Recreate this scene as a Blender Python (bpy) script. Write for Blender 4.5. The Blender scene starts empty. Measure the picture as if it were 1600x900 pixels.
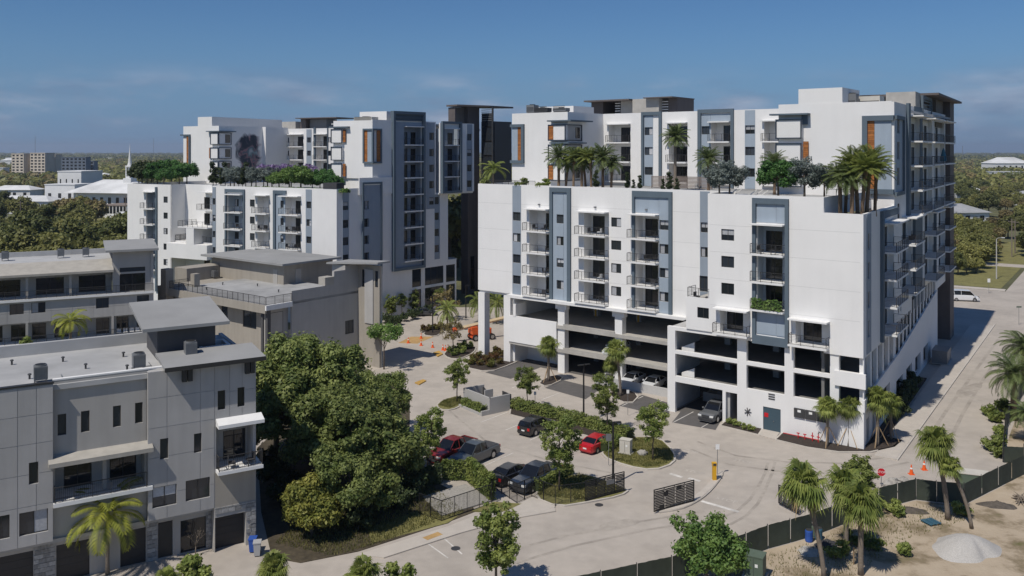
import bpy, math, random
import numpy as np
from mathutils import Vector, Matrix

# ------------------------------------------------------------------ camera, sky, sun, exposure
SC = bpy.context.scene
COL = SC.collection
F, CX, HY, H = 1354.0, 800.0, 236.0, 30.3          # focal length (px of a 1600 px wide frame), principal column, horizon row, camera height
cam_d = bpy.data.cameras.new('camera'); cam = bpy.data.objects.new('camera', cam_d); COL.objects.link(cam)
cam.location = (0, 0, H); cam.rotation_euler = (math.radians(90), 0, 0)
cam_d.sensor_width = 36.0; cam_d.lens = F / 1600 * 36; cam_d.shift_y = -(450 - HY) / 1600
cam_d.clip_start = 0.5; cam_d.clip_end = 30000
SC.camera = cam

SUN_EL, SUN_AZ = math.radians(56), math.radians(220)   # compass azimuth, +Y is north
wd = bpy.data.worlds.new('World'); SC.world = wd; wd.use_nodes = True
wn, wl = wd.node_tree.nodes, wd.node_tree.links
wn.clear()
sky = wn.new('ShaderNodeTexSky'); sky.sky_type = 'NISHITA'; sky.sun_disc = False
sky.sun_elevation = SUN_EL; sky.sun_rotation = SUN_AZ
sky.altitude = 0; sky.air_density = 1.0; sky.dust_density = 0.25; sky.ozone_density = 1.5
bg = wn.new('ShaderNodeBackground'); bg.inputs['Strength'].default_value = 0.075
wo = wn.new('ShaderNodeOutputWorld')
CLOUD_LOC = (7.7, 4.1, 0.9)
# low clouds lying near the horizon, all the way round
tc = wn.new('ShaderNodeTexCoord')
sep = wn.new('ShaderNodeSeparateXYZ'); wl.new(tc.outputs['Generated'], sep.inputs[0])
mp = wn.new('ShaderNodeMapping'); mp.inputs['Scale'].default_value = (6.0, 6.0, 19.0); mp.inputs['Location'].default_value = CLOUD_LOC
wl.new(tc.outputs['Generated'], mp.inputs[0])
nz = wn.new('ShaderNodeTexNoise'); nz.inputs['Scale'].default_value = 1.0; nz.inputs['Detail'].default_value = 7; nz.inputs['Roughness'].default_value = 0.58
wl.new(mp.outputs[0], nz.inputs['Vector'])
cr = wn.new('ShaderNodeMapRange'); cr.inputs['From Min'].default_value = 0.42; cr.inputs['From Max'].default_value = 0.66; cr.interpolation_type = 'SMOOTHSTEP'
wl.new(nz.outputs['Fac'], cr.inputs[0])
el = wn.new('ShaderNodeMapRange'); el.inputs['From Min'].default_value = 0.105; el.inputs['From Max'].default_value = 0.05
el.inputs['To Min'].default_value = 0; el.inputs['To Max'].default_value = 1; el.interpolation_type = 'SMOOTHSTEP'
wl.new(sep.outputs['Z'], el.inputs[0])
lo = wn.new('ShaderNodeMapRange'); lo.inputs['From Min'].default_value = -0.01; lo.inputs['From Max'].default_value = 0.03; lo.interpolation_type = 'SMOOTHSTEP'
wl.new(sep.outputs['Z'], lo.inputs[0])
m1 = wn.new('ShaderNodeMath'); m1.operation = 'MULTIPLY'; wl.new(cr.outputs[0], m1.inputs[0]); wl.new(el.outputs[0], m1.inputs[1])
m2 = wn.new('ShaderNodeMath'); m2.operation = 'MULTIPLY'; wl.new(m1.outputs[0], m2.inputs[0]); wl.new(lo.outputs[0], m2.inputs[1])
m3 = wn.new('ShaderNodeMath'); m3.operation = 'MULTIPLY'; wl.new(m2.outputs[0], m3.inputs[0]); m3.inputs[1].default_value = 0.7
mp2 = wn.new('ShaderNodeMapping'); mp2.inputs['Scale'].default_value = (11.0, 11.0, 45.0); wl.new(tc.outputs['Generated'], mp2.inputs[0])
nz2 = wn.new('ShaderNodeTexNoise'); nz2.inputs['Scale'].default_value = 1.0; nz2.inputs['Detail'].default_value = 6; wl.new(mp2.outputs[0], nz2.inputs['Vector'])
cf = wn.new('ShaderNodeMapRange'); cf.inputs['From Min'].default_value = 0.42; cf.inputs['From Max'].default_value = 0.68
wl.new(nz2.outputs['Fac'], cf.inputs[0])
ccol = wn.new('ShaderNodeMix'); ccol.data_type = 'RGBA'; wl.new(cf.outputs[0], ccol.inputs['Factor'])
ccol.inputs['A'].default_value = (2.6, 3.4, 5.2, 1); ccol.inputs['B'].default_value = (6.0, 6.6, 8.2, 1)
tint = wn.new('ShaderNodeMix'); tint.data_type = 'RGBA'; tint.blend_type = 'MULTIPLY'; tint.inputs['Factor'].default_value = 1.0
wl.new(sky.outputs[0], tint.inputs['A']); tint.inputs['B'].default_value = (0.44, 0.69, 1.0, 1)
hzf = wn.new('ShaderNodeMapRange'); hzf.inputs['From Min'].default_value = 0.16; hzf.inputs['From Max'].default_value = -0.02
hzf.inputs['To Min'].default_value = 0.0; hzf.inputs['To Max'].default_value = 0.85; hzf.interpolation_type = 'SMOOTHSTEP'; wl.new(sep.outputs['Z'], hzf.inputs[0])
hz = wn.new('ShaderNodeMix'); hz.data_type = 'RGBA'; wl.new(hzf.outputs[0], hz.inputs['Factor'])          # grey-blue moisture low over the horizon
wl.new(tint.outputs['Result'], hz.inputs['A']); hz.inputs['B'].default_value = (1.95, 3.5, 6.3, 1)
mix = wn.new('ShaderNodeMix'); mix.data_type = 'RGBA'
wl.new(m3.outputs[0], mix.inputs['Factor']); wl.new(hz.outputs['Result'], mix.inputs['A']); wl.new(ccol.outputs['Result'], mix.inputs['B'])
wl.new(mix.outputs['Result'], bg.inputs['Color']); wl.new(bg.outputs[0], wo.inputs[0])

sun_d = bpy.data.lights.new('sun', 'SUN'); sun = bpy.data.objects.new('sun', sun_d); COL.objects.link(sun)
sun_d.energy = 4.0; sun_d.angle = math.radians(0.53); sun_d.color = (1.0, 0.94, 0.85)
to_sun = Vector((math.sin(SUN_AZ) * math.cos(SUN_EL), math.cos(SUN_AZ) * math.cos(SUN_EL), math.sin(SUN_EL)))
sun.rotation_euler = to_sun.to_track_quat('Z', 'Y').to_euler(); sun.location = (-80, -60, 120)
SC.view_settings.view_transform = 'Standard'; SC.view_settings.look = 'None'
SC.view_settings.exposure = -0.1; SC.view_settings.gamma = 1.0; SC.view_settings.use_curve_mapping = False
SC.render.engine = 'CYCLES'
SC.cycles.max_bounces = 8; SC.cycles.diffuse_bounces = 5; SC.cycles.transparent_max_bounces = 8

# ------------------------------------------------------------------ measuring helpers: frames standing in the world
class Fr:                                              # x along a facade, y away behind it, angle clockwise in degrees
    def __init__(s, ox, oy, a):
        s.ox, s.oy, s.a = ox, oy, a
        s.c, s.s = math.cos(math.radians(a)), math.sin(math.radians(a))
        s.rot = -math.radians(a)
    def x(s, u, y=0.0):
        r = (u - CX) / F
        return (r * (s.oy + y * s.c) - s.ox - y * s.s) / (s.c + r * s.s)
    def y(s, u, x):
        r = (u - CX) / F
        return (r * (s.oy - x * s.s) - s.ox - x * s.c) / (s.s - r * s.c)
    def d(s, x, y): return s.oy - x * s.s + y * s.c
    def z(s, u, v, y=0.0): return H - (v - HY) * s.d(s.x(u, y), y) / F
    def world(s, x, y): return (s.ox + x * s.c + y * s.s, s.oy - x * s.s + y * s.c)
    def local(s, X, Y):
        X -= s.ox; Y -= s.oy
        return (X * s.c - Y * s.s, X * s.s + Y * s.c)
def g(u, v, z=0.0):
    d = (H - z) * F / (v - HY)
    return ((u - CX) / F * d, d)
def G(pts, z=0.0): return [g(u, v, z) for u, v in pts]
W0 = Fr(0, 0, 0)

# ------------------------------------------------------------------ materials
MATS = {}
def nodes_of(name):
    m = bpy.data.materials.new(name); m.use_nodes = True
    nt = m.node_tree; b = nt.nodes['Principled BSDF']
    MATS[name] = m
    return m, nt, b
def mat(name, col, rough=0.75, var=0.06, scale=1.2, bump=0.0, bscale=30.0, metal=0.0, spec=0.4, rnd=0.0, streak=0.0, stain=0.0, detail=4):
    m, nt, b = nodes_of(name); N, L = nt.nodes, nt.links
    b.inputs['Roughness'].default_value = rough; b.inputs['Metallic'].default_value = metal
    b.inputs['Specular IOR Level'].default_value = spec
    t = N.new('ShaderNodeTexCoord'); geo = N.new('ShaderNodeNewGeometry')
    n = N.new('ShaderNodeTexNoise'); n.inputs['Scale'].default_value = scale; n.inputs['Detail'].default_value = detail
    L.new(geo.outputs['Position'], n.inputs['Vector'])
    r = N.new('ShaderNodeMapRange'); r.inputs['From Min'].default_value = 0.25; r.inputs['From Max'].default_value = 0.75
    r.inputs['To Min'].default_value = 1 - var; r.inputs['To Max'].default_value = 1 + var
    L.new(n.outputs['Fac'], r.inputs[0])
    fac = r.outputs[0]
    def mul(a, bb):
        k = N.new('ShaderNodeMath'); k.operation = 'MULTIPLY'; L.new(a, k.inputs[0]); L.new(bb, k.inputs[1]); return k.outputs[0]
    if streak:
        mp = N.new('ShaderNodeMapping'); mp.inputs['Scale'].default_value = (1.6, 1.6, 0.12); L.new(geo.outputs['Position'], mp.inputs[0])
        s2 = N.new('ShaderNodeTexNoise'); s2.inputs['Scale'].default_value = 1.0; s2.inputs['Detail'].default_value = 5; L.new(mp.outputs[0], s2.inputs['Vector'])
        r2 = N.new('ShaderNodeMapRange'); r2.inputs['From Min'].default_value = 0.35; r2.inputs['From Max'].default_value = 0.6
        r2.inputs['To Min'].default_value = 1 - streak; r2.inputs['To Max'].default_value = 1.0; L.new(s2.outputs['Fac'], r2.inputs[0])
        fac = mul(fac, r2.outputs[0])
    if stain:
        s3 = N.new('ShaderNodeTexNoise'); s3.inputs['Scale'].default_value = scale * 0.14; s3.inputs['Detail'].default_value = 8; s3.inputs['Roughness'].default_value = 0.62
        L.new(geo.outputs['Position'], s3.inputs['Vector'])
        r3 = N.new('ShaderNodeMapRange'); r3.inputs['From Min'].default_value = 0.36; r3.inputs['From Max'].default_value = 0.56
        r3.inputs['To Min'].default_value = 1 - stain; r3.inputs['To Max'].default_value = 1.0; L.new(s3.outputs['Fac'], r3.inputs[0])
        fac = mul(fac, r3.outputs[0])
    if rnd:
        oi = N.new('ShaderNodeObjectInfo')
        r4 = N.new('ShaderNodeMapRange'); r4.inputs['To Min'].default_value = 1 - rnd; r4.inputs['To Max'].default_value = 1 + rnd
        L.new(oi.outputs['Random'], r4.inputs[0]); fac = mul(fac, r4.outputs[0])
    vm = N.new('ShaderNodeVectorMath'); vm.operation = 'SCALE'; vm.inputs[0].default_value = col[:3]
    L.new(fac, vm.inputs['Scale']); L.new(vm.outputs[0], b.inputs['Base Color'])
    if bump:
        bn = N.new('ShaderNodeTexNoise'); bn.inputs['Scale'].default_value = bscale; bn.inputs['Detail'].default_value = 3
        L.new(geo.outputs['Position'], bn.inputs['Vector'])
        bp = N.new('ShaderNodeBump'); bp.inputs['Strength'].default_value = bump; bp.inputs['Distance'].default_value = 0.02
        L.new(bn.outputs['Fac'], bp.inputs['Height']); L.new(bp.outputs[0], b.inputs['Normal'])
    return m
def leafmat(name, c0, c1, trans=0.35, scale=0.7, rough=0.55, rnd=0.16):
    m, nt, b = nodes_of(name); N, L = nt.nodes, nt.links
    b.inputs['Roughness'].default_value = rough; b.inputs['Specular IOR Level'].default_value = 0.35
    geo = N.new('ShaderNodeNewGeometry')
    n = N.new('ShaderNodeTexNoise'); n.inputs['Scale'].default_value = scale; n.inputs['Detail'].default_value = 3
    L.new(geo.outputs['Position'], n.inputs['Vector'])
    r = N.new('ShaderNodeMapRange'); r.inputs['From Min'].default_value = 0.32; r.inputs['From Max'].default_value = 0.68
    L.new(n.outputs['Fac'], r.inputs[0])
    ad = N.new('ShaderNodeMath'); ad.operation = 'ADD'; L.new(r.outputs[0], ad.inputs[0])
    ri = N.new('ShaderNodeMapRange'); ri.inputs['To Min'].default_value = -0.35; ri.inputs['To Max'].default_value = 0.35
    L.new(geo.outputs['Random Per Island'], ri.inputs[0]); L.new(ri.outputs[0], ad.inputs[1]); ad.use_clamp = True
    mx = N.new('ShaderNodeMix'); mx.data_type = 'RGBA'; L.new(ad.outputs[0], mx.inputs['Factor'])
    mx.inputs['A'].default_value = (*c0, 1); mx.inputs['B'].default_value = (*c1, 1)
    oi = N.new('ShaderNodeObjectInfo')
    r4 = N.new('ShaderNodeMapRange'); r4.inputs['To Min'].default_value = 1 - rnd; r4.inputs['To Max'].default_value = 1 + rnd
    L.new(oi.outputs['Random'], r4.inputs[0])
    vm = N.new('ShaderNodeVectorMath'); vm.operation = 'SCALE'; L.new(mx.outputs['Result'], vm.inputs[0]); L.new(r4.outputs[0], vm.inputs['Scale'])
    L.new(vm.outputs[0], b.inputs['Base Color'])
    tr = N.new('ShaderNodeBsdfTranslucent'); L.new(vm.outputs[0], tr.inputs['Color'])
    ms = N.new('ShaderNodeMixShader'); ms.inputs[0].default_value = trans
    L.new(b.outputs[0], ms.inputs[1]); L.new(tr.outputs[0], ms.inputs[2])
    L.new(ms.outputs[0], N['Material Output'].inputs[0])
    return m
def glassmat(name, col, rough=0.06, var=0.5):
    m, nt, b = nodes_of(name); N, L = nt.nodes, nt.links
    b.inputs['Roughness'].default_value = rough; b.inputs['Specular IOR Level'].default_value = 0.6
    oi = N.new('ShaderNodeObjectInfo')
    r4 = N.new('ShaderNodeMapRange'); r4.inputs['To Min'].default_value = 1 - var; r4.inputs['To Max'].default_value = 1 + var
    L.new(oi.outputs['Random'], r4.inputs[0])
    vm = N.new('ShaderNodeVectorMath'); vm.operation = 'SCALE'; vm.inputs[0].default_value = col; L.new(r4.outputs[0], vm.inputs['Scale'])
    L.new(vm.outputs[0], b.inputs['Base Color'])
    return m

mat('white', (0.79, 0.78, 0.762), 0.85, 0.03, 0.35, bump=0.15, streak=0.022, stain=0.05, spec=0.2)
mat('slab_white', (0.74, 0.735, 0.72), 0.8, 0.05, 1.5, spec=0.2)
mat('slate', (0.105, 0.14, 0.172), 0.7, 0.05, 0.8, streak=0.05)
mat('steel_blue', (0.33, 0.39, 0.455), 0.65, 0.04, 0.8, streak=0.06)
mat('blue_grey', (0.27, 0.315, 0.37), 0.65, 0.04, 0.8, streak=0.06)
mat('wood', (0.36, 0.135, 0.035), 0.6, 0.25, 3.0, rnd=0.22)
mat('brown', (0.125, 0.105, 0.097), 0.7, 0.08, 0.8, streak=0.1)
mat('taupe', (0.17, 0.15, 0.135), 0.75, 0.08, 0.8, streak=0.1)
mat('frame', (0.035, 0.034, 0.033), 0.5, 0.05)
mat('rail', (0.045, 0.043, 0.042), 0.5, 0.05)
mat('navy_frame', (0.03, 0.045, 0.07), 0.5, 0.05)
glassmat('glass', (0.028, 0.034, 0.042))
glassmat('glass_dark', (0.012, 0.014, 0.017))
mat('curtain', (0.42, 0.43, 0.45), 0.8, 0.15, 6, rnd=0.25)
mat('concrete', (0.43, 0.41, 0.375), 0.85, 0.1, 1.2, bump=0.15, stain=0.15)
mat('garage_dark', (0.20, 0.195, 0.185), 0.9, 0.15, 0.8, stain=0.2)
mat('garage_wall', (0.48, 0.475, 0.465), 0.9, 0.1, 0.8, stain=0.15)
mat('town_grey', (0.405, 0.395, 0.382), 0.85, 0.05, 0.6, bump=0.2, streak=0.07, rnd=0.035)
mat('town_warm', (0.405, 0.388, 0.362), 0.85, 0.05, 0.6, bump=0.2, streak=0.07)
mat('town_tan', (0.34, 0.31, 0.265), 0.85, 0.05, 0.6, bump=0.2, streak=0.1)
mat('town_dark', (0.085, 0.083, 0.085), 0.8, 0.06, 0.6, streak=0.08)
mat('canopy_tan', (0.40, 0.375, 0.33), 0.85, 0.08, 0.9, streak=0.1)
mat('roof_membrane', (0.43, 0.43, 0.425), 0.85, 0.09, 0.6, stain=0.22, detail=8)
mat('roof_grey', (0.30, 0.30, 0.295), 0.85, 0.07, 0.5, stain=0.12)
mat('terrace', (0.36, 0.36, 0.355), 0.85, 0.12, 0.7, stain=0.35)
mat('stone', (0.30, 0.295, 0.285), 0.85, 0.3, 6.0, bump=0.4, rnd=0.3)
mat('garage_door', (0.033, 0.031, 0.031), 0.55, 0.08)
mat('metal_grey', (0.20, 0.205, 0.21), 0.5, 0.08, 4, metal=0.3)
mat('metal_dark', (0.05, 0.05, 0.052), 0.5, 0.08, 4)
mat('fan_grille', (0.02, 0.02, 0.02), 0.6)
mat('paving', (0.43, 0.385, 0.335), 0.9, 0.08, 0.9, bump=0.1, stain=0.15, detail=9)
mat('paver', (0.33, 0.305, 0.275), 0.9, 0.12, 3.0, stain=0.1, detail=8)
mat('asphalt', (0.115, 0.108, 0.104), 0.9, 0.12, 1.2, bump=0.2, stain=0.15, detail=8)
mat('sidewalk', (0.49, 0.445, 0.39), 0.9, 0.06, 1.1, stain=0.08, detail=8)
mat('kerb', (0.51, 0.47, 0.415), 0.9, 0.08, 1.4, stain=0.1)
mat('tyre_mark', (0.385, 0.345, 0.298), 0.9, 0.12, 2.0, stain=0.3, detail=8)
mat('joint', (0.52, 0.515, 0.50), 0.9, 0.05)
mat('mulch', (0.045, 0.034, 0.027), 0.95, 0.45, 8.0, bump=0.6, bscale=14)
mat('shaded_gravel', (0.33, 0.31, 0.28), 0.95, 0.3, 9.0, bump=0.5, bscale=8)  # gravel of the court, its shade put into a darker base colour
mat('paint_worn', (0.52, 0.48, 0.43), 0.85, 0.2, 3.0, stain=0.3)
mat('paint', (0.66, 0.63, 0.58), 0.8, 0.2, 3.0, stain=0.3)
mat('tactile', (0.50, 0.30, 0.075), 0.85, 0.1, 3.0, stain=0.15)
mat('orange_paver', (0.46, 0.29, 0.12), 0.9, 0.12, 3.0, stain=0.15)
mat('black_metal', (0.016, 0.016, 0.017), 0.5, 0.05)
mat('screen_green', (0.05, 0.062, 0.047), 0.85, 0.15, 2.0, stain=0.2)
mat('bark', (0.135, 0.11, 0.085), 0.9, 0.2, 4.0, bump=0.5, bscale=9)
mat('palm_bark', (0.20, 0.165, 0.13), 0.9, 0.2, 6.0, bump=0.5, bscale=9)
mat('palm_boot', (0.20, 0.135, 0.085), 0.9, 0.35, 6.0, bump=0.5, bscale=9)
mat('lumber', (0.40, 0.28, 0.16), 0.8, 0.1, 4.0)
mat('rubber', (0.013, 0.013, 0.013), 0.85, 0.05)
mat('rim', (0.42, 0.42, 0.43), 0.3, 0.03, metal=0.9)
mat('lamp_glass', (0.75, 0.75, 0.72), 0.15, 0.02)
mat('tail_red', (0.45, 0.012, 0.012), 0.2, 0.02)
mat('plate', (0.7, 0.7, 0.7), 0.5, 0.02)
mat('orange_paint', (0.62, 0.10, 0.02), 0.5, 0.1, 2.0)
mat('boom_cream', (0.55, 0.43, 0.27), 0.5, 0.1, 2.0)
mat('cone_orange', (0.75, 0.11, 0.015), 0.6, 0.05)
mat('cone_white', (0.75, 0.75, 0.72), 0.6, 0.05)
mat('stop_red', (0.52, 0.012, 0.02), 0.45, 0.04)
mat('sign_white', (0.78, 0.78, 0.76), 0.5, 0.02)
mat('yellow', (0.62, 0.34, 0.02), 0.5, 0.06)
mat('box_beige', (0.55, 0.52, 0.46), 0.6, 0.05)
mat('box_green', (0.10, 0.135, 0.10), 0.6, 0.05)
mat('bin_grey', (0.40, 0.40, 0.40), 0.6, 0.05)
mat('bin_blue', (0.03, 0.09, 0.36), 0.5, 0.05)
mat('pallet_blue', (0.045, 0.12, 0.17), 0.7, 0.1, 4)
mat('gravel', (0.43, 0.41, 0.38), 0.95, 0.18, 12.0, bump=0.6, bscale=8)
mat('rock', (0.34, 0.32, 0.29), 0.9, 0.2, 3.0, bump=0.5, bscale=5)
mat('fabric_white', (0.72, 0.71, 0.69), 0.9, 0.04)
mat('fabric_dark', (0.05, 0.05, 0.055), 0.9, 0.1)
mat('door_blue', (0.05, 0.085, 0.11), 0.6, 0.05)
mat('cream_far', (0.60, 0.53, 0.44), 0.85, 0.06, 0.2)
mat('blue_far', (0.17, 0.20, 0.25), 0.85, 0.06, 0.2)
mat('white_far', (0.70, 0.70, 0.69), 0.85, 0.05, 0.2)
mat('roof_white', (0.66, 0.665, 0.66), 0.8, 0.1, 0.2, stain=0.25)
mat('roof_tile', (0.34, 0.17, 0.11), 0.85, 0.12, 0.6)
mat('roof_brown', (0.22, 0.18, 0.155), 0.85, 0.12, 0.6)
mat('roof_slate', (0.34, 0.345, 0.355), 0.85, 0.1, 0.6, stain=0.15)
mat('pole_wood', (0.22, 0.18, 0.145), 0.9, 0.1)
mat('pole_concrete', (0.45, 0.44, 0.42), 0.9, 0.05)
mat('umbrella', (0.06, 0.19, 0.27), 0.8, 0.06)
for nm, c in (('car_red', (0.45, 0.012, 0.02)), ('car_maroon', (0.20, 0.018, 0.016)), ('car_grey', (0.075, 0.085, 0.09)), ('car_black', (0.012, 0.012, 0.014)),
              ('car_navy', (0.02, 0.03, 0.05)), ('car_white', (0.68, 0.69, 0.70)), ('car_silver', (0.13, 0.135, 0.14)), ('car_charcoal', (0.045, 0.05, 0.055))):
    m_ = mat(nm, c, 0.32, 0.02, spec=0.5); m_.node_tree.nodes['Principled BSDF'].inputs['Coat Weight'].default_value = 0.7
    m_.node_tree.nodes['Principled BSDF'].inputs['Coat Roughness'].default_value = 0.06
glassmat('car_glass', (0.01, 0.011, 0.013), 0.04, 0.1)
leafmat('leaf_oak', (0.095, 0.14, 0.034), (0.295, 0.335, 0.105))
leafmat('leaf_young', (0.12, 0.17, 0.036), (0.29, 0.33, 0.09))
leafmat('leaf_yellow', (0.13, 0.15, 0.03), (0.3, 0.285, 0.065))
leafmat('leaf_bright', (0.07, 0.145, 0.03), (0.21, 0.31, 0.08))
leafmat('leaf_ficus', (0.045, 0.125, 0.03), (0.115, 0.24, 0.06))
leafmat('leaf_olive', (0.12, 0.15, 0.13), (0.26, 0.3, 0.27))
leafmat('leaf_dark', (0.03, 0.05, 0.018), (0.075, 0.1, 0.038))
leafmat('leaf_brown', (0.17, 0.14, 0.058), (0.29, 0.235, 0.1))
leafmat('leaf_far', (0.14, 0.15, 0.042), (0.3, 0.29, 0.09), scale=0.12)
leafmat('leaf_far_dark', (0.085, 0.105, 0.034), (0.2, 0.205, 0.064), scale=0.12)
leafmat('leaf_purple', (0.196, 0.127, 0.265), (0.368, 0.276, 0.483), 0.3)
leafmat('leaf_croton', (0.127, 0.057, 0.023), (0.149, 0.161, 0.034))
leafmat('palm_green', (0.12, 0.165, 0.035), (0.29, 0.325, 0.085))
leafmat('palm_deep', (0.075, 0.11, 0.035), (0.18, 0.225, 0.08))
leafmat('palm_yellow', (0.21, 0.25, 0.03), (0.44, 0.45, 0.08))
leafmat('palm_dry', (0.196, 0.138, 0.063), (0.322, 0.230, 0.115), 0.2)
leafmat('grass_blade', (0.1, 0.11, 0.03), (0.26, 0.24, 0.085), 0.3, 1.5)

# ------------------------------------------------------------------ mesh helpers
class MB:
    def __init__(s): s.v, s.f, s.m = [], [], []
    def add(s, vs, fs, mi=0):
        n = len(s.v); s.v += [tuple(p) for p in vs]
        s.f += [tuple(n + i for i in f) for f in fs]; s.m += [mi] * len(fs)
        return s
    def box(s, x0, x1, y0, y1, z0, z1, mi=0):
        return s.add([(x0, y0, z0), (x1, y0, z0), (x1, y1, z0), (x0, y1, z0), (x0, y0, z1), (x1, y0, z1), (x1, y1, z1), (x0, y1, z1)],
                     [(0, 3, 2, 1), (4, 5, 6, 7), (0, 1, 5, 4), (1, 2, 6, 5), (2, 3, 7, 6), (3, 0, 4, 7)], mi)
    def prism(s, poly, z0, z1, mi=0):
        a = sum(poly[i][0] * poly[(i + 1) % len(poly)][1] - poly[(i + 1) % len(poly)][0] * poly[i][1] for i in range(len(poly)))
        if a < 0: poly = poly[::-1]
        n = len(poly)
        zt = z1 if callable(z1) else (lambda x, y: z1); zb = z0 if callable(z0) else (lambda x, y: z0)
        vs = [(x, y, zb(x, y)) for x, y in poly] + [(x, y, zt(x, y)) for x, y in poly]
        return s.add(vs, [tuple(range(n - 1, -1, -1)), tuple(range(n, 2 * n))] + [(i, (i + 1) % n, n + (i + 1) % n, n + i) for i in range(n)], mi)
    def tube(s, pts, r, n=8, mi=0, caps=True):
        pts = [Vector(p) for p in pts]; k = len(pts)
        rs = r if isinstance(r, (list, tuple)) else [r] * k
        vs, fs = [], []
        for i, p in enumerate(pts):
            t = (pts[min(i + 1, k - 1)] - pts[max(i - 1, 0)]).normalized()
            a = t.cross(Vector((0, 0, 1)) if abs(t.z) < 0.95 else Vector((1, 0, 0))).normalized(); b = t.cross(a)
            vs += [p + (a * math.cos(2 * math.pi * j / n) + b * math.sin(2 * math.pi * j / n)) * rs[i] for j in range(n)]
        for i in range(k - 1):
            for j in range(n): fs.append((i * n + j, i * n + (j + 1) % n, (i + 1) * n + (j + 1) % n, (i + 1) * n + j))
        if caps: fs += [tuple(range(n - 1, -1, -1)), tuple(range((k - 1) * n, k * n))]
        return s.add(vs, fs, mi)
    def bar(s, p, q, w, mi=0): return s.tube([p, q], w * 0.7, 4, mi)
    def wall(s, x0, x1, z0, z1, y, t, holes=(), mi=0, bottom=True):
        """upright slab with rectangular openings (hx0, hx1, hz0, hz1), front at y, back at y+t"""
        hs = [(max(a, x0), min(b, x1), max(c, z0), min(d, z1)) for a, b, c, d in holes]
        hs = [h for h in hs if h[1] - h[0] > 1e-4 and h[3] - h[2] > 1e-4]
        rd = lambda q: round(q, 4)
        xs = sorted({rd(x0), rd(x1)} | {rd(h[0]) for h in hs} | {rd(h[1]) for h in hs})
        zs = sorted({rd(z0), rd(z1)} | {rd(h[2]) for h in hs} | {rd(h[3]) for h in hs})
        nx, nz = len(xs) - 1, len(zs) - 1
        sol = [[not any(h[0] - 1e-3 < (xs[i] + xs[i + 1]) / 2 < h[1] + 1e-3 and h[2] - 1e-3 < (zs[k] + zs[k + 1]) / 2 < h[3] + 1e-3 for h in hs) for k in range(nz)] for i in range(nx)]
        vs, fs, idx = [], [], {}
        def V(i, k, b):
            key = (i, k, b)
            if key not in idx: idx[key] = len(vs); vs.append((xs[i], y + t if b else y, zs[k]))
            return idx[key]
        for i in range(nx):
            for k in range(nz):
                if not sol[i][k]: continue
                fs.append((V(i, k, 0), V(i + 1, k, 0), V(i + 1, k + 1, 0), V(i, k + 1, 0)))
                fs.append((V(i + 1, k, 1), V(i, k, 1), V(i, k + 1, 1), V(i + 1, k + 1, 1)))
                if i == 0 or not sol[i - 1][k]: fs.append((V(i, k, 1), V(i, k, 0), V(i, k + 1, 0), V(i, k + 1, 1)))
                if i == nx - 1 or not sol[i + 1][k]: fs.append((V(i + 1, k, 0), V(i + 1, k, 1), V(i + 1, k + 1, 1), V(i + 1, k + 1, 0)))
                if k == 0 or not sol[i][k - 1]: fs.append((V(i, k, 1), V(i + 1, k, 1), V(i + 1, k, 0), V(i, k, 0)))
                if k == nz - 1 or not sol[i][k + 1]: fs.append((V(i, k + 1, 0), V(i + 1, k + 1, 0), V(i + 1, k + 1, 1), V(i, k + 1, 1)))
        return s.add(vs, fs, mi)
    def mesh(s, name, mats, smooth=False):
        me = bpy.data.meshes.new(name); me.from_pydata(s.v, [], s.f)
        for m in ([mats] if isinstance(mats, str) else mats): me.materials.append(MATS[m])
        if any(s.m): me.polygons.foreach_set('material_index', s.m)
        if smooth: me.polygons.foreach_set('use_smooth', [True] * len(me.polygons))
        me.update(); return me
    def build(s, name, mats, parent=None, fr=None, smooth=False, at=(0, 0, 0)):
        return put(name, s.mesh(name, mats, smooth), parent, fr, *at)
def put(name, me, parent=None, fr=None, x=0, y=0, z=0, rz=0.0):
    """link one object; with fr the place is given in that frame, as a child of the (unrotated) root of its thing"""
    o = bpy.data.objects.new(name, me); COL.objects.link(o)
    if parent is not None: o.parent = parent
    if fr is not None:
        X, Y = fr.world(x, y)
        if parent is not None: X -= parent.location.x; Y -= parent.location.y; z -= parent.location.z
        o.location = (X, Y, z); o.rotation_euler = (0, 0, fr.rot + rz)
    else:
        o.location = (x, y, z); o.rotation_euler = (0, 0, rz)
    return o
def tag(o, label=None, cat=None, group=None, kind=None):
    if label: o['label'] = label
    if cat: o['category'] = cat
    if group: o['group'] = group
    if kind: o['kind'] = kind
    return o
def thing(name, label, cat, x=0, y=0, z=0, group=None, rz=0.0):
    return tag(put(name, None, None, None, x, y, z, rz), label, cat, group)
def copy_tree(o, parent=None):
    c = o.copy(); COL.objects.link(c)
    if parent is not None: c.parent = parent
    for ch in o.children: copy_tree(ch, c)
    return c
CACHE = {}
def cached(key, fn):
    if key not in CACHE: CACHE[key] = fn()
    return CACHE[key]
def sheet(name, poly, z, m, kind='structure', thick=None, parent=None):
    mb = MB()
    if thick: mb.prism(poly, z - thick, z)
    else:
        a = sum(poly[i][0] * poly[(i + 1) % len(poly)][1] - poly[(i + 1) % len(poly)][0] * poly[i][1] for i in range(len(poly)))
        if a < 0: poly = poly[::-1]
        mb.add([(x, y, z) for x, y in poly], [tuple(range(len(poly)))])
    o = mb.build(name, m, parent)
    if kind and parent is None: tag(o, kind=kind)
    return o

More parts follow.
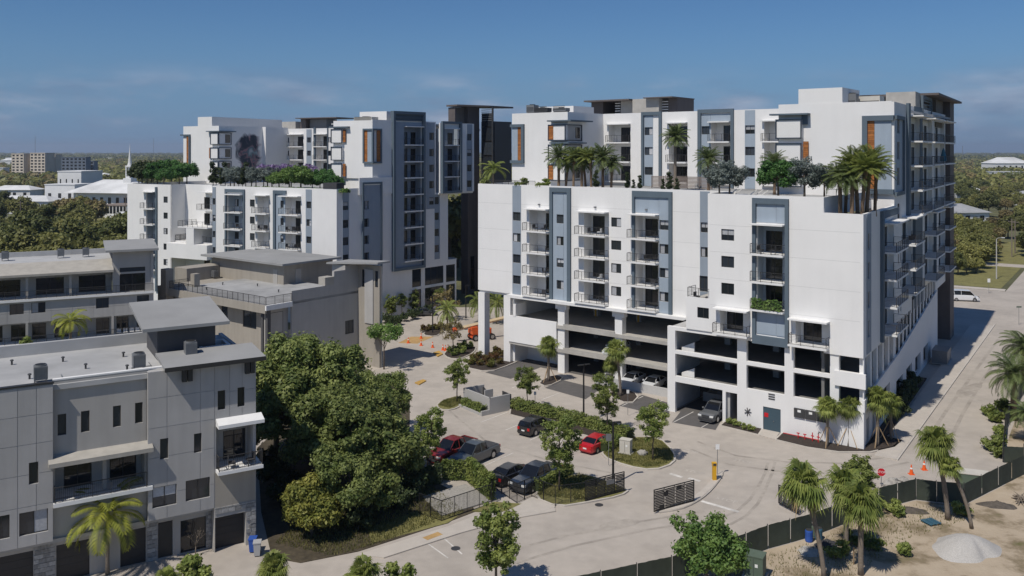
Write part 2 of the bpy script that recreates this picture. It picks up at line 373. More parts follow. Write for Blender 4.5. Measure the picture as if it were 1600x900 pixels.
# ------------------------------------------------------------------ building kit
R5 = lambda q: max(0.1, round(q * 20) / 20)
RW = random.Random(5)
def win(fr, parent, x0, x1, zb, zt, y, style='slide', name='window', fm='frame', gm='glass'):
    """window (frame) with its pane, set back in an opening of a wall whose front is at y"""
    w, h = R5(x1 - x0), R5(zt - zb)
    def fmk():
        mb = MB(); t = 0.06
        mb.box(-w / 2, -w / 2 + t, 0, .1, 0, h); mb.box(w / 2 - t, w / 2, 0, .1, 0, h)
        mb.box(-w / 2 + t, w / 2 - t, 0, .1, 0, t); mb.box(-w / 2 + t, w / 2 - t, 0, .1, h - t, h)
        if style in ('slide', 'grid', 'door'): mb.box(-.03, .03, .012, .09, t, h - t)
        if style in ('hung', 'grid'): mb.box(-w / 2 + t, w / 2 - t, .014, .088, h * .5 - .03, h * .5 + .03)
        if style == 'store':
            n = max(1, int(w / 1.5))
            for i in range(1, n): mb.box(-w / 2 + w * i / n - .03, -w / 2 + w * i / n + .03, .012, .09, t, h - t)
            for k in range(1, max(1, int(h / 2.2))): mb.box(-w / 2 + t, w / 2 - t, .014, .088, 2.2 * k - .03, 2.2 * k + .03)
        return mb.mesh('window_frame', fm)
    o = put(name, cached(('win', w, h, style, fm), fmk), parent, fr, (x0 + x1) / 2, y + .09, zb)
    blind = RW.random() < 0.3 and style in ('slide', 'hung')
    var = RW.choice((0, 1, 2)) if blind else -1
    def gmk():
        mb = MB(); mb.box(-w / 2 + .05, w / 2 - .05, .045, .06, .05, h - .05)
        if var == 0: mb.box(-w / 2 + .07, -.04, .036, .045, .07, h - .07, 1)
        if var == 1: mb.box(-w / 2 + .07, w / 2 - .07, .036, .045, h * .5, h - .07, 1)
        if var == 2: mb.box(.04, w / 2 - .07, .036, .045, .07, h - .07, 1)
        return mb.mesh('pane', [gm, 'curtain'])
    put('pane', cached(('pane', w, h, var, gm), gmk), o)
    return o
def rail_mesh(w, dl, dr, h=1.05, bars='h', m='rail'):
    """railing along x 0..w at y 0, returning dl / dr deep at its left and right end"""
    def mk():
        mb = MB(); n = max(1, round(w / 1.2))
        runs = [((0, 0), (w, 0))]
        if dl: runs.append(((0, dl), (0, .03)))
        if dr: runs.append(((w, .03), (w, dr)))
        for (ax, ay), (bx, by) in runs:
            L = math.hypot(bx - ax, by - ay); k = max(1, round(L / 1.2))
            for i in range(k + 1):
                px, py = ax + (bx - ax) * i / k, ay + (by - ay) * i / k
                mb.box(px - .022, px + .022, py - .022, py + .022, 0, h)
            hor = abs(bx - ax) > abs(by - ay)
            def rl(z, t):
                if hor: mb.box(ax, bx, ay - t, ay + t, z - t, z + t)
                else: mb.box(ax - t, ax + t, min(ay, by), max(ay, by), z - t, z + t)
            rl(h + .02, .025); rl(.1, .016)
            if bars == 'h':
                for q in range(1, 6): rl(.1 + q * (h - .1) / 6, .009)
            else:
                kk = int(L / .13)
                for q in range(1, kk):
                    px, py = ax + (bx - ax) * q / kk, ay + (by - ay) * q / kk
                    mb.box(px - .009, px + .009, py - .009, py + .009, .1, h)
        return mb.mesh('railing', m)
    return cached(('rail', R5(w), R5(dl) if dl else 0, R5(dr) if dr else 0, h, bars, m), mk)
def balcony(fr, parent, x0, x1, yf, yb, z, left=True, right=True, rail=True, t=0.2, m='slab_white', side=None):
    w, dp = R5(x1 - x0), R5(yb - yf)
    me = cached(('slab', w, dp, t, m), lambda: MB().box(0, w, 0, dp, -t, 0).mesh('balcony', m))
    o = put('balcony', me, parent, fr, x0, yf, z)
    sd = side if side is not None else dp
    if rail: put('railing', rail_mesh(w - .1, sd - .06 if left else 0, sd - .06 if right else 0), o, None, .05, .05, 0)
    return o
def canopy(fr, parent, x0, x1, yf, yb, z, t=0.16, m='slab_white', name='canopy'):
    w, dp = R5(x1 - x0), R5(yb - yf)
    return put(name, cached(('can', w, dp, t, m), lambda: MB().box(0, w, 0, dp, -t, 0).mesh('canopy', m)), parent, fr, x0, yf, z)
def stack(fr, parent, x0, x1, y, floors, top, doors, recess=1.7, proj=1.0, ext=0.25, wins=(), wm='white', can=True, lower=None, rail_left=True, rail_right=True, dtop=2.35):
    """a column of recessed balconies: inner walls, doors, windows, slabs, railings, canopy. returns its opening in the facade"""
    b = floors[0]
    hl = [(d0, d1, z + .05, z + dtop) for z in floors for d0, d1 in doors] + [(a, c, z + .95, z + dtop - .1) for z in floors for a, c in wins]
    mb = MB(); mb.wall(x0 - .15, x1 + .15, b, top, y + recess, .25, hl)
    mb.box(x0 - .25, x0, y + .31, y + recess - .002, b, top); mb.box(x1, x1 + .25, y + .31, y + recess - .002, b, top)
    mb.build('recess_wall', wm, parent, fr)
    for z in floors:
        for d0, d1 in doors: win(fr, parent, d0, d1, z + .05, z + dtop, y + recess, 'door', 'sliding_door', gm='glass_dark')
        for a, c in wins: win(fr, parent, a, c, z + .95, z + dtop - .1, y + recess, 'slide')
        balcony(fr, parent, x0 - ext, x1 + .02, y - proj, y - .003, z, rail_left, rail_right)
        MB().box(x0 + .003, x1 - .003, y, y + recess - .003, z - .2, z - .003).build('recess_floor', 'slab_white', parent, fr)
    if can: canopy(fr, parent, x0 - ext, x1 + .05, y - proj - .1, y - .003, top + .1)
    return (x0, x1, b - .2, top)
def side_frame(fr, x, y): return Fr(*fr.world(x, y), fr.a - 90)     # facade turning away at a right-hand corner
def boards(fr, parent, x0, x1, z0, z1, y, m='wood', step=0.22):
    """horizontal wooden boards, one object each"""
    n = max(2, int((z1 - z0) / step)); hh = (z1 - z0) / n; w = R5(x1 - x0)
    me = cached(('board', w, round(hh, 3), m), lambda: MB().box(0, w, 0, .05, .012, hh - .012).mesh('board', m))
    back = MB().box(x0, x1, y + .05, y + .07, z0, z1).build('board_backing', 'frame', parent, fr)
    for i in range(n):
        put('board', me, parent, fr, x0, y - RW.random() * .015, z0 + i * hh)
def slats(fr, parent, x0, x1, z0, z1, y, m='slate', step=0.45, t=.14, name='louver_slat'):
    n = int((z1 - z0) / step); w = R5(x1 - x0)
    me = cached(('slat', w, t, m), lambda: MB().box(0, w, 0, .18, 0, t).mesh(name, m))
    for i in range(n): put(name, me, parent, fr, x0, y, z0 + (i + .3) * (z1 - z0) / n)
def ring(mb, x0, x1, z0, z1, y0, y1, t, mi=0, tb=None, sides='lrtb'):
    tb = t if tb is None else tb
    if 'l' in sides: mb.box(x0, x0 + t, y0, y1, z0, z1, mi)
    if 'r' in sides: mb.box(x1 - t, x1, y0, y1, z0, z1, mi)
    a, b = x0 + (t if 'l' in sides else 0), x1 - (t if 'r' in sides else 0)
    if 't' in sides: mb.box(a, b, y0, y1, z1 - tb, z1, mi)
    if 'b' in sides: mb.box(a, b, y0, y1, z0, z0 + tb, mi)
    return mb
def hole(w): return (w[0], w[1], w[2], w[3])

# ------------------------------------------------------------------ building A: the white apartment block on the right
fA = Fr(27.18, 93.9, 38)
A = thing('apartment_building', 'large white apartment block over an open garage, palms on its deck, right of centre', 'building', fA.ox, fA.oy)
FL = [10.2, 13.2, 16.2, 19.2]; Y1 = 6.75; TOP = 25.5
X = lambda u: fA.x(u, Y1)
holes = []; ws = []
for k, z in enumerate(FL):
    for u0, u1, st in ((801.6, 813.6, 'slide'), (870, 881, 'slide'), (955, 970.5, 'slide'), (1031, 1045.5, 'slide')):
        ws.append((X(u0), X(u1), z + 1.2, z + 2.42, st))
    if k > 1: ws.append((X(1095), X(1108), z + 1.2, z + 2.42, 'slide'))
    elif k == 1: ws.append((X(1093), X(1108), z + .0, z + 1.9, 'slide'))
wh = [hole(w) for w in ws]
s1 = stack(fA, A, X(827), X(859.5), Y1, FL, 22.2, [(X(840.5), X(858))], recess=1.9, proj=1.1, ext=.5)
s2 = stack(fA, A, X(912.5), X(951), Y1, FL, 22.2, [(X(914), X(933))], recess=1.9, proj=1.1, ext=.9)
s3 = stack(fA, A, X(993), X(1030), Y1, FL, 22.2, [(X(996.5), X(1017))], recess=1.9, proj=1.1, ext=.7)
hA1 = wh + [s1, s2, s3]
MB().wall(-46.1, -6.0, 9.9, TOP, Y1, .3, hA1).build('wall', 'white', A, fA)
for w in ws: win(fA, A, w[0], w[1], w[2], w[3], Y1, w[4])
def cladding(u0, u1, z0, z1, m, y=Y1, fr=fA, par=None, hs=(), t=.06, name='cladding_panel'):
    a, b = fr.x(u0, y), fr.x(u1, y)
    MB().wall(a, b, z0, z1, y - t, t - .003, hs).build(name, m, par or A, fr)
cladding(801, 814.2, 9.95, 25.4, 'blue_grey', hs=hA1)
cladding(864.5, 880.8, 9.95, 24.65, 'steel_blue', hs=hA1); cladding(881.2, 887.5, 9.95, 24.65, 'steel_blue', hs=hA1, t=.08)
cladding(993, 1030, 22.45, 24.45, 'steel_blue', hs=hA1); cladding(1030.3, 1046, 9.95, 24.45, 'steel_blue', hs=hA1, t=.08)
cladding(1094, 1109, 12, 25.4, 'blue_grey', hs=hA1)
def slate_frame(u0, u1, b0, b1, z0, z1, tb, y=Y1, fr=fA, par=None, m='slate', p=.3, sides='lrt'):
    mb = MB(); x0, x1, xa, xb = fr.x(u0, y), fr.x(u1, y), fr.x(b0, y), fr.x(b1, y)
    if 'l' in sides: mb.box(x0, xa, y - p, y - .004, z0, z1)
    if 'r' in sides: mb.box(xb, x1, y - p, y - .004, z0, z1)
    q0, q1 = (xa if 'l' in sides else x0), (xb if 'r' in sides else x1)
    if 't' in sides: mb.box(q0, q1, y - p, y - .004, z1 - tb, z1)
    if 'b' in sides: mb.box(q0, q1, y - p, y - .004, z0, z0 + tb)
    mb.build('facade_frame', m, par or A, fr)
slate_frame(860, 892.6, 864.5, 887.5, 9.9, 25.3, .6)
slate_frame(989, 1051, 992.8, 1046, 9.9, 25.2, .75)
for u in (843, 930.5, 1010.5):                             # little wall lamps above the canopies
    x = X(u); MB().box(x - .15, x + .15, Y1 - .22, Y1 - .003, 22.75, 22.95).build('wall_lamp', 'metal_grey', A, fA)
# overhang, tall posts and open garage decks under the left half
MB().box(-46.1, -6.0, Y1 + .3, 30, 9.55, 9.9).build('soffit', 'white', A, fA)
MB().box(-40.0, -9.2, Y1 - .9, Y1 + .297, 9.52, 9.897).build('slab_edge', 'slab_white', A, fA)
for u in (752, 792): 
    x = X(u); MB().box(x - .6, x + .6, Y1 + .02, Y1 + 1.2, 0, 9.55).build('post', 'white', A, fA)
MB().box(-46.1, -45.8, Y1 + .3, 40, 9.9, TOP).build('end_wall', 'white', A, fA)
for zt in (3.3, 6.5):
    MB().box(-40.0, -11.0, Y1 - .35, 30, zt - .45, zt).build('garage_slab', 'concrete', A, fA)
bo = [(-39 + 4.2 * i, -35.6 + 4.2 * i, z, z + 1.9) for i in range(8) for z in (.9, 4.3, 7.4)]  # openings added in the garage back wall to let daylight in
MB().wall(-40.0, -6, 0, 9.55, 30, .3, bo).build('garage_back_wall', 'garage_wall', A, fA)
MB().box(-40.05, -39.7, Y1 + .6, 30, 0, 9.55).build('garage_side_wall', 'white', A, fA)
for u in (877.5, 967):
    x = X(u); mb = MB(); mb.box(x - .55, x + .55, Y1 - .1, Y1 + .9, 0, 9.5); mb.box(x - .9, x + .9, Y1 - .2, Y1 + .6, 8.7, 9.5)
    mb.build('garage_column', 'white', A, fA)
for x in (-37, -31, -24, -17):
    for y in (15.5, 24): MB().box(x - .35, x + .35, y - .35, y + .35, 0, 9.5).build('garage_column', 'garage_wall', A, fA)
    put('bollard_sleeve', cached('slv', lambda: MB().box(-.14, .14, -.05, -.02, 0, 1.2).mesh('bollard_sleeve', 'yellow')), A, fA, x, 15.14, 6.5)
MB().box(X(797), X(872), Y1 - .45, Y1 - .15, 3.2, 6.9).build('spandrel', 'white', A, fA)
MB().box(X(805), X(809), Y1 - .5, Y1 + 2, 6.9, 8.6).build('upstand', 'white', A, fA)
for zt in (6.5, 3.3):
    MB().box(X(882), X(962), Y1 - .33, Y1 - .2, zt, zt + .25).build('wheel_kerb', 'concrete', A, fA)
MB().box(X(800), X(858), Y1 + 3.5, Y1 + 3.8, 0, 2.85).build('garage_inner_wall', 'white', A, fA)
MB().box(X(940), -11.7, Y1 - 1.75, Y1 - 1.5, 0, 1.05).build('garage_low_wall', 'garage_wall', A, fA)

# scored joints in the render, one band per floor line
def score(fr, par, x0, x1, z, y, hs):
    cuts = sorted((h[0], h[1]) for h in hs if h[2] < z + .04 and h[3] > z - .01); x = x0
    for c0, c1 in cuts + [(x1, x1)]:
        if c0 - x > .15: MB().box(x, c0 - .003, y - .003, y - .001, z, z + .03).build('score_joint', 'joint', par, fr)
        x = max(x, c1 + .003)
for z in (13.0, 16.0, 19.0, 22.75): score(fA, A, -46.1, -9.6, z, Y1, hA1 + [(X(a), X(b), 9, 26) for a, b in ((800.5, 814.5), (859.5, 893), (988.5, 1051.5), (1093.5, 1109))])
# right half, standing forward
X2 = lambda u: fA.x(u, 0)
hg = []
for r0, r1 in ((7.2, 9.5), (4.2, 6.8)):
    for u0, u1 in ((1054, 1151), (1165.5, 1225), (1239, 1296), (1310, 1347.5)):
        a, b = (r0, r1) if u0 < 1300 else ((7.7, 9.3) if r0 > 5 else (4.5, 6.2))
        hg.append((X2(u0), X2(u1), a, b))
hg += [(X2(1054), X2(1128), -.1, 3.55), (X2(1133), X2(1151), -.1, 3.45)]
hg.append((X2(1191.5), X2(1219), .05, 2.6))
MB().wall(X2(1042), 10.5, 0, 9.9, .15, .45, hg).build('garage_wall', 'white', A, fA)
MB().box(X2(1042), X2(1042) + .4, .6, Y1 + 1, 0, 9.9).build('garage_return_wall', 'white', A, fA)
MB().box(X2(1310) - .4, 10.75, -.12, .147, 6.25, 7.75).build('corner_spandrel', 'white', A, fA)
skew = lambda x0, y0, y1, z0, z1, e=.45: MB().prism([(x0, y0), (10.5 - e - .0805 * y0, y0), (10.5 - e - .0805 * y1, y1), (x0, y1)], z0, z1)      # the street side runs in at a slant
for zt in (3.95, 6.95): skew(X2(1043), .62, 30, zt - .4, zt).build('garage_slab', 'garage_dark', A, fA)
skew(X2(1042), .6, 30, 9.6, 9.9).build('garage_slab', 'garage_wall', A, fA)
for x in (-7.5, -1.5, 4):
    for y in (8, 17): MB().box(x - .35, x + .35, y - .35, y + .35, 0, 9.5).build('garage_column', 'garage_wall', A, fA)
MB().wall(-6.0, 7.9, 0, 9.6, 29.7, .3, [(-5.5 + 3.4 * i, -2.7 + 3.4 * i, z, z + 1.7) for i in range(4) for z in (.9, 4.6, 7.6)]).build('garage_back_wall', 'garage_wall', A, fA)  # window rows added here as well, so daylight reaches the decks
MB().box(X2(1133), X2(1133) + .3, .65, 7, 0, 3.5).build('garage_inner_wall', 'garage_wall', A, fA)
for zt in (3.95, 6.95):
    MB().prism([(X2(1054) + .1, 1.6), (X2(1054) + 1.7, 1.6), (X2(1054) + 1.7, 1.8), (X2(1054) + .1, 1.8)], zt, lambda x, y: zt + .35 + (x - X2(1054)) * .45).build('ramp_upstand', 'white', A, fA)
MB().box(X2(1060), X2(1112), 6.4, 6.7, 0, 1.1).build('garage_low_wall', 'garage_wall', A, fA)
# service door with its red notice, wall vents, meter cabinets
d = MB().box(X2(1191.5) + .03, X2(1219) - .03, .22, .3, .05, 2.57).build('service_door', 'door_blue', A, fA)
MB().box(-.5, -.05, -.02, .0, 0, .45).build('door_notice', 'stop_red', d, None, at=(X2(1200), .215, 1.5))
MB().box(0, .1, -.06, 0, 0, .05).build('handle', 'rim', d, None, at=(X2(1207), .218, 1.15))
for z in (5.9 - 2.4, 6.15 - 2.4, 6.4 - 2.4):
    MB().box(X2(1200), X2(1210), .1, .147, z, z + .12).build('wall_vent', 'metal_dark', A, fA)
for i, (u0, u1) in enumerate(((1240.5, 1257), (1258, 1275), (1276, 1291))):
    c = MB().box(X2(u0), X2(u1), -.02, .147, 2.15, 3.1).build('meter_cabinet', 'metal_dark', A, fA)
    MB().box(0, .35, -.01, 0, 0, .25).build('cabinet_label', 'sign_white', c, None, at=((X2(u0) + X2(u1)) / 2 - .17, -.022, 2.72))
# upper wall of the right half
hs = []
w2 = [(X2(1127), X2(1147), z + 1.15, z + 2.4) for z in FL[1:]] + [(X2(1089.5), X2(1107.5), 11.35, 12.55)]
for w in w2: win(fA, A, *w, 0, 'slide')
sb = stack(fA, A, X2(1183), X2(1227), 0, FL[1:], 22.35, [(X2(1186.5), X2(1213))], recess=1.8, proj=.9, ext=.5, wm='steel_blue')
sc = stack(fA, A, X2(1125), X2(1172), 0, [10.1], 12.75, [(X2(1126), X2(1152))], recess=1.6, proj=1.0, ext=.5)
sd = stack(fA, A, X2(1243), X2(1296), 0, [9.97], 12.6, [(X2(1247), X2(1276))], recess=1.6, proj=1.0, ext=.5)
hA2 = w2 + [sb, sc, sd]
MB().wall(X2(1108), X2(1287), 9.92, TOP, 0, .3, hA2).build('wall', 'white', A, fA)
MB().wall(X2(1287), 10.5, 9.35, 23.9, 0, .3, hA2).build('wall', 'white', A, fA)
for z in (13.0, 16.0, 19.0, 22.0): score(fA, A, X2(1110), 10.45, z, 0, hA2 + [(X2(1176), X2(1233.5), 9, 26)])
MB().box(X2(1287) - .3, X2(1287), .3, 17, 23.5, TOP).build('planter_wall', 'white', A, fA)
MB().wall(X2(1072), X2(1108), 9.92, 13.6, 0, .3, hA2).build('wall', 'white', A, fA)
MB().box(X2(1072), X2(1108), .3, Y1, 12.9, 13.2).build('terrace_floor', 'concrete', A, fA)
put('railing', rail_mesh(X2(1108) - X2(1074), 2.0, 0), A, fA, X2(1074), .1, 13.6)
cladding(1182.5, 1213, 10.5, 12.75, 'steel_blue', 0, hs=[sb]); cladding(1213.4, 1227, 10.5, 12.75, 'steel_blue', 0, hs=[sb], t=.08)
cladding(1182.5, 1213, 22.6, 24.6, 'steel_blue', 0, hs=[sb]); cladding(1213.4, 1227, 22.6, 24.6, 'steel_blue', 0, hs=[sb], t=.08)
slate_frame(1176.5, 1233, 1182, 1227.5, 9.4, 25.2, .6, 0, sides='lrt'); MB().box(X2(1182), X2(1227.5), -.3, -.004, 9.4, 10.3).build('facade_frame', 'slate', A, fA)
# roof decks
MB().box(-45.8, X2(1108), Y1 + .3, 27, 24.5, 24.9).build('roof_deck', 'terrace', A, fA)
MB().box(X2(1108), X2(1287) - .3, .3, 27, 24.48, 24.88).build('roof_deck', 'terrace', A, fA)
skew(X2(1287), .3, 17, 22.9, 23.3, .3).build('planter_bed', 'mulch', A, fA)
MB().box(X2(1108) - .3, X2(1108) - .003, .3, Y1, 9.92, TOP).build('return_wall', 'white', A, fA)

# tower wings behind the deck
fAl = fA; ZT = 36.2
def wing_bay(fr, sfr, u0, xr, xs, levels, woods, m='white'):
    """corner bay window: white panel boxes in dark frames, one per floor, wrapping the corner"""
    y = 17.0
    for (z0, z1), wood in zip(levels, woods):
        x0 = fr.x(u0, y - .6)
        mb = MB().box(x0, xr + .6, y - .6, y - .003, z0, z1, 0)
        mb.box(xr + .003, xr + .6, y, y + xs, z0, z1, 0)
        b = mb.build('bay_window', m, A, fr)
        f = MB(); ring(f, x0 - .05, xr + .65, z0 - .1, z1 + .1, y - .72, y - .603, .14); f.box(xr + .603, xr + .72, y - .6, y + xs, z1 - .02, z1 + .1); f.box(xr + .603, xr + .72, y - .6, y + xs, z0 - .1, z0 + .02)
        f.box(xr + .603, xr + .72, y + xs - .14, y + xs, z0 + .02, z1 - .02)
        f.build('bay_frame', 'navy_frame', A, fr)
        if wood == 'l': boards(fr, A, x0 + .1, x0 + .9, z0 + .1, z1 - .1, y - .69)
        if wood == 'r': boards(fr, A, xr - .35, xr + .5, z0 + .1, z1 - .1, y - .69)
        if sfr: MB().box(xr + .602, xr + .66, y + xs * .55, y + xs * .85, z0 + .3, z1 - .3).build('bay_pane', 'glass_dark', A, fr)
LEV = [(25.9, 28.2), (28.95, 31.2), (31.95, 34.2)]
xl0, xl1 = fA.x(800, 17), fA.x(887, 17)
MB().box(xl0, xl1, 17, 45, 24.9, ZT).build('wing_wall', 'white', A, fA)
wing_bay(fA, True, 857, xl1 - .6, 3.8, LEV, ('l', '', 'l'))
MB().box(fA.x(855, 16), xl1 + 1.3, 15.9, 22.0, 34.75, 34.95).build('bay_hood', 'slate', A, fA)
MB().box(fA.x(857, 16), xl1 + .7, 16.2, 21.2, 31.42, 31.62).build('bay_hood', 'slate', A, fA)
mb = MB(); ring(mb, xl0 - .12, fA.x(818, 16.7), 28.4, 34.5, 16.6, 16.997, .45, sides='rtb'); mb.build('facade_frame', 'slate', A, fA)
MB().box(fA.x(799.5, 16.8), fA.x(808.5, 16.8), 16.85, 16.997, 28.85, 34.05).build('cladding_panel', 'steel_blue', A, fA)
boards(fA, A, fA.x(808.8, 16.8), fA.x(814.3, 16.8), 28.85, 34.05, 16.85)
# back wall of the court
Xb = lambda u: fA.x(u, 27)
FB_ = [25.6, 28.65, 31.7]
wb = []
for z in FB_:
    for u0, u1 in ((1007.5, 1020), (1096.5, 1109), (1164.5, 1179.5)): wb.append((Xb(u0), Xb(u1), z + 1.05, z + 2.25))
sa = stack(fA, A, Xb(951), Xb(985), 27, FB_, 34.5, [(Xb(961), Xb(978))], recess=1.8, proj=.6, ext=.3)
s_b = stack(fA, A, Xb(1045), Xb(1074), 27, FB_, 34.5, [(Xb(1047), Xb(1068))], recess=1.8, proj=.6, ext=.3)
s_c = stack(fA, A, Xb(1111), Xb(1141), 27, FB_, 34.5, [(Xb(1122), Xb(1140))], recess=1.8, proj=.6, ext=.3)
s_d = stack(fA, A, Xb(1194), Xb(1218), 27, FB_, 34.5, [(Xb(1208), Xb(1217))], recess=1.8, proj=.6, ext=.3)
hb = wb + [sa, s_b, s_c, s_d]
MB().wall(xl1, fA.x(1226, 27), 24.9, ZT, 27, .3, hb).build('wall', 'white', A, fA)
for w in wb: win(fA, A, *w, 27, 'slide')
cladding(1007, 1020.5, 24.95, 35.9, 'steel_blue', 27, hs=hb); cladding(1096.2, 1110.5, 24.95, 35.6, 'steel_blue', 27, hs=hb); cladding(1110.8, 1143, 34.7, 35.6, 'steel_blue', 27, hs=hb)
cladding(1164, 1180, 24.95, 36.1, 'steel_blue', 27, hs=hb)
slate_frame(1003, 1034.5, 1006.6, 1030.3, 24.95, 36.3, .5, 27); slate_frame(1091, 1147, 1096, 1142.5, 24.95, 36.4, .55, 27)
MB().box(xl1, -4.9, 27.3, 52, 35.2, 35.5).build('roof', 'roof_membrane', A, fA)
MB().box(xl0 + .3, xl1 - .3, 17.3, 45, 35.202, 35.5 + .72).build('roof', 'roof_membrane', A, fA)
# right wing
xr0, xr1 = fA.x(1216.5, 17), fA.x(1393, 17)
MB().box(xr0, xr1, 17, 17.3, 23.3, ZT).build('wing_wall', 'white', A, fA)
MB().box(xr0, xr0 + .3, 17.3, 27, 24.9, ZT).build('wing_wall', 'white', A, fA)
MB().box(fA.x(1247.5, 17), fA.x(1316, 17), 17.02, 24, ZT, 38.05).build('roof_block', 'white', A, fA)
for (z0, z1), wood in zip(LEV, ('', 'r', '')):
    x0, x1 = xr0 - .1, fA.x(1252, 16.4)
    MB().box(x0, x1, 16.4, 16.997, z0, z1).build('bay_window', 'white', A, fA)
    f = MB(); ring(f, x0 - .05, x1 + .05, z0 - .1, z1 + .1, 16.28, 16.397, .14); f.build('bay_frame', 'navy_frame', A, fA)
    if wood: boards(fA, A, x1 + .1, x1 + .75, z0, z1 + .3, 16.8)
MB().box(xr0 - .8, fA.x(1262, 16), 15.9, 17.003, 34.8, 35.0).build('bay_hood', 'slate', A, fA)
MB().box(fA.x(1252.8, 16.8), fA.x(1261.5, 16.8), 16.7, 16.997, 33.6, 34.8).build('bay_bracket', 'slate', A, fA)
mb = MB(); ring(mb, fA.x(1347, 16.7), xr1 + .3, 25.2, 34.5, 16.6, 16.997, .6, sides='ltb'); mb.build('facade_frame', 'slate', A, fA)
boards(fA, A, fA.x(1352.3, 16.8), fA.x(1366, 16.8), 25.8, 33.9, 16.85, step=.26)
MB().box(fA.x(1366.3, 16.8), xr1 + .02, 16.85, 16.997, 25.8, 33.9).build('cladding_panel', 'steel_blue', A, fA)
ac = fA.world(10.5, 0); fS = Fr(ac[0], ac[1], -56.6)          # street side, x runs away along it
fl = fA.local(*fS.world(60, 0))
MB().prism([(xr0 + .3, 17.3), (xr1 - .1, 17.3), (fl[0] + 1.4, fl[1] - 2), (fl[0] - 20, fl[1])], 35.2, 35.5).build('roof', 'roof_membrane', A, fA)
# the street side
Xs = lambda u: fS.x(u, 0)
XW = fS.local(*fA.world(xr1, 17))[0]
sh = []; sw = []
for z in FL: sw.append((1.9, 3.0, z + .9, z + 2.6))
for z in (25.7, 28.8, 31.9): sw.append((XW + 1.7, XW + 3.4, z + .5, z + 2.6))
sw.append((XW + 2.2, XW + 3.6, 22.0, 24.0))
for z in FL[:3]:
    for x in (19.6, 21.2, 31.2, 38.0, 50.5): sw.append((x, x + .75, z + .6, z + 2.4))
for w in sw: win(fS, A, *w, 0, 'slide')
st = []
for x0, x1, fl_, top in ((9.4, 16.8, FL, 22.3), (22.2, 29.5, [z - .3 + (3.0 if z < 11 else 0) for z in FL[1:]], 22.1), (40.5, 48.5, [12.3, 15.4, 18.6], 21.7), (54.5, 62, [12.0, 15.0, 18.4], 21.7)):
    st.append(stack(fS, A, x0, x1, 0, fl_, top, [(x0 + .3, x0 + 2.9), (x0 + 3.9, x0 + 6.6)], recess=.55, proj=1.6, ext=.0))
for x0, x1 in ((27.5, 36.0), (38.5, 47.5), (50, 61)):
    st.append(stack(fS, A, x0, x1, 0, [22.2 + .15, 25.35, 28.45, 31.6], 34.75, [(x0 + .3, x0 + 2.6), (x0 + 3.3, x0 + 4.6), (x0 + 5.3, x0 + 7.9)], recess=.55, proj=1.6, ext=.0))
glz = [(18.6 + 2.75 * i, 20.7 + 2.75 * i, 5.0 + .16 * i, 9.9 if i < 4 else 11.4) for i in range(12)]
SH = sw + st + glz
for w in glz: win(fS, A, *w, .12, 'plain', 'garage_glazing', gm='glass_dark')
MB().wall(0, XW, 9.4, 23.9, 0, .3, SH).build('street_wall', 'white', A, fS)
MB().wall(XW, 64, 9.4, 36.1, 0, .3, SH).build('street_wall', 'white', A, fS)
MB().wall(1.5, 3.6, 9.45, 23.8, -.06, .057, SH).build('cladding_panel', 'blue_grey', A, fS)
for x0, x1, z0, z1 in ((8.6, 9.35, 9.4, 23.7), (XW + 8.1, XW + 9.5, 21.5, 36.3), (30.2, 31.0, 11.2, 22.3), (49, 49.8, 11, 22.2)):
    MB().box(x0, x1, -.35, -.004, z0, z1).build('facade_frame', 'slate', A, fS)
MB().box(9.35, 18, -.35, -.004, 22.9, 23.7).build('facade_frame', 'slate', A, fS)
MB().wall(XW + .4, XW + 5.2, 25.4, 34.3, -.06, .057, SH).build('cladding_panel', 'steel_blue', A, fS)
mb = MB(); ring(mb, XW, XW + 5.8, 25.0, 34.5, -.3, -.062, .45, sides='rtb'); mb.build('facade_frame', 'slate', A, fS)
MB().wall(31.2, 38.2, 9.6, 36.2, -.06, .057, SH).build('cladding_panel', 'slate', A, fS)
# arcade of tall garage openings along the street
ah = glz + [(1.5 + 3.3 * i, 3.9 + 3.3 * i, 5.0 + .16 * i, 9.1) for i in range(5)] + [(19 + 7 * i, 23.5 + 7 * i, .4, 2.8) for i in range(4)] + [(2, 3.4, .1, 2.7), (5, 6.4, .1, 2.7), (8.5, 15, .3, 3.7)]
MB().wall(.6, 54, 0, 9.38, .1, .4, ah).build('arcade_wall', 'white', A, fS)
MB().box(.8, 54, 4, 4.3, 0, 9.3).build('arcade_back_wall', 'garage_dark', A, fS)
MB().prism([(0, -.12), (20, -.12), (20, .097), (0, .097)], lambda x, y: 3.9 + .05 * x, lambda x, y: 5.1 + .05 * x).build('ramp_band', 'white', A, fS)
MB().prism([(20.003, -.12), (52, -.12), (52, .097), (20.003, .097)], lambda x, y: 4.9 + .02 * (x - 20), lambda x, y: 6.1 + .10 * (x - 20)).build('ramp_band', 'white', A, fS)
# dark stair tower at the far end
MB().box(62.2, 67.0, -.7, 6, 0, 38.2).build('stair_tower', 'brown', A, fS)
MB().box(54, 62.2, .32, 6, 34, 38.2).build('stair_tower', 'taupe', A, fS)
MB().box(50, 54, 1.5, 7, 35.6, 37.3).build('lift_housing', 'concrete', A, fS)
MB().box(42, 69.5, -1.6, 9, 38.2, 38.5).build('tower_roof', 'brown', A, fS)
mb = MB(); ring(mb, 38.5, 47.0, 35.1, 38.0, -.1, .25, .45); mb.build('louver_frame', 'slate', A, fS); slats(fS, A, 39, 46.5, 35.6, 37.6, 0, 'slate', .42)
MB().box(34.5, 38.4, .3, 4, 35.5, 38.3).build('lift_housing', 'concrete', A, fS)
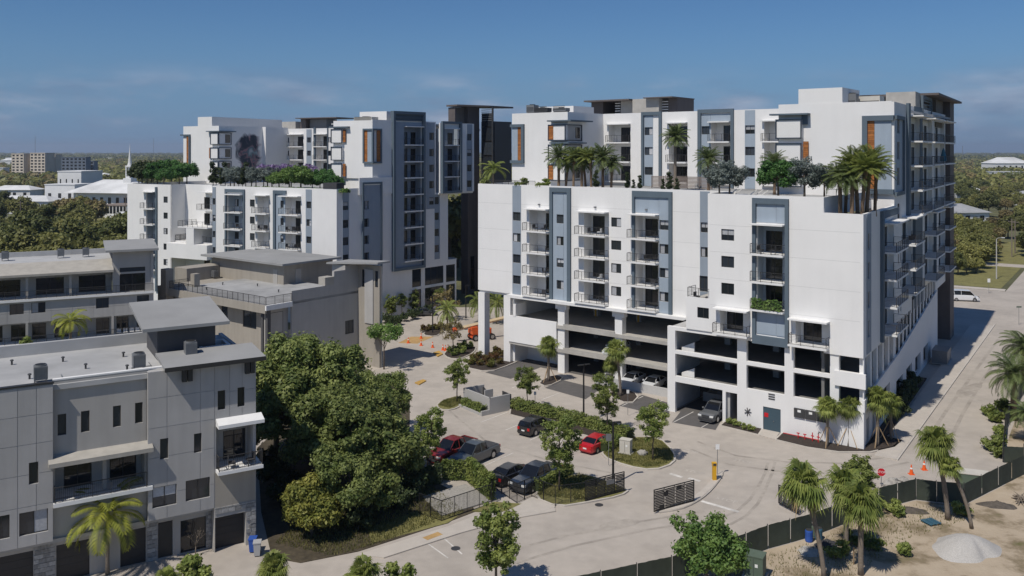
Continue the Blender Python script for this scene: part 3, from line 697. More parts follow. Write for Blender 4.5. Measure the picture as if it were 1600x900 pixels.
# roof structures
for u0, u1, z1, m in ((835, 896, 37.5, 'white'),):
    MB().box(fA.x(u0, 24), fA.x(u1, 24), 24, 30, 35.5, z1).build('roof_block', m, A, fA)
x = lambda u: fA.x(u, 36)
MB().box(x(924), x(942), 36, 42, 35.5, 38.7).build('roof_block', 'brown', A, fA)
MB().box(x(922), x(992), 34, 43, 38.7, 38.95).build('roof_slab', 'brown', A, fA)
MB().box(x(942.2), x(962), 40, 42, 35.5, 38.7).build('roof_block', 'metal_dark', A, fA)
slats(fA, A, x(961), x(969), 35.6, 38.6, 36, 'white', .4)
MB().box(x(970), x(992), 36, 42, 35.5, 38.7).build('roof_block', 'concrete', A, fA)
MB().box(x(993), x(1034), 35, 41, 35.5, 38.9).build('roof_block', 'concrete', A, fA)
slats(fA, A, x(1034.5), x(1044), 35.6, 38.6, 36, 'white', .4)
MB().box(x(1044.2), x(1058.5), 36, 41.9, 35.5, 38.9).build('roof_block', 'brown', A, fA)
MB().box(x(1014), x(1059.5), 34, 41.95, 38.9, 39.05).build('roof_slab', 'brown', A, fA)

# ------------------------------------------------------------------ building B: the white apartment block on the left
fB = Fr(-50.5, 159, 27.5)
B = thing('apartment_building', 'white apartment block with a mural and a planted roof deck, left of centre', 'building', fB.ox, fB.oy)
XB = lambda u, y=0: fB.x(u, y)
FBL = [7.0, 10.0, 13.0, 16.0, 19.1]; BT = 23.8
xB1 = XB(526)
bw = []
for z in FBL:
    bw += [(XB(255.5), XB(262), z + 1.2, z + 2.4), (XB(479), XB(486.5), z + 1.2, z + 2.4), (XB(332.5), XB(337), z + 1.2, z + 2.4)]
b1 = stack(fB, B, XB(228), XB(244), 0, FBL, 22.3, [(XB(235), XB(243))], recess=1.6, proj=.9, ext=.7, wm='blue_grey')
b2 = stack(fB, B, XB(355), XB(380.5), 0, FBL, 22.3, [(XB(369), XB(379))], recess=1.6, proj=.9, ext=.1, wins=[(XB(356.5), XB(363))], wm='steel_blue')
b3 = stack(fB, B, XB(402), XB(421), 0, FBL, 22.3, [(XB(410), XB(420))], recess=1.6, proj=.9, ext=.6)
b4 = stack(fB, B, XB(446), XB(470), 0, FBL, 22.3, [(XB(452), XB(463))], recess=1.6, proj=.9, ext=.9)
for z in FBL: bw += [(XB(390.5), XB(398), z + 1.1, z + 2.4), (XB(438.5), XB(443.5), z + 1.1, z + 2.4)]
hB = bw + [b1, b2, b3, b4]
for w in bw: win(fB, B, *w, 0, 'hung')
MB().wall(XB(199), XB(268), 0, BT, 0, .3, hB).build('wall', 'white', B, fB)
MB().wall(XB(332), xB1, 0, BT, 0, .3, hB).build('wall', 'white', B, fB)
fB2 = side_frame(fB, XB(268), 0); DR = fB.y(290, XB(268))
MB().wall(0, DR, 0, BT, 0, .3).build('court_wall', 'white', B, fB2)
rx0, rx1 = XB(268) - .3, XB(332) + .3
rd = [(fB.x(u, DR), fB.x(u + 9, DR), z + .05, z + 2.3) for z in FBL for u in (319,)]
MB().wall(rx0, rx1, 0, BT, DR, .3, rd).build('court_wall', 'white', B, fB)
for w in rd: win(fB, B, *w, DR, 'door', 'sliding_door', gm='glass_dark')
balcony(fB, B, fB.x(308, DR - 2), XB(331), DR - 2.2, DR - .003, 19.1); canopy(fB, B, fB.x(308, DR - 2), XB(331), DR - 2.2, DR - .003, 22.5)
balcony(fB, B, fB.x(291, 1), XB(331), DR - 4.5, DR - .003, 16.0)
balcony(fB, B, XB(268) + .05, XB(331), .8, DR - .003, 13.0)
MB().box(XB(268) + .02, XB(331), -1.2, DR - .01, 10.0, 12.75).build('terrace_block', 'white', B, fB)
MB().box(fB.x(292, -1), fB.x(304, -1), -1.2, DR - .02, 12.76, 15.75).build('terrace_pier', 'white', B, fB)
MB().box(XB(332) - .3, XB(332), .3, DR, 0, BT).build('court_wall', 'white', B, fB)
def cladB(u0, u1, z0, z1, m, t=.06): MB().wall(XB(u0), XB(u1), z0, z1, -t, t - .003, hB).build('cladding_panel', m, B, fB)
cladB(332.1, 337.4, 3, 23.6, 'blue_grey'); cladB(478, 487.3, 3, 23.6, 'blue_grey'); cladB(431.5, 446, 3, 23.2, 'steel_blue')
for u0, u1 in ((243.8, 246.2), (380.5, 383), (352.6, 355), (428, 431.5)): MB().box(XB(u0), XB(u1), -.3, -.004, 3, 23.3).build('facade_frame', 'slate', B, fB)
for u0, u1 in ((355.001, 380.4), (431.6, 448)): MB().box(XB(u0), XB(u1), -.3, -.004, 22.7, 23.3).build('facade_frame', 'slate', B, fB)
MB().box(XB(199) + .3, XB(268) - .31, .3, 40, 23.0, 23.2).build('roof_deck', 'terrace', B, fB)
MB().box(XB(332), xB1 - .3, .3, 30, 23.0, 23.2).build('roof_deck', 'terrace', B, fB)
MB().box(rx0, rx1, DR + .3, 30, 23.01, 23.19).build('roof_deck', 'terrace', B, fB)
MB().box(XB(199), XB(199) + .3, .3, 40, 0, BT).build('end_wall', 'white', B, fB)
MB().box(XB(505), xB1 + .02, -.05, 2.0, BT, BT + 1.0).build('deck_screen', 'fabric_dark', B, fB)
# right-hand side, turning away
bc = fB.world(xB1, 0); fBS = Fr(bc[0], bc[1], -48.5)
XS = lambda u, y=0: fBS.x(u, y)
XC = 7.83
bsw = [(XS(535.5), XS(544.5), z + 1.0, z + 2.4) for z in FBL] + [(XS(567.5), XS(575), z + .9, z + 2.4) for z in FBL]
for w in bsw: win(fBS, B, *w, 0, 'hung')
MB().wall(0, XC, 0, BT, 0, .3, bsw).build('wall', 'white', B, fBS)
MB().wall(4.7, XC + 4.4, BT + .002 - 1.2, 25.6, -.25, .2, []).build('deck_edge', 'white', B, fBS)
MB().wall(XS(535), XS(545), 3, 23.7, -.06, .057, bsw).build('cladding_panel', 'blue_grey', B, fBS)
MB().wall(XS(566), XS(593), 8.6, 24.3, -.31, .3, bsw).build('cladding_panel', 'blue_grey', B, fBS)
mb = MB(); ring(mb, XS(564), XS(595), 8.2, 24.8, -.5, -.32, .35); mb.build('facade_frame', 'slate', B, fBS)
# tower on the right-hand side
ps = fBS.world(XC, 0); lx, ly = fB.local(*ps)                     # right corner of the tower's sunlit front
xt0 = fB.x(521, ly)
MB().box(xt0, lx - .02, ly, ly + .3, 25.4, 35.8).build('tower_front', 'white', B, fB)
MB().box(xt0, xt0 + .3, ly + .3, ly + 14, 23.2, 35.8).build('tower_wall', 'white', B, fB)
MB().box(xt0, lx - .3, ly + .31, ly + 9, 23.2, 25.39).build('tower_underside', 'white', B, fB)
for k, ((z0, z1), wood) in enumerate(zip(((25.6, 28.0), (28.7, 31.0), (31.8, 34.2)), (1, 0, 1))):
    x0, x1 = xt0 - .1, fB.x(537, ly)
    MB().box(x0, x1, ly - .5, ly - .003, z0, z1).build('bay_window', 'white', B, fB)
    f = MB(); ring(f, x0 - .05, x1 + .05, z0 - .1, z1 + .1, ly - .62, ly - .503, .14); f.build('bay_frame', 'navy_frame', B, fB)
    if wood: boards(fB, B, x1 + .08, x1 + .65, z0 + .1, z1, ly - .3)
MB().box(xt0 - .5, fB.x(543, ly - .7), ly - .7, ly + .003, 34.5, 34.75).build('bay_hood', 'slate', B, fB)
mb = MB(); ring(mb, fB.x(568.5, ly), lx + .4, 28.1, 34.3, ly - .4, ly - .003, .3); mb.build('facade_frame', 'slate', B, fB)
boards(fB, B, fB.x(570.5, ly), fB.x(575, ly), 28.4, 34.0, ly - .2); MB().box(fB.x(575.2, ly), lx + .1, ly - .2, ly - .003, 28.4, 34.0).build('cladding_panel', 'steel_blue', B, fB)
mb = MB(); ring(mb, XC - .0, XS(595.5), 28.1, 34.3, -.3, -.004, .3, sides='rtb'); mb.build('facade_frame', 'slate', B, fBS)
boards(fBS, B, XS(588), XS(594), 28.4, 34.0, -.15)
XU = lambda u: XS(u)
tw = [(XU(687), XU(693), z + .9, z + 2.1) for z in (22.4, 25.4, 28.5, 31.6)]
tf = [10.0, 13.1, 16.2, 19.2, 22.3, 25.4, 28.4, 31.5]
sB1 = stack(fBS, B, XU(631), XU(659), 0, tf, 34.8, [(XU(634), XU(645)), (XU(650), XU(658))], recess=1.5, proj=.6, ext=.0, wm='blue_grey')
sB2 = stack(fBS, B, XU(686), XU(711), -1.0, tf[4:], 34.6, [(XU(687), XU(696)), (XU(702), XU(710))], recess=1.5, proj=.3, ext=.0, wm='blue_grey')
tw2 = [(XU(670.5), XU(678), z + .9, z + 2.3) for z in tf[3:]] + [(XU(679), XU(686), z + .9, z + 2.3) for z in tf[:4]]
hT = tw2 + [sB1]
stores = [(XU(644), XU(658), .2, 4.4), (XU(644), XU(658), 4.9, 8.2), (XU(664), XU(693), .2, 4.4), (XU(664), XU(693), 4.9, 8.2), (XU(697), XU(711), .2, 4.4), (XU(697), XU(711), 4.9, 8.2)]
hT += stores
for w in tw2: win(fBS, B, *w, 0, 'slide')
for w in stores: win(fBS, B, *w, 0, 'store', gm='glass_dark', name='shop_window')
MB().wall(XC, XU(681), BT - 23.8 + .0, 35.9, 0, .3, hT).build('tower_wall', 'white', B, fBS)
MB().wall(XU(681), XU(700), 0, 22.3, 0, .3, hT).build('tower_wall', 'white', B, fBS)
MB().wall(XU(700), XU(713), 0, 9.2, 0, .3, hT).build('shop_wall', 'white', B, fBS)
MB().box(XU(681), XU(716), .31, 12, 9.0, 9.25).build('shop_roof', 'roof_grey', B, fBS)
hU = [sB2] + [(XU(724), XU(731.5), z + .9, z + 2.2) for z in tf[4:]]
MB().wall(XU(682), XU(735), 22.3, 35.7, -1.0, .3, hU).build('tower_wall', 'white', B, fBS)
MB().box(XU(682), XU(735), -.7, 10, 22.0, 22.298).build('tower_underside', 'white', B, fBS)
for w in hU[1:]: win(fBS, B, *w, -1.0, 'slide')
MB().wall(XU(723.5), XU(732), 22.4, 35.6, -1.06, .057, hU).build('cladding_panel', 'blue_grey', B, fBS)
mb = MB(); ring(mb, XU(683.5), XU(714), 22.2, 36.0, -1.5, -1.004, .45); mb.build('facade_frame', 'slate', B, fBS)
mb = MB(); ring(mb, XU(612), XU(662), 8.4, 37.6, -.6, -.004, .5); mb.build('facade_frame', 'slate', B, fBS)
MB().wall(XU(613.6), XU(660), 8.9, 35.6, -.1, .096, hT).build('cladding_panel', 'blue_grey', B, fBS)
MB().box(XU(612), XU(662), -.003, .3, 35.9, 37.6).build('louver_backing', 'slate', B, fBS)
slats(fBS, B, XU(614), XU(660), 35.7, 37.3, -.3, 'slate', .4)
MB().wall(XU(666), XU(679), 19.3, 35.7, -.06, .057, hT).build('cladding_panel', 'blue_grey', B, fBS)
MB().wall(XU(679), XU(687), 9.6, 22.0, -.05, .047, hT).build('cladding_panel', 'blue_grey', B, fBS)
MB().box(XC, XU(735), .3, 12, 35.2, 35.5).build('roof', 'roof_membrane', B, fBS)
MB().box(XU(735) - .3, XU(735), -.7, 10, 22.3, 35.7).build('tower_end_wall', 'white', B, fBS)
MB().box(fB.x(562, ly + 5), fB.x(604, ly + 5), ly + 5, ly + 9, 35.5, 37.6).build('roof_block', 'white', B, fB)
# left wing with the mural
YW = 20.0
xw0, xw1 = fB.x(286.5, YW), fB.x(342, YW); yB = fB.y(445, xw1)
yB = min(yB, 42.0)
MB().box(xw0, xw1 - .3, YW, YW + .3, 23.2, 35.8).build('wing_front', 'white', B, fB)
fM_ = side_frame(fB, xw1, YW)
MB().box(0, yB - YW, 0, .3, 23.2, 35.8).build('wing_side', 'white', B, fM_)
MB().box(xw0, xw0 + .3, YW + .3, YW + 20, 23.2, 35.8).build('wing_side', 'white', B, fB)
MB().box(fB.x(309, YW), fB.x(331, YW), YW + .02, YW + .3, 35.8, 37.8).build('roof_block', 'white', B, fB)
MB().box(fB.x(331, YW) - .3, fB.x(331, YW), YW + .3, YW + 22, 35.8, 37.8).build('roof_block', 'white', B, fB)
for k, (z0, z1) in enumerate(((25.6, 28.0), (28.7, 31.0), (31.8, 34.2))):
    x0 = fB.x(329, YW - .5)
    mb = MB().box(x0, xw1 + .3, YW - .5, YW - .003, z0, z1); mb.box(xw1 + .003, xw1 + .3, YW, YW + 3.3, z0, z1); mb.build('bay_window', 'white', B, fB)
    f = MB(); ring(f, x0 - .05, xw1 + .35, z0 - .1, z1 + .1, YW - .62, YW - .503, .14); f.build('bay_frame', 'navy_frame', B, fB)
    f = MB(); ring(f, -.4, 3.3, z0 - .1, z1 + .1, -.42, -.303, .14); f.build('bay_frame', 'navy_frame', B, fM_)
    MB().box(1.5, 3.0, -.33, -.302, z0 + .25, z1 - .25).build('bay_pane', 'glass_dark', B, fM_)
    if k == 1: boards(fB, B, x0 - .65, x0 - .08, z0, z1, YW - .3)
MB().box(fB.x(326, YW), xw1 + .9, YW - .8, YW + 4.2, 34.5, 34.7).build('bay_hood', 'slate', B, fB)
mb = MB(); ring(mb, xw0 - .6, fB.x(298, YW), 27.5, 34.0, YW - .4, YW - .003, .3, sides='rt'); mb.build('facade_frame', 'slate', B, fB)
boards(fB, B, fB.x(292.5, YW), fB.x(296.5, YW), 26.0, 33.6, YW - .2)
mur, nt, pb = nodes_of('mural_paint'); N_, L_ = nt.nodes, nt.links
tc_ = N_.new('ShaderNodeTexCoord'); n_ = N_.new('ShaderNodeTexNoise'); n_.inputs['Scale'].default_value = .3; n_.inputs['Detail'].default_value = 5; n_.inputs['Distortion'].default_value = 1.2
L_.new(tc_.outputs['Object'], n_.inputs['Vector']); cr_ = N_.new('ShaderNodeValToRGB'); L_.new(n_.outputs['Fac'], cr_.inputs[0])
e = cr_.color_ramp.elements; e[0].position = .36; e[0].color = (.03, .04, .06, 1); e[1].position = .68; e[1].color = (.34, .38, .41, 1)
for p_, c_ in ((.46, (.05, .06, .085, 1)), (.50, (.30, .17, .19, 1)), (.535, (.09, .12, .15, 1)), (.60, (.17, .24, .26, 1))):
    q = e.new(p_); q.color = c_
mpp = N_.new('ShaderNodeMapping'); mpp.inputs['Location'].default_value = (-9.2 / 4.0, 0, -29.4 / 5.4); mpp.inputs['Scale'].default_value = (1 / 4.0, 0, 1 / 5.4); L_.new(tc_.outputs['Object'], mpp.inputs[0])
ln_ = N_.new('ShaderNodeVectorMath'); ln_.operation = 'LENGTH'; L_.new(mpp.outputs[0], ln_.inputs[0])
n2_ = N_.new('ShaderNodeTexNoise'); n2_.inputs['Scale'].default_value = .3; n2_.inputs['Detail'].default_value = 5; n2_.inputs['Distortion'].default_value = .8; L_.new(tc_.outputs['Object'], n2_.inputs['Vector'])
ad_ = N_.new('ShaderNodeMath'); ad_.operation = 'MULTIPLY_ADD'; L_.new(n2_.outputs['Fac'], ad_.inputs[0]); ad_.inputs[1].default_value = 1.5; L_.new(ln_.outputs['Value'], ad_.inputs[2])
mr_ = N_.new('ShaderNodeMapRange'); mr_.inputs['From Min'].default_value = 1.45; mr_.inputs['From Max'].default_value = 1.75; L_.new(ad_.outputs[0], mr_.inputs[0])
mx_ = N_.new('ShaderNodeMix'); mx_.data_type = 'RGBA'; L_.new(mr_.outputs[0], mx_.inputs['Factor']); L_.new(cr_.outputs[0], mx_.inputs['A']); mx_.inputs['B'].default_value = (.79, .78, .762, 1)
L_.new(mx_.outputs['Result'], pb.inputs['Base Color']); pb.inputs['Roughness'].default_value = .85
mo = MB().box(3.6, 13.1, -.012, -.003, 23.4, 35.4).build('mural', 'mural_paint', B, fM_); tag(mo, 'painted mural of dark swirling shapes on the white wing')
# back wall of B's court
xb0, xb1 = xw1, xt0
YB = yB
bk = []; kk = []
Xk = lambda u: fB.x(u, YB)
s5 = stack(fB, B, Xk(452), Xk(474), YB, [25.2, 28.3, 31.4], 34.2, [(Xk(458), Xk(467))], recess=1.6, proj=.6, ext=.6)
s6 = stack(fB, B, Xk(494), Xk(512), YB, [25.2, 28.3, 31.4], 34.2, [(Xk(498), Xk(509))], recess=1.6, proj=.6, ext=.6)
for z in (25.2, 28.3, 31.4): kk += [(Xk(447), Xk(453) - .3, z + .9, z + 2.1), (Xk(480), Xk(486), z + .9, z + 2.1), (Xk(513), Xk(518.5), z + .9, z + 2.1)]
MB().wall(xb0 - .3, xb1 + .3, 23.2, 35.6, YB, .3, kk + [s5, s6]).build('wall', 'white', B, fB)
for w in kk: win(fB, B, *w, YB, 'slide')
MB().box(13.2, yB - YW - .01, -1.0, -.003, 23.2, 35.85).build('wing_side', 'white', B, fM_)
for u0, u1 in ((491, 493.6), (512.2, 513)): MB().box(Xk(u0), Xk(u1), YB - .3, YB - .004, 23.3, 35.8).build('facade_frame', 'slate', B, fB)
MB().wall(Xk(479), Xk(487), 23.3, 35.4, YB - .06, .057, kk).build('cladding_panel', 'blue_grey', B, fB)
MB().box(xw0, xt0 + 3, YB + .3, YB + 16, 35.0, 35.3).build('roof', 'roof_membrane', B, fB)
MB().box(xw0 + .3, xw1 - .3, YW + .3, YB + .3, 35.0, 35.29).build('roof', 'roof_membrane', B, fB)
Xq = lambda u: fB.x(u, YB + 8)
MB().box(Xq(422), Xq(437), YB + 6, YB + 10, 35.3, 37.2).build('roof_block', 'white', B, fB)
MB().box(Xq(438), Xq(466), YB + 7, YB + 12, 35.3, 37.6).build('roof_block', 'concrete', B, fB)
MB().box(Xq(474), Xq(482), YB + 7, YB + 12, 35.3, 38.2).build('roof_block', 'brown', B, fB)
MB().box(Xq(484), Xq(510), YB + 8, YB + 12, 35.3, 38.1).build('roof_block', 'metal_grey', B, fB)
MB().box(Xq(474), Xq(538), YB + 5, YB + 13, 38.2, 38.4).build('roof_slab', 'brown', B, fB)
# dark stair and glass tower beyond it
fD = Fr(*g(743, 236 + 222, 0), -48.5)
D = thing('stair_tower', 'dark brown stair tower with thin roof slab between the two white blocks', 'tower', fD.ox, fD.oy)
XD = lambda u, y=0: fD.x(u, y)
MB().box(XD(731), XD(749), 0, 2, 0, 39.6).build('shaft', 'brown', D, fD)
MB().box(XD(714), XD(731) - .01, 1, 2, 22, 39.5).build('shaft', 'taupe', D, fD)
MB().box(XD(711), XD(714) - .01, 0, 2, 22, 39.4).build('shaft', 'brown', D, fD)
fD2 = Fr(*fD.world(XD(749), 0), 41.5)
for k in range(12):
    win(fD2, D, .6, 3.6, 2 + 3.05 * k, 4.8 + 3.05 * k, .0, 'grid', 'glazing', gm='glass')
MB().box(3.6, 3.9, .0, .3, 0, 39.5).build('corner_post', 'metal_dark', D, fD2)
MB().box(.0, 3.9, .6, 6, 0, 36.6).build('stair_core', 'metal_dark', D, fD2)
slats(fD2, D, .5, 3.6, 36.6, 39.3, .1, 'metal_grey', .42)
MB().prism([(XD(709), -1), (XD(709), 2.2), (XD(757) + 2, 2.2), (XD(757) + 6, -3), (XD(749), -3)], 39.6, 39.95).build('roof_slab', 'brown', D, fD)
win(fD, D, XD(735), XD(741), 1, 8, -.14, 'store', 'shop_window', gm='glass_dark')
# ------------------------------------------------------------------ grey townhouses
def ac_unit(fr, x, y, z, label, group='air conditioning units on the townhouse roofs'):
    X_, Y_ = fr.world(x, y)
    t = thing('air_conditioner', label, 'air conditioner', X_, Y_, z, group, fr.rot)
    def body():
        mb = MB(); mb.box(-.42, .42, -.42, .42, .32, 1.25)
        for i in range(9):
            q = -.38 + i * .095
            mb.box(q - .012, q + .012, -.44, -.42, .36, 1.2); mb.box(q - .012, q + .012, .42, .44, .36, 1.2)
            mb.box(.42, .44, q - .012, q + .012, .36, 1.2)
        mb.tube([(0, 0, 1.25), (0, 0, 1.34)], .4, 14); return mb.mesh('housing', 'metal_grey')
    put('housing', cached('acb', body), t)
    put('fan_grille', cached('acf', lambda: MB().tube([(0, 0, 1.34), (0, 0, 1.36)], .34, 14).mesh('fan_grille', 'fan_grille')), t)
    def stand():
        mb = MB()
        for a in (-.36, .36):
            for b in (-.36, .36): mb.box(a - .03, a + .03, b - .03, b + .03, 0, .28)
            mb.box(a - .03, a + .03, -.5, .5, .26, .318)
        return mb.mesh('stand', 'metal_grey')
    put('stand', cached('acs', stand), t)
def panels(fr, parent, x0, x1, z0, z1, y, cols, rows, hs, m='town_grey', t=.03):
    """scored stucco: each panel an object of its own, joints recessed"""
    xs = [x0 + (x1 - x0) * c for c in cols]; zs = [z0 + (z1 - z0) * r for r in rows]
    for i in range(len(xs) - 1):
        for k in range(len(zs) - 1):
            a, b, c, d = xs[i] + .02, xs[i + 1] - .02, zs[k] + .02, zs[k + 1] - .02
            MB().wall(a, b, c, d, y - t, t - .002, hs).build('panel', m, parent, fr)
fT = Fr(-19.8, 67, -31)
T = thing('townhouse_row', 'grey stucco townhouse row with white flat roof in the lower left foreground', 'townhouse', fT.ox, fT.oy)
XT = lambda u, y=0: fT.x(u, y)
TZ = 14.2
def zt(u, v, y=0): return fT.z(u, v, y)
E2 = 0.5
w1 = []                                            # windows in the bays (u0, u1, v-top, v-bottom at the left edge)
for u0, u1, va, vb, yy in ((45, 60, 722, 756, 0), (30, 75, 798, 834, 0), (-12, 15, 806, 843, 0), (250, 263, 685, 717, 0), (303, 315, 677, 707, 0), (238, 276, 759, 791, 0), (290, 328, 748, 780, 0)):
    w1.append((XT(u0), XT(u1), zt((u0 + u1) / 2, vb), zt((u0 + u1) / 2, va), yy))
w2_ = []
for u0, u1, va, vb in ((90, 103.5, 647, 680), (126.5, 140, 642, 675), (176.5, 189, 634, 667), (211, 223, 629, 661)):
    w2_.append((XT(u0, E2), XT(u1, E2), zt((u0 + u1) / 2, vb, E2), zt((u0 + u1) / 2, va, E2), E2))
w3 = []
for u0, u1, va, vb in ((340, 352, 610, 640), (371, 382, 605, 635)):
    w3.append((XT(u0, .0), XT(u1, .0), zt((u0 + u1) / 2, vb, 0), zt((u0 + u1) / 2, va, 0), 0))
for w in w1 + w2_ + w3: win(fT, T, *w[:4], w[4], 'slide' if w[1] - w[0] > 1.0 else 'plain')
h1 = [w[:4] for w in w1 + w3]; h2 = [w[:4] for w in w2_]
b_lo = 3.35
zb2 = zt(160, 768, E2)                              # mid balcony floor
zc2 = zt(160, 706, E2)
xa0, xa1, xb0_, xb1_, xe = XT(-60), XT(83), XT(231), XT(335), 0.0
MB().wall(xa0, xa1, b_lo, TZ + .05, 0, .3, h1).build('bay_wall', 'town_grey', T, fT)
MB().wall(xb0_, xb1_, b_lo, TZ, 0, .3, h1).build('bay_wall', 'town_grey', T, fT)
zc3 = zt(370, 657); zb3 = zt(370, 727)
ew = [(XT(337.5), -.25, zb3 + .0, zc3 - .12)]
MB().wall(xb1_, xe, b_lo, TZ, .0, .3, h1 + ew).build('end_wall', 'town_grey', T, fT)
MB().wall(xa1, xb0_, b_lo - .3, TZ + .1, E2, .3, h2 + [(xa1 + .15, xb0_ - .15, zb2, zc2 - .1)]).build('mid_wall', 'town_warm', T, fT)
panels(fT, T, xa0, xa1, b_lo, TZ, 0, (0, .2, .4, .6, .81, 1), (0, .25, .45, .64, .82, 1), h1)
panels(fT, T, xb0_, xb1_, b_lo, TZ, 0, (0, .28, .78, 1), (0, .17, .42, .62, .82, 1), h1)
panels(fT, T, xb1_, xe, zc3 + .1, TZ, 0, (0, .36, .66, 1), (0, .5, 1), h1)
# recessed loggia of the middle house
mh = [(XT(100, 2), XT(144, 2), zb2 + .05, zb2 + 2.3), (XT(172, 2), XT(214, 2), zb2 + .05, zb2 + 2.35)]
mb = MB(); mb.wall(xa1, xb0_, zb2 - .3, zc2, 2.3, .25, mh); mb.box(xa1 + .002, xa1 + .15, E2 + .31, 2.298, zb2, zc2); mb.box(xb0_ - .15, xb0_ - .002, E2 + .31, 2.298, zb2, zc2); mb.box(xa1 + .01, xb0_ - .01, E2 + .301, 2.299, zc2 - .1, zc2)
mb.build('loggia_wall', 'town_warm', T, fT)
for w in mh: win(fT, T, *w, 2.3, 'door', 'sliding_door', gm='glass_dark')
MB().box(xa1 + .003, xb0_ + .3, E2 - .75, 2.297, zb2 - .28, zb2 - .004).build('balcony', 'slab_white', T, fT)
put('railing', rail_mesh(xb0_ - xa1 - .2, .5, 0, bars='v'), T, fT, xa1 + .1, E2 - .68, zb2)
MB().prism([(xa1 - .3, E2 - 1.1), (xb0_ + .3, E2 - 1.1), (xb0_ + .3, E2 - .004), (xa1 - .3, E2 - .004)], zc2 - .25, lambda x, y: zc2 + .05 + (y - E2 + 1.1) * .25).build('canopy', 'canopy_tan', T, fT)
xm = XT(164, E2); MB().box(xm - .13, xm + .13, E2 + .31, E2 + .6, zb2, zc2 - .1).build('loggia_post', 'town_warm', T, fT)
# end house balcony
mh = [(XT(349, 1.4), XT(384, 1.4), zb3 + .05, zb3 + 2.3)]
mb = MB(); mb.wall(xb1_ + .002, -.002, zb3 - .3, zc3, 1.5, .25, mh); mb.box(xb1_ + .01, xb1_ + .2, .31, 1.49, zb3, zc3); mb.box(-.24, -.02, .31, 1.49, zb3, zc3)
mb.build('loggia_wall', 'town_warm', T, fT)
for w in mh: win(fT, T, *w, 1.5, 'door', 'sliding_door', gm='glass_dark')
MB().box(xb1_ + .1, .35, -.85, 1.49, zb3 - .26, zb3 - .004).build('balcony', 'slab_white', T, fT)
put('railing', rail_mesh(-xb1_ + .1, .75, .75, bars='v'), T, fT, xb1_ + .18, -.78, zb3)
MB().prism([(xb1_ + .1, -1.0), (.4, -1.0), (.4, -.035), (xb1_ + .1, -.035)], zc3 - .18, lambda x, y: zc3 + .08 + (y + 1.0) * .3).build('canopy', 'slab_white', T, fT)
MB().wall(xb1_ + .05, -.05, b_lo, zb3 - .27, -.035, .03).build('panel', 'town_tan', T, fT)
# ground floor: doors, garages, stone piers
dg = [(XT(336), XT(384)), (XT(188, 1), XT(228, 1)), (XT(88, 1), XT(140, 1)), (XT(-20), XT(52, 1))]
gh = [(a, b, 0, 2.6) for a, b in dg] + [(XT(247, 1), XT(270, 1), .05, 2.7), (XT(282, 1), XT(322, 1), .05, 2.5)]
MB().wall(xa0, 0, 0, b_lo + .2, 1.0, .3, gh).build('ground_wall', 'town_warm', T, fT)
MB().wall(xb1_, 0, 0, b_lo, -.04, 1.0, [(dg[0][0], dg[0][1], 0, 2.6)]).build('ground_wall', 'town_warm', T, fT)
for i, (a, b) in enumerate(dg):
    yy = .6 if i == 0 else 1.15
    dd = MB().box(a, b, yy, yy + .1, 0, 2.6).build('garage_door', 'garage_door', T, fT)
    for k in range(1, 5): MB().box(a + .05, b - .05, yy - .012, yy - .001, k * .52 - .02, k * .52).build('door_rib', 'frame', dd)
MB().box(XT(247, 1) + .05, XT(270, 1) - .05, 1.1, 1.2, .05, 2.6).build('entrance_door', 'frame', T, fT)
win(fT, T, XT(282, 1), XT(322, 1), .05, 2.5, 1.0, 'slide', 'sliding_door', gm='glass_dark')
MB().box(xa0, xe, .3, 1.01, b_lo - .25, b_lo - .002).build('soffit', 'town_grey', T, fT)
RS = random.Random(8)
def stones(x0, x1, z0, z1, y, hs=()):
    hh = .32; k = 0; z = z0
    while z < z1 - .05:
        x = x0 - (RS.random() * .4); 
        while x < x1:
            w = RS.uniform(.35, .75); a, b = max(x, x0) + .012, min(x + w, x1) - .012
            if b - a > .06 and not any(h[0] - .02 < (a + b) / 2 < h[1] + .02 and z < h[3] for h in hs):
                for h in hs:
                    if z < h[3]:
                        if a < h[0] < b: b = h[0]
                        if a < h[1] < b: a = h[1]
                MB().box(a, b, y - .05 - RS.random() * .03, y - .002, z + .012, min(z + hh, z1) - .012).build('stone', 'stone', T, fT)
            x += w
        z += hh
stones(xb1_ + .02, -.02, 0, b_lo, -.04, [(dg[0][0], dg[0][1], 0, 2.62)])
stones(XT(230, .9), XT(246, .9), 0, b_lo - .27, .99); stones(XT(322, .9), xb1_ - .02, 0, b_lo - .27, .99); stones(XT(52.5, .9), XT(87, .9), 0, b_lo - .27, .99)
# roofs
MB().box(xa0, XT(268), .31, 11.5, TZ - .5, TZ - .15).build('roof', 'roof_membrane', T, fT)
MB().box(XT(268) + .01, 0, .31, 11.5, TZ - .52, TZ - .16).build('roof', 'roof_membrane', T, fT)
MB().box(xa0, XT(235, 11), 11.2, 11.6, TZ - .5, TZ + .75).build('parapet', 'roof_membrane', T, fT)
MB().box(xa1 + .002, XT(266), -.02 + E2, E2 + .33, TZ + .1, TZ + .2).build('coping', 'slab_white', T, fT)
MB().box(xa0, xa1 + .05, -.08, .33, TZ + .05, TZ + .17).build('coping', 'frame', T, fT)
MB().box(-.3, 0, .31, 11.5, 0, TZ).build('gable_wall', 'town_grey', T, fT)
MB().box(xa0, -.31, 11.2, 11.5, 0, TZ - .5).build('rear_wall', 'town_grey', T, fT)
xr_ = XT(262)
mb = MB(); mb.prism([(xr_ - .3, -.7), (.6, -.7), (.6, 3.6), (xr_ - .3, 3.6)], lambda x, y: TZ + .05 + (y + .7) * .06, lambda x, y: TZ + .3 + (y + .7) * .06); o = mb.build('roof_slab', 'roof_grey', T, fT)
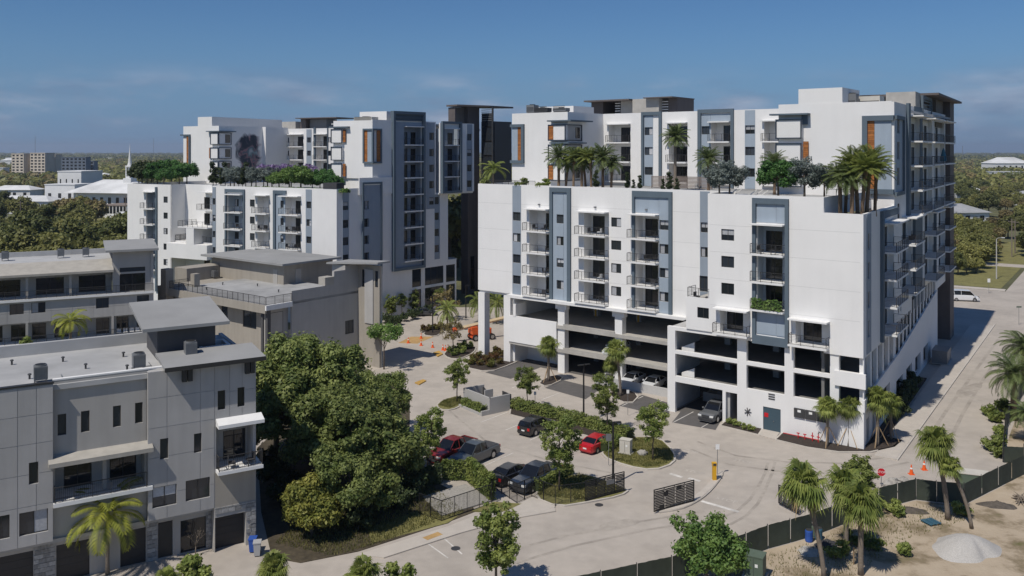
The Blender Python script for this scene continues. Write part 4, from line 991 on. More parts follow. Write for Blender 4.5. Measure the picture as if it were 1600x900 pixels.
MB().box(xr_ - .32, .62, -.74, -.702, TZ + .0, TZ + .32).build('fascia', 'frame', T, fT)
for u in (288, 297, 386, 394):
    x = XT(u); MB().box(x - .2, x + .12, -.4, -.034, TZ - .95, TZ + .0).build('bracket', 'frame', T, fT)
xk0, xk1 = XT(240, 6), XT(345, 5)
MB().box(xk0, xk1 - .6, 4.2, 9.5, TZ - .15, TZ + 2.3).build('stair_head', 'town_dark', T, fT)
mb = MB(); mb.prism([(xk0 - 1.2, 3.2), (xk1 + .3, 3.2), (xk1 + .3, 10.8), (xk0 - 1.2, 10.8)], lambda x, y: TZ + 2.3 + (y - 3.2) * .12, lambda x, y: TZ + 2.55 + (y - 3.2) * .12)
mb.build('stair_head_roof', 'roof_grey', T, fT)
mb = MB(); ring(mb, XT(325, 4) , XT(372, 4), 0, 1.0, 0, .2, .2)
mb = MB(); 
for (a, b, c, d_) in ((-3.4, -1.0, 3.8, 4.05), (-3.4, -1.0, 6.0, 6.25), (-3.4, -3.15, 4.05, 6.0), (-1.25, -1.0, 4.05, 6.0)): mb.box(a, b, c, d_, TZ - .16, TZ + .55)
mb.build('roof_hatch_kerb', 'slab_white', T, fT)
for i, (x, y) in enumerate(((-15.2, 3.0), (-11.5, 4.2), (-8.9, 2.2), (-12.8, 7.5), (-8.6, 6.8), (-16.2, 8.4))):
    put('roof_vent', cached('rv', lambda: MB().tube([(0, 0, 0), (0, 0, .3), (0, 0, .31), (0, 0, .4)], [.07, .07, .14, .1], 8).mesh('roof_vent', 'metal_dark')), T, fT, x, y, TZ - .15)
for x0, x1, y in ((-14.9, -13.2, 1.7), (-8.6, -7.2, 2.4)): MB().tube([(x0, y, TZ - .08), (x1, y, TZ - .08), (x1, y + 1.2, TZ - .08)], .035, 6).build('roof_pipe', 'metal_grey', T, fT)
ac_unit(fT, XT(63, 1.5), 1.3, TZ - .15, 'slim grey air conditioner near the left edge of the foreground townhouse roof')
ac_unit(fT, XT(217, 1.5), 1.6, TZ - .15, 'slim grey air conditioner in the middle of the foreground townhouse roof')
ac_unit(fT, XT(298, 2.5), 2.6, TZ + .1, 'slim grey air conditioner in front of the sloped stair roof')
# second row behind
d2 = 121.0; X2_ = (240 - 800) / F * d2
fU = Fr(X2_, d2, -27)
U = thing('townhouse_row', 'grey townhouse row with deep shaded balconies behind the foreground townhouses', 'townhouse', fU.ox, fU.oy)
XU_ = lambda u, y=0: fU.x(u, y)
zu = lambda u, v, y=0: fU.z(u, v, y)
z_f3 = zu(120, 462); z_b = zu(120, 495); z_f2 = zu(120, 531); z_r = zu(100, 425)
x0u = XU_(-60)
xm_ = XU_(176)
uh = [(XU_(a), XU_(b), z_b + .9, z_b + 2.3) for a, b in ((15, 37), (49, 71), (150, 170), (214, 233))]
MB().wall(x0u, 0, z_b - .3, z_f3, 0, .3, uh).build('band_wall', 'town_grey', U, fU)
for w in uh: win(fU, U, *w, 0, 'slide')
panels(fU, U, x0u, 0, z_b - .3, z_f3 - .35, 0, [i / 9 for i in range(10)], (0, .5, 1), uh)
MB().box(x0u, .05, -.35, 3.0, z_f3 - .3, z_f3 - .002).build('balcony', 'slab_white', U, fU)
put('railing', rail_mesh(-x0u, 0, 0, bars='v'), U, fU, x0u, -.3, z_f3)
u3 = [(XU_(a, 2.6), XU_(b, 2.6), z_f3 + .05, z_f3 + 2.3) for a, b in ((-20, 32), (56, 100), (123, 165))]
MB().wall(x0u, xm_, z_f3, z_r + .3, 2.6, .3, u3).build('loggia_wall', 'town_warm', U, fU)
for w in u3: win(fU, U, *w, 2.6, 'store', 'sliding_door', gm='glass_dark')
for u in (42, 110): 
    x = XU_(u); MB().box(x - .15, x + .15, -.1, .2, z_f3, z_r - .1).build('loggia_post', 'town_warm', U, fU)
mb = MB(); mb.prism([(x0u, -.6), (xm_ + .1, -.6), (xm_ + .1, 3.2), (x0u, 3.2)], lambda x, y: z_r - .3 + (y + .6) * .30, lambda x, y: z_r + (y + .6) * .30); mb.build('canopy', 'canopy_tan', U, fU)
MB().box(x0u, xm_, 3.2, 12, z_r + .6, z_r + 1.0).build('roof', 'roof_membrane', U, fU)
MB().box(x0u, xm_, 12, 12.3, z_r + .3, z_r + 1.7).build('parapet', 'roof_membrane', U, fU)
z_t = zu(210, 392)
lw = [(XU_(187, .5), XU_(227, .5), z_f3 + .05, z_f3 + 2.5), (XU_(187, .5), XU_(227, .5), z_f3 + 2.75, z_f3 + 3.35)]
MB().wall(xm_, 0, z_f3, z_t, .5, .3, lw).build('end_wall', 'town_grey', U, fU)
win(fU, U, *lw[0], .5, 'store', 'sliding_door', gm='glass_dark'); win(fU, U, *lw[1], .5, 'plain')
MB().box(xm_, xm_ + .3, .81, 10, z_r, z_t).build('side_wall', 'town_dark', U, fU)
mb = MB(); mb.prism([(xm_ - .9, -.7), (.6, -.7), (.6, 9), (xm_ - .9, 9)], lambda x, y: z_t + (y + .7) * .05, lambda x, y: z_t + .3 + (y + .7) * .05); mb.build('roof_slab', 'roof_grey', U, fU)
MB().box(x0u, .05, -.35, 3.0, z_f2 - .3, z_f2 - .002).build('balcony', 'slab_white', U, fU)
put('railing', rail_mesh(-x0u, 0, 0, bars='v'), U, fU, x0u, -.3, z_f2)
u2 = [(XU_(a, 2.6), XU_(b, 2.6), z_f2 + .05, z_f2 + 2.2) for a, b in ((-20, 4), (17, 40), (50, 72), (85, 107), (150, 171), (182, 201), (214, 232))]
MB().wall(x0u, 0, 0, z_b - .3, 2.6, .3, u2).build('loggia_wall', 'town_warm', U, fU)
for w in u2: win(fU, U, *w, 2.6, 'door', 'sliding_door', gm='glass_dark')
for u in (42, 110, 176):
    x = XU_(u); MB().box(x - .15, x + .15, -.1, .2, z_f2, z_b - .3).build('loggia_post', 'town_warm', U, fU)
MB().box(-.3, 0, .32, 12, 0, z_t - .3).build('gable_wall', 'town_grey', U, fU)
for u, nm in ((8, 'at the left picture edge'), (95, 'in the middle'), (134, 'at the right end')): ac_unit(fU, XU_(u, 8), 8, z_r + 1.0, 'grey air conditioner on the rear townhouse roof, ' + nm)
# townhouse with the roof terrace
fM = Fr(-18.5, 121, 38)
M_ = thing('townhouse', 'grey townhouse with a railed roof terrace and flat penthouse roof, left of centre', 'townhouse', fM.ox, fM.oy)
ZD = 10.4
MB().box(-27.2, -4.4, -15.6, .3, ZD - .35, ZD).build('terrace', 'terrace', M_, fM)
MB().box(-27.3, -4.35, -15.85, -15.602, ZD - 1.0, ZD + .05).build('terrace_edge', 'town_tan', M_, fM)
MB().box(-4.38, -4.1, -15.85, -11.7, ZD - .6, ZD + .05).build('terrace_edge', 'slab_white', M_, fM)
put('railing', rail_mesh(22.6, 3.0, 0, bars='v'), M_, fM, -27.1, -15.7, ZD + .05)
fMs = side_frame(fM, -4.3, -15.7)
put('railing', rail_mesh(4.0, 0, 0, bars='v'), M_, fMs, 0, .0, ZD + .05)
mw = [(-24.8, -23.2, ZD - 3.2, ZD - 1.4), (-11.5, -8.5, ZD - 3.8, ZD - 1.2), (-16.5, -15, ZD - 3.2, ZD - 1.2)]
MB().wall(-27, -6, 0, ZD - .36, -14.2, .3, mw).build('wall', 'town_tan', M_, fM)
for w in mw: win(fM, M_, *w, -14.2, 'slide')
for x in (-4.6, -5.6): MB().box(x - .25, x + .15, -15.4, -14.9, 0, ZD - .36).build('column', 'town_dark', M_, fM)
fMw = side_frame(fM, -4.4, -11.6)
MB().box(-3.6, 0, .8, 1.1, 0, ZD - .36).build('wall', 'town_warm', M_, fMw); win(fMw, M_, -3.0, -.8, ZD - 4, ZD - 1.2, .7, 'slide')
MB().wall(0, 11.6, 0, 11.8, 0, .3, [(9.2, 10.8, 4.5, 6.4)]).build('side_wall', 'town_grey', M_, fMw)
win(fMw, M_, 9.2, 10.8, 4.5, 6.4, 0, 'slide')
MB().box(7.2, 11.6, .003, .3, 11.8, 13.6).build('side_wall', 'town_grey', M_, fMw)
MB().box(5.6, 7.19, -.0, 1.4, 11.802, 12.9).build('upstand', 'canopy_tan', M_, fMw)
fe = [(-3.6, -2.6, 11, 13.5), (-.9, -.3, 11.2, 13.5)]
MB().wall(-4.4, .0, 0, 14.2, 0, .3, fe).build('end_face', 'town_tan', M_, fM)
for w in fe: win(fM, M_, *w, 0, 'plain')
MB().box(-2.9, -1.2, -.15, -.003, 6, 13.6).build('pilaster', 'town_grey', M_, fM)
MB().box(-4.4, -.05, .31, .6, 0, 14.1).build('rear_volume', 'town_grey', M_, fM)
mb = MB(); mb.prism([(-7.5, -3.2), (.9, -1.2), (.9, 1.2), (-7.5, 1.2)], lambda x, y: 14.25 + (x + 7.5) * .05, lambda x, y: 14.5 + (x + 7.5) * .05); mb.build('roof_slab', 'roof_grey', M_, fM)
MB().box(-7.2, -4.41, -2.4, .3, ZD + .002, 14.2).build('stair_head', 'town_warm', M_, fM)
MB().box(-33.5, -17.2, -3.2, 6.2, 8, 13.35).build('penthouse', 'town_tan', M_, fM)
MB().box(-35, -16, -4.3, 7, 13.35, 13.65).build('penthouse_roof', 'roof_grey', M_, fM)
MB().box(-38.5, -35.01, -3.5, 6, 13.1, 13.4).build('penthouse_roof', 'roof_grey', M_, fM)
MB().box(-37, -33.52, -2.4, 5, 8, 13.1).build('penthouse', 'town_tan', M_, fM)
for x, y in ((-24, -9), (-19, -6.5), (-12, -8), (-9, -5), (-22, -13)): put('roof_vent', CACHE['rv'], M_, fM, x, y, ZD)
for x, m in ((-19.6, 'town_warm'),): MB().box(x, x + .95, -3.26, -3.203, ZD, ZD + 2.1).build('penthouse_door', m, M_, fM)
MB().box(-17.197, -17.14, -1.0, .0, ZD, ZD + 2.1).build('penthouse_door', 'town_warm', M_, fM)
MB().box(-30, -28.6, -15.4, -14.2, 2, 13.0).build('chimney', 'town_tan', M_, fM); MB().box(-26.4, -25.4, -12.8, -11.9, ZD + .002, 12.3).build('upstand', 'town_tan', M_, fM)
MB().box(-37, -33.6, -9, -2.41, 4, 12.0).build('rear_volume', 'town_tan', M_, fM)
MB().box(-33.6, -27.31, -13.8, -3.21, 0, ZD - .4).build('rear_volume', 'town_tan', M_, fM)
for i, (x, y) in enumerate(((-11.6, .2), (-10.1, 1.4))): ac_unit(fM, x, y, ZD, ('left' if i == 0 else 'right') + ' of two grey condensers on the roof terrace', 'condensers on the roof terrace')
ac_unit(fM, -33.2 + .1, -4.4, ZD - .38, 'pale condenser beside the penthouse wall on the roof terrace', 'condensers on the roof terrace')

# ------------------------------------------------------------------ ground, paving, beds
R_ = 12000
mat('earth', (0.13, 0.13, 0.06), 0.95, 0.35, 0.06, stain=0.4, detail=8)
mat('lawn', (0.20, 0.185, 0.065), 0.95, 0.3, 2.5, bump=0.5, stain=0.25)
mat('garden', (0.075, 0.06, 0.038), 0.95, 0.4, 2.0, bump=0.5, stain=0.3)
def sandmat():
    m, nt, b = nodes_of('sand'); N, L = nt.nodes, nt.links
    geo = N.new('ShaderNodeNewGeometry'); b.inputs['Roughness'].default_value = .95; b.inputs['Specular IOR Level'].default_value = .2
    n = N.new('ShaderNodeTexNoise'); n.inputs['Scale'].default_value = .22; n.inputs['Detail'].default_value = 9; n.inputs['Roughness'].default_value = .62; L.new(geo.outputs['Position'], n.inputs['Vector'])
    c = N.new('ShaderNodeValToRGB'); L.new(n.outputs['Fac'], c.inputs[0]); e = c.color_ramp.elements
    e[0].position = .32; e[0].color = (.13, .125, .05, 1); e[1].position = .72; e[1].color = (.49, .41, .31, 1)
    q = e.new(.42); q.color = (.24, .19, .125, 1); q = e.new(.5); q.color = (.41, .335, .245, 1)
    L.new(c.outputs[0], b.inputs['Base Color'])
    n2 = N.new('ShaderNodeTexNoise'); n2.inputs['Scale'].default_value = 5; n2.inputs['Detail'].default_value = 5; L.new(geo.outputs['Position'], n2.inputs['Vector'])
    bp = N.new('ShaderNodeBump'); bp.inputs['Strength'].default_value = .6; bp.inputs['Distance'].default_value = .08; L.new(n2.outputs['Fac'], bp.inputs['Height']); L.new(bp.outputs[0], b.inputs['Normal'])
sandmat()
sheet('ground', [(R_ * math.cos(i * math.pi / 24), R_ * math.sin(i * math.pi / 24)) for i in range(48)], -.02, 'earth')
sheet('driveway', [(-48, 46), (50, 46), (64, 90), (100, 150), (90, 168), (-26, 168), (-52, 122)], 0, 'paving')
ey = (math.sin(math.radians(33.4)), math.cos(math.radians(33.4)))
P = lambda x, y: fS.world(x, y)                        # along / outward (negative y) of the street side
# cross street and the street going on beyond it
sheet('cross_street', [P(78, 40), P(78, -140), P(122, -140), P(122, 40)], .004, 'paving')
sheet('far_street', [P(122, -4.5), P(122, -17), P(430, -27), P(430, -16)], .004, 'paving')
sheet('verge', [P(126, 9), P(126, -3.4), P(240, -8), P(240, 6)], .03, 'lawn'); sheet('verge', [P(126, -18.5), P(126, -46), P(240, -50), P(240, -22.5)], .03, 'lawn')
sheet('sidewalk', [P(122.2, 30), P(122.2, -4.4), P(125, -4.4), P(125, 30)], .1, 'sidewalk', thick=.1)
sheet('side_road', [P(168, 14), P(168, -6), P(175, -6), P(175, 14)], .034, 'paving')
sheet('sand_lot', G([(940, 925), (1050, 912), (1130, 886), (1200, 859), (1269, 840), (1373, 797), (1431, 782), (1463, 786), (1507, 790), (1572, 757), (1574, 690), (1592, 640), (1640, 590), (1800, 640), (2000, 800), (2000, 1150), (900, 1150)]), .008, 'sand')
sheet('garage_floor', [fA.world(-39.6, Y1 + .6), fA.world(-11, Y1 + .6), fA.world(-11, 29.9), fA.world(-39.6, 29.9)], .006, 'asphalt')
sheet('garage_floor', [fA.world(-10.9, .7), fA.world(9.5, .7), fA.world(9, 24.9), fA.world(-10.9, 24.9)], .006, 'asphalt')
def inset(poly, d):
    cx = sum(p[0] for p in poly) / len(poly); cy = sum(p[1] for p in poly) / len(poly)
    return [(x + (cx - x) * min(.5, d / max(.1, math.hypot(cx - x, cy - y))), y + (cy - y) * min(.5, d / max(.1, math.hypot(cx - x, cy - y)))) for x, y in poly]
def smooth(poly, it=2):
    for _ in range(it):
        q = []
        for i in range(len(poly)):
            a, b = poly[i], poly[(i + 1) % len(poly)]
            q += [(a[0] * .75 + b[0] * .25, a[1] * .75 + b[1] * .25), (a[0] * .25 + b[0] * .75, a[1] * .25 + b[1] * .75)]
        poly = q
    return poly
def island(px, fill='lawn', name='lawn', d=.22, it=1):
    p = smooth(G(px), it)
    k = MB().prism(p, 0, .13).build('kerb', 'kerb'); tag(k, kind='structure')
    f = MB().prism(inset(p, d), .05, .16).build(name, fill); tag(f, kind='structure')
    return p
island([(680, 635), (690, 626), (722, 618), (724, 634), (706, 642), (688, 642)])
island([(795, 648), (798, 634), (860, 646), (920, 660), (985, 678), (1000, 690), (985, 700), (900, 678), (840, 660)], 'mulch', 'planting_bed', it=0)
island([(936, 713), (948, 700), (984, 684), (1030, 684), (1056, 708), (1056, 725), (1022, 737), (978, 730)])
island([(832, 778), (846, 760), (905, 738), (986, 766), (972, 776), (918, 787), (870, 794)])
island([(722, 574), (745, 556), (790, 546), (818, 561), (800, 570), (763, 583)], 'mulch', 'planting_bed')
island([(690, 553), (712, 541), (745, 541), (742, 552), (718, 562), (700, 561)], 'mulch', 'planting_bed')
island([(838, 599), (866, 586), (884, 592), (854, 606)], 'mulch', 'planting_bed')
island([(945, 618), (968, 606), (1002, 618), (985, 634)], 'mulch', 'planting_bed')
island([(1124, 666), (1138, 655), (1152, 660), (1193, 672), (1186, 681)], 'mulch', 'planting_bed', it=0)
island([(1210, 688), (1221, 677), (1300, 694), (1352, 699), (1385, 682), (1410, 690), (1398, 700), (1362, 708), (1310, 708), (1258, 700)], 'mulch', 'planting_bed', it=0)
island([(658, 524), (668, 516), (688, 512), (692, 520), (680, 527)], 'mulch', 'planting_bed')
island([(1020, 804), (1058, 788), (1090, 776), (1112, 752), (1125, 737), (1132, 740), (1122, 756), (1106, 774), (1086, 788), (1062, 798)], 'sidewalk', 'median', .15)
# street-side sidewalk and its planting strip
sw_ = MB().prism([P(-1, -3.2), P(78, -5.5), P(78, -2.2), P(-1, -1.2)], 0, .13).build('sidewalk', 'sidewalk'); tag(sw_, kind='structure')
kb = MB().prism([P(-1, -3.4), P(80, -5.75), P(80, -5.52), P(-1, -3.22)], 0, .14).build('kerb', 'kerb'); tag(kb, kind='structure')
ms = MB().prism([P(2, -1.15), P(34, -1.15), P(34, .05), P(2, .05)], 0, .15).build('planting_bed', 'mulch'); tag(ms, kind='structure')
sheet('sidewalk', G([(1186, 681), (1193, 671), (1219, 676), (1211, 688)]), .12, 'sidewalk', thick=.12)
# garden round the big trees, path and gravel court
sheet('garden', G([(402, 700), (470, 640), (585, 590), (640, 612), (640, 690), (655, 740), (735, 782), (742, 800), (690, 820), (560, 862), (470, 880), (425, 872), (408, 800)]), .05, 'garden', thick=.07)
sheet('lawn', G([(575, 826), (650, 800), (725, 800), (700, 818), (580, 850)]), .056, 'lawn')
sheet('sidewalk', G([(560, 868), (700, 824), (745, 806), (800, 800), (866, 793), (868, 800), (800, 812), (720, 834), (600, 873)]), .1, 'sidewalk', thick=.12)
sheet('path', G([(786, 801), (832, 778), (868, 793), (842, 804)]), .11, 'sidewalk', thick=.12)
sheet('lawn', G([(738, 800), (772, 786), (815, 789), (790, 801)]), .12, 'lawn', thick=.12)
sheet('gravel_court', G([(660, 778), (728, 758), (768, 784), (690, 808)]), .14, 'shaded_gravel', thick=.14)
# stalls, painted lines
sheet('asphalt_stalls', G([(851, 606), (880, 594), (938, 608), (915, 624)]), .004, 'asphalt')
sheet('asphalt_stalls', G([(967, 634), (1003, 617), (1046, 630), (1046, 652), (1018, 646)]), .004, 'asphalt')
sheet('asphalt_stalls', G([(1050, 660), (1066, 640), (1128, 655), (1118, 672)]), .01, 'asphalt')
sheet('asphalt_stalls', G([(758, 582), (818, 563), (850, 572), (798, 592)]), .004, 'asphalt')
sheet('orange_paving', G([(622, 536), (642, 526), (678, 526), (652, 537)]), .006, 'orange_paver')
for q in ([(648, 599), (661, 594), (666, 596), (655, 602)], [(677, 552), (686, 549), (692, 554), (684, 558)]): sheet('tactile_paving', G(q), .14, 'tactile', thick=.13)
sheet('tactile_paving', G([(660, 842), (684, 833), (692, 837), (668, 846)]), .108, 'orange_paver', thick=.1)
def line(u0, v0, u1, v1, w=.11, m='paint', z=.012, name='road_marking'):
    a, b = Vector(g(u0, v0)), Vector(g(u1, v1)); t = (b - a).normalized(); n = Vector((-t.y, t.x)) * w / 2
    sheet(name, [tuple(a + n), tuple(b + n), tuple(b - n), tuple(a - n)], z, m)
e2 = Vector((math.sin(math.radians(38)), math.cos(math.radians(38)))); e1 = Vector((e2.y, -e2.x))
def stall(u, v, L, w=.11):
    a = Vector(g(u, v)); b = a + e2 * L; n = e1 * w / 2
    sheet('road_marking', [tuple(a + n), tuple(b + n), tuple(b - n), tuple(a - n)], .012, 'paint')
for u, v in ((676, 748), (722, 739), (750, 731), (795, 765), (760, 768)): stall(u, v, 5.2)
for u, v in ((751, 660), (790, 672), (828, 688), (868, 694), (900, 704)): stall(u, v, 4.8)
for u, v in ((800, 606), (838, 628), (972, 634), (1003, 641), (1024, 648), (1052, 660), (1096, 668)): stall(u, v, 5.0)
line(1047, 740, 1066, 746, .4); line(1076, 747, 1094, 752, .4); line(1096, 783, 1154, 800, .4)
line(700, 872, 655, 840, .12); line(722, 866, 690, 838, .12)
def ground_word(txt, u, v, rz, size=.8):
    cu = bpy.data.curves.new('word', 'FONT'); cu.body = txt; cu.size = size; cu.align_x = 'CENTER'; cu.resolution_u = 2
    tmp = bpy.data.objects.new('tmp', cu); COL.objects.link(tmp)
    dg_ = bpy.context.evaluated_depsgraph_get(); me = bpy.data.meshes.new_from_object(tmp.evaluated_get(dg_)); bpy.data.objects.remove(tmp)
    me.materials.clear(); me.materials.append(MATS['paint_worn'])
    x, y = g(u, v); o = put('road_marking', me, None, None, x, y, .013, rz); tag(o, kind='structure'); return o
for u, v in ((1075, 706), (1084, 739), (1160, 722), (1134, 783)): ground_word('STOP', u, v, -math.radians(52) + math.pi / 2 - math.radians(70))
for i, (u, v) in enumerate(((936, 789), (1043, 690), (712, 857), (770, 800))):
    x, y = g(u, v)
    if i < 3:
        o = put('manhole', cached('mh', lambda: MB().tube([(0, 0, 0), (0, 0, .02)], .36, 18).mesh('manhole', 'metal_dark')), None, None, x, y, .002); tag(o, ('iron manhole cover in the road in front of the left gate', 'iron manhole cover in the driveway beside the tree island', 'iron manhole cover at the crossing near the bottom edge')[i], 'manhole', 'manhole covers')

# ------------------------------------------------------------------ fences and gates
def fence_line(name, label, cat, px, h, builder, z=0.0, group=None):
    pts = G(px); x0, y0 = pts[0]
    t = thing(name, label, cat, x0, y0, z, group)
    for (ax, ay), (bx, by) in zip(pts[:-1], pts[1:]):
        L = math.hypot(bx - ax, by - ay); fr = Fr(ax, ay, -math.degrees(math.atan2(by - ay, bx - ax)))
        builder(t, fr, L, h)
    return t
def screen_fence(t, fr, L, h):
    n = max(1, round(L / 2.9)); w = L / n
    for i in range(n):
        nx = 9; mb = MB(); vs, fs = [], []
        for k in range(nx + 1):
            for q in range(4):
                bul = math.sin(math.pi * k / nx) * (.05 if q in (1, 2) else .02) * RS.uniform(.3, 1.3)
                vs.append((.04 + (w - .08) * k / nx, bul, .03 + (h - .05) * q / 3 + (RS.uniform(-.02, .02) if q == 3 else 0)))
        for k in range(nx):
            for q in range(3): fs.append((k * 4 + q, (k + 1) * 4 + q, (k + 1) * 4 + q + 1, k * 4 + q + 1))
        mb.add(vs, fs); mb.build('screen_panel', 'screen_green', t, fr, at=(i * w, 0, 0), smooth=True)
    for i in range(n + 1): put('post', cached('fpost', lambda: MB().tube([(0, 0, 0), (0, 0, 1.9)], .03, 6).mesh('post', 'metal_dark')), t, fr, i * w, .06, 0)
fence_line('screen_fence', 'long dark green windscreen fence along the drive at the lower right', 'fence', [(880, 948), (1050, 910), (1130, 885), (1200, 858), (1269, 839), (1330, 815), (1373, 796), (1431, 781), (1463, 785), (1507, 789), (1560, 762), (1620, 732)], 1.85, screen_fence)
fence_line('screen_fence', 'dark green windscreen fence running up the right side of the side street', 'fence', [(1568, 722), (1572, 672), (1592, 628), (1625, 575)], 1.85, screen_fence)
fence_line('screen_fence', 'short green windscreen fence jutting out at the far right edge', 'fence', [(1568, 723), (1600, 724), (1660, 726)], 1.6, screen_fence)
def iron_fence(t, fr, L, h):
    put('railing_panel', rail_mesh(L, 0, 0, h, 'v', 'black_metal'), t, fr, 0, 0, 0)
fence_line('iron_fence', 'black iron picket fence in front of the parked navy pickup', 'fence', [(773, 764), (808, 787), (831, 776), (868, 791), (915, 785)], 1.7, iron_fence, .1)
fence_line('iron_fence', 'black iron fence round the gravel court beside the big trees', 'fence', [(655, 803), (690, 815), (768, 788), (770, 770)], 1.7, iron_fence, .1)
def slat_gate(name, label, a, b, h, base=.15):
    (ax, ay), (bx, by) = g(*a), g(*b); L = math.hypot(bx - ax, by - ay); fr = Fr(ax, ay, -math.degrees(math.atan2(by - ay, bx - ax)))
    t = thing(name, label, 'gate', ax, ay, 0, 'black slatted gates')
    mb = MB(); ring(mb, 0, L, base, base + h, 0, .07, .07); 
    for i in range(1, 4): mb.box(L * i / 4 - .03, L * i / 4 + .03, .01, .06, base + .07, base + h - .07)
    mb.build('gate_frame', 'black_metal', t, fr)
    n = 12
    for k in range(n):
        z = base + .1 + (h - .2) * k / n
        for i in range(4):
            off = .0 if k % 2 else .12
            x0, x1 = L * i / 4 + .04 + off * .5, L * (i + 1) / 4 - .04 - (.12 - off) * .5
            me = cached(('gs', R5(x1 - x0), round(h, 2)), lambda: MB().box(0, R5(x1 - x0), 0, .03, 0, (h - .2) / n * .72).mesh('slat', 'black_metal'))
            put('slat', me, t, fr, x0, -.035, z)
    return t, fr, L
t, fr, L = slat_gate('sliding_gate', 'black slatted gate left of the drive, next to the tall lamp post', (915, 786), (976, 770), 1.75)
MB().box(L * .52, L * .72, -.06, -.04, 1.1, 1.5).build('notice_plate', 'metal_grey', t, fr)
t, fr, L = slat_gate('sliding_gate', 'black slatted gate standing alone in the middle of the drive', (1022, 803), (1085, 786), 1.85)
for q, z in ((.22, 1.3), (.55, 1.55), (.12, .25)): MB().box(L * q, L * q + .5, -.06, -.04, z, z + .35).build('notice_plate', 'black_metal', t, fr)
slat_gate('sliding_gate', 'black slatted gate seen at an angle beside the fan palms', (1216, 789), (1248, 806), 1.6)
# walls of the bin enclosure
Fp, Rp, Lp = Vector(g(765, 648)), Vector(g(797, 641)), Vector(g(724, 631)); Bp = Lp + (Rp - Fp)
en = thing('bin_enclosure', 'grey rendered bin enclosure with open gates in the parking lot', 'enclosure', Fp.x, Fp.y)
def wseg(a, b, h, nm='wall', m='concrete', t=.2):
    fr = Fr(a.x, a.y, -math.degrees(math.atan2(b.y - a.y, b.x - a.x))); L = (b - a).length
    o = MB().box(0, L, 0, t, 0, h).build(nm, m, en, fr); return fr, L
mat('render_grey', (0.40, 0.39, 0.375), .9, .05, .8, stain=.06); 
wseg(Lp, Fp, 1.9, m='render_grey'); wseg(Fp, Rp, 1.9, m='render_grey'); wseg(Bp, Lp, 1.9, m='render_grey')
mid = Lp + (Bp - Lp) * .5 + (Fp - Lp) * .45; wseg(mid, mid + (Bp - Lp) * .4, 1.9, m='render_grey')
wseg(Rp + Vector((.15, .25)), Rp + (Bp - Rp) * .36 + Vector((.3, .2)), 1.8, 'gate_leaf', 'metal_dark', .08)
wseg(Bp + (Rp - Bp) * .1 + Vector((-.4, 0)), Bp + (Rp - Bp) * .42 + Vector((-.9, -.5)), 1.75, 'gate_leaf', 'metal_dark', .08)
pf = Fp + (Lp - Fp) * .02; off_ = -(Rp - Fp).normalized() * 1.1
wseg(Fp + off_, Fp + off_ * .02, .55, 'planter_wall', 'render_grey'); wseg(Lp + off_ + (Fp - Lp) * .12, Fp + off_, .3, 'planter_wall', 'render_grey', .15)

# tyre tracks worn into the paving
def track(px, w=.28):
    pts = [Vector(p) for p in G(px)]; L_, R2_ = [], []
    for i, p in enumerate(pts):
        t = (pts[min(i + 1, len(pts) - 1)] - pts[max(i - 1, 0)]).normalized(); n = Vector((-t.y, t.x)) * w / 2; L_.append(tuple(p + n)); R2_.append(tuple(p - n))
    mb = MB(); k = len(pts); mb.add([(x, y, .008) for x, y in L_ + R2_], [(i, i + 1, k + i + 1, k + i) for i in range(k - 1)]); tag(mb.build('tyre_track', 'tyre_mark'), kind='structure')
track([(1118, 812), (1150, 800), (1172, 780), (1186, 758), (1196, 738), (1200, 722)]); track([(1140, 820), (1166, 806), (1184, 787), (1197, 762), (1206, 740), (1211, 722)])
track([(760, 870), (880, 838), (1000, 815), (1100, 798)], .3); track([(790, 884), (900, 852), (1010, 828), (1110, 812)], .3)
track([(1090, 690), (1150, 712), (1230, 722), (1320, 724), (1400, 712)], .35); track([(1080, 702), (1140, 726), (1230, 738), (1330, 740), (1420, 722)], .35)
track([(700, 640), (760, 690), (860, 720), (960, 740)], .3); track([(1440, 700), (1480, 640), (1520, 585), (1560, 530)], .4); track([(1475, 705), (1505, 645), (1538, 590), (1572, 540)], .4)
for q in ([(985, 660), (1010, 655), (1022, 661), (998, 667)], [(1490, 610), (1530, 596), (1538, 606), (1500, 625)], [(930, 820), (990, 808), (1005, 818), (945, 832)]): tag(MB().add([(x, y, .007) for x, y in smooth(G(q), 2)], [tuple(range(16))]).build('paving_patch', 'tyre_mark'), kind='structure')

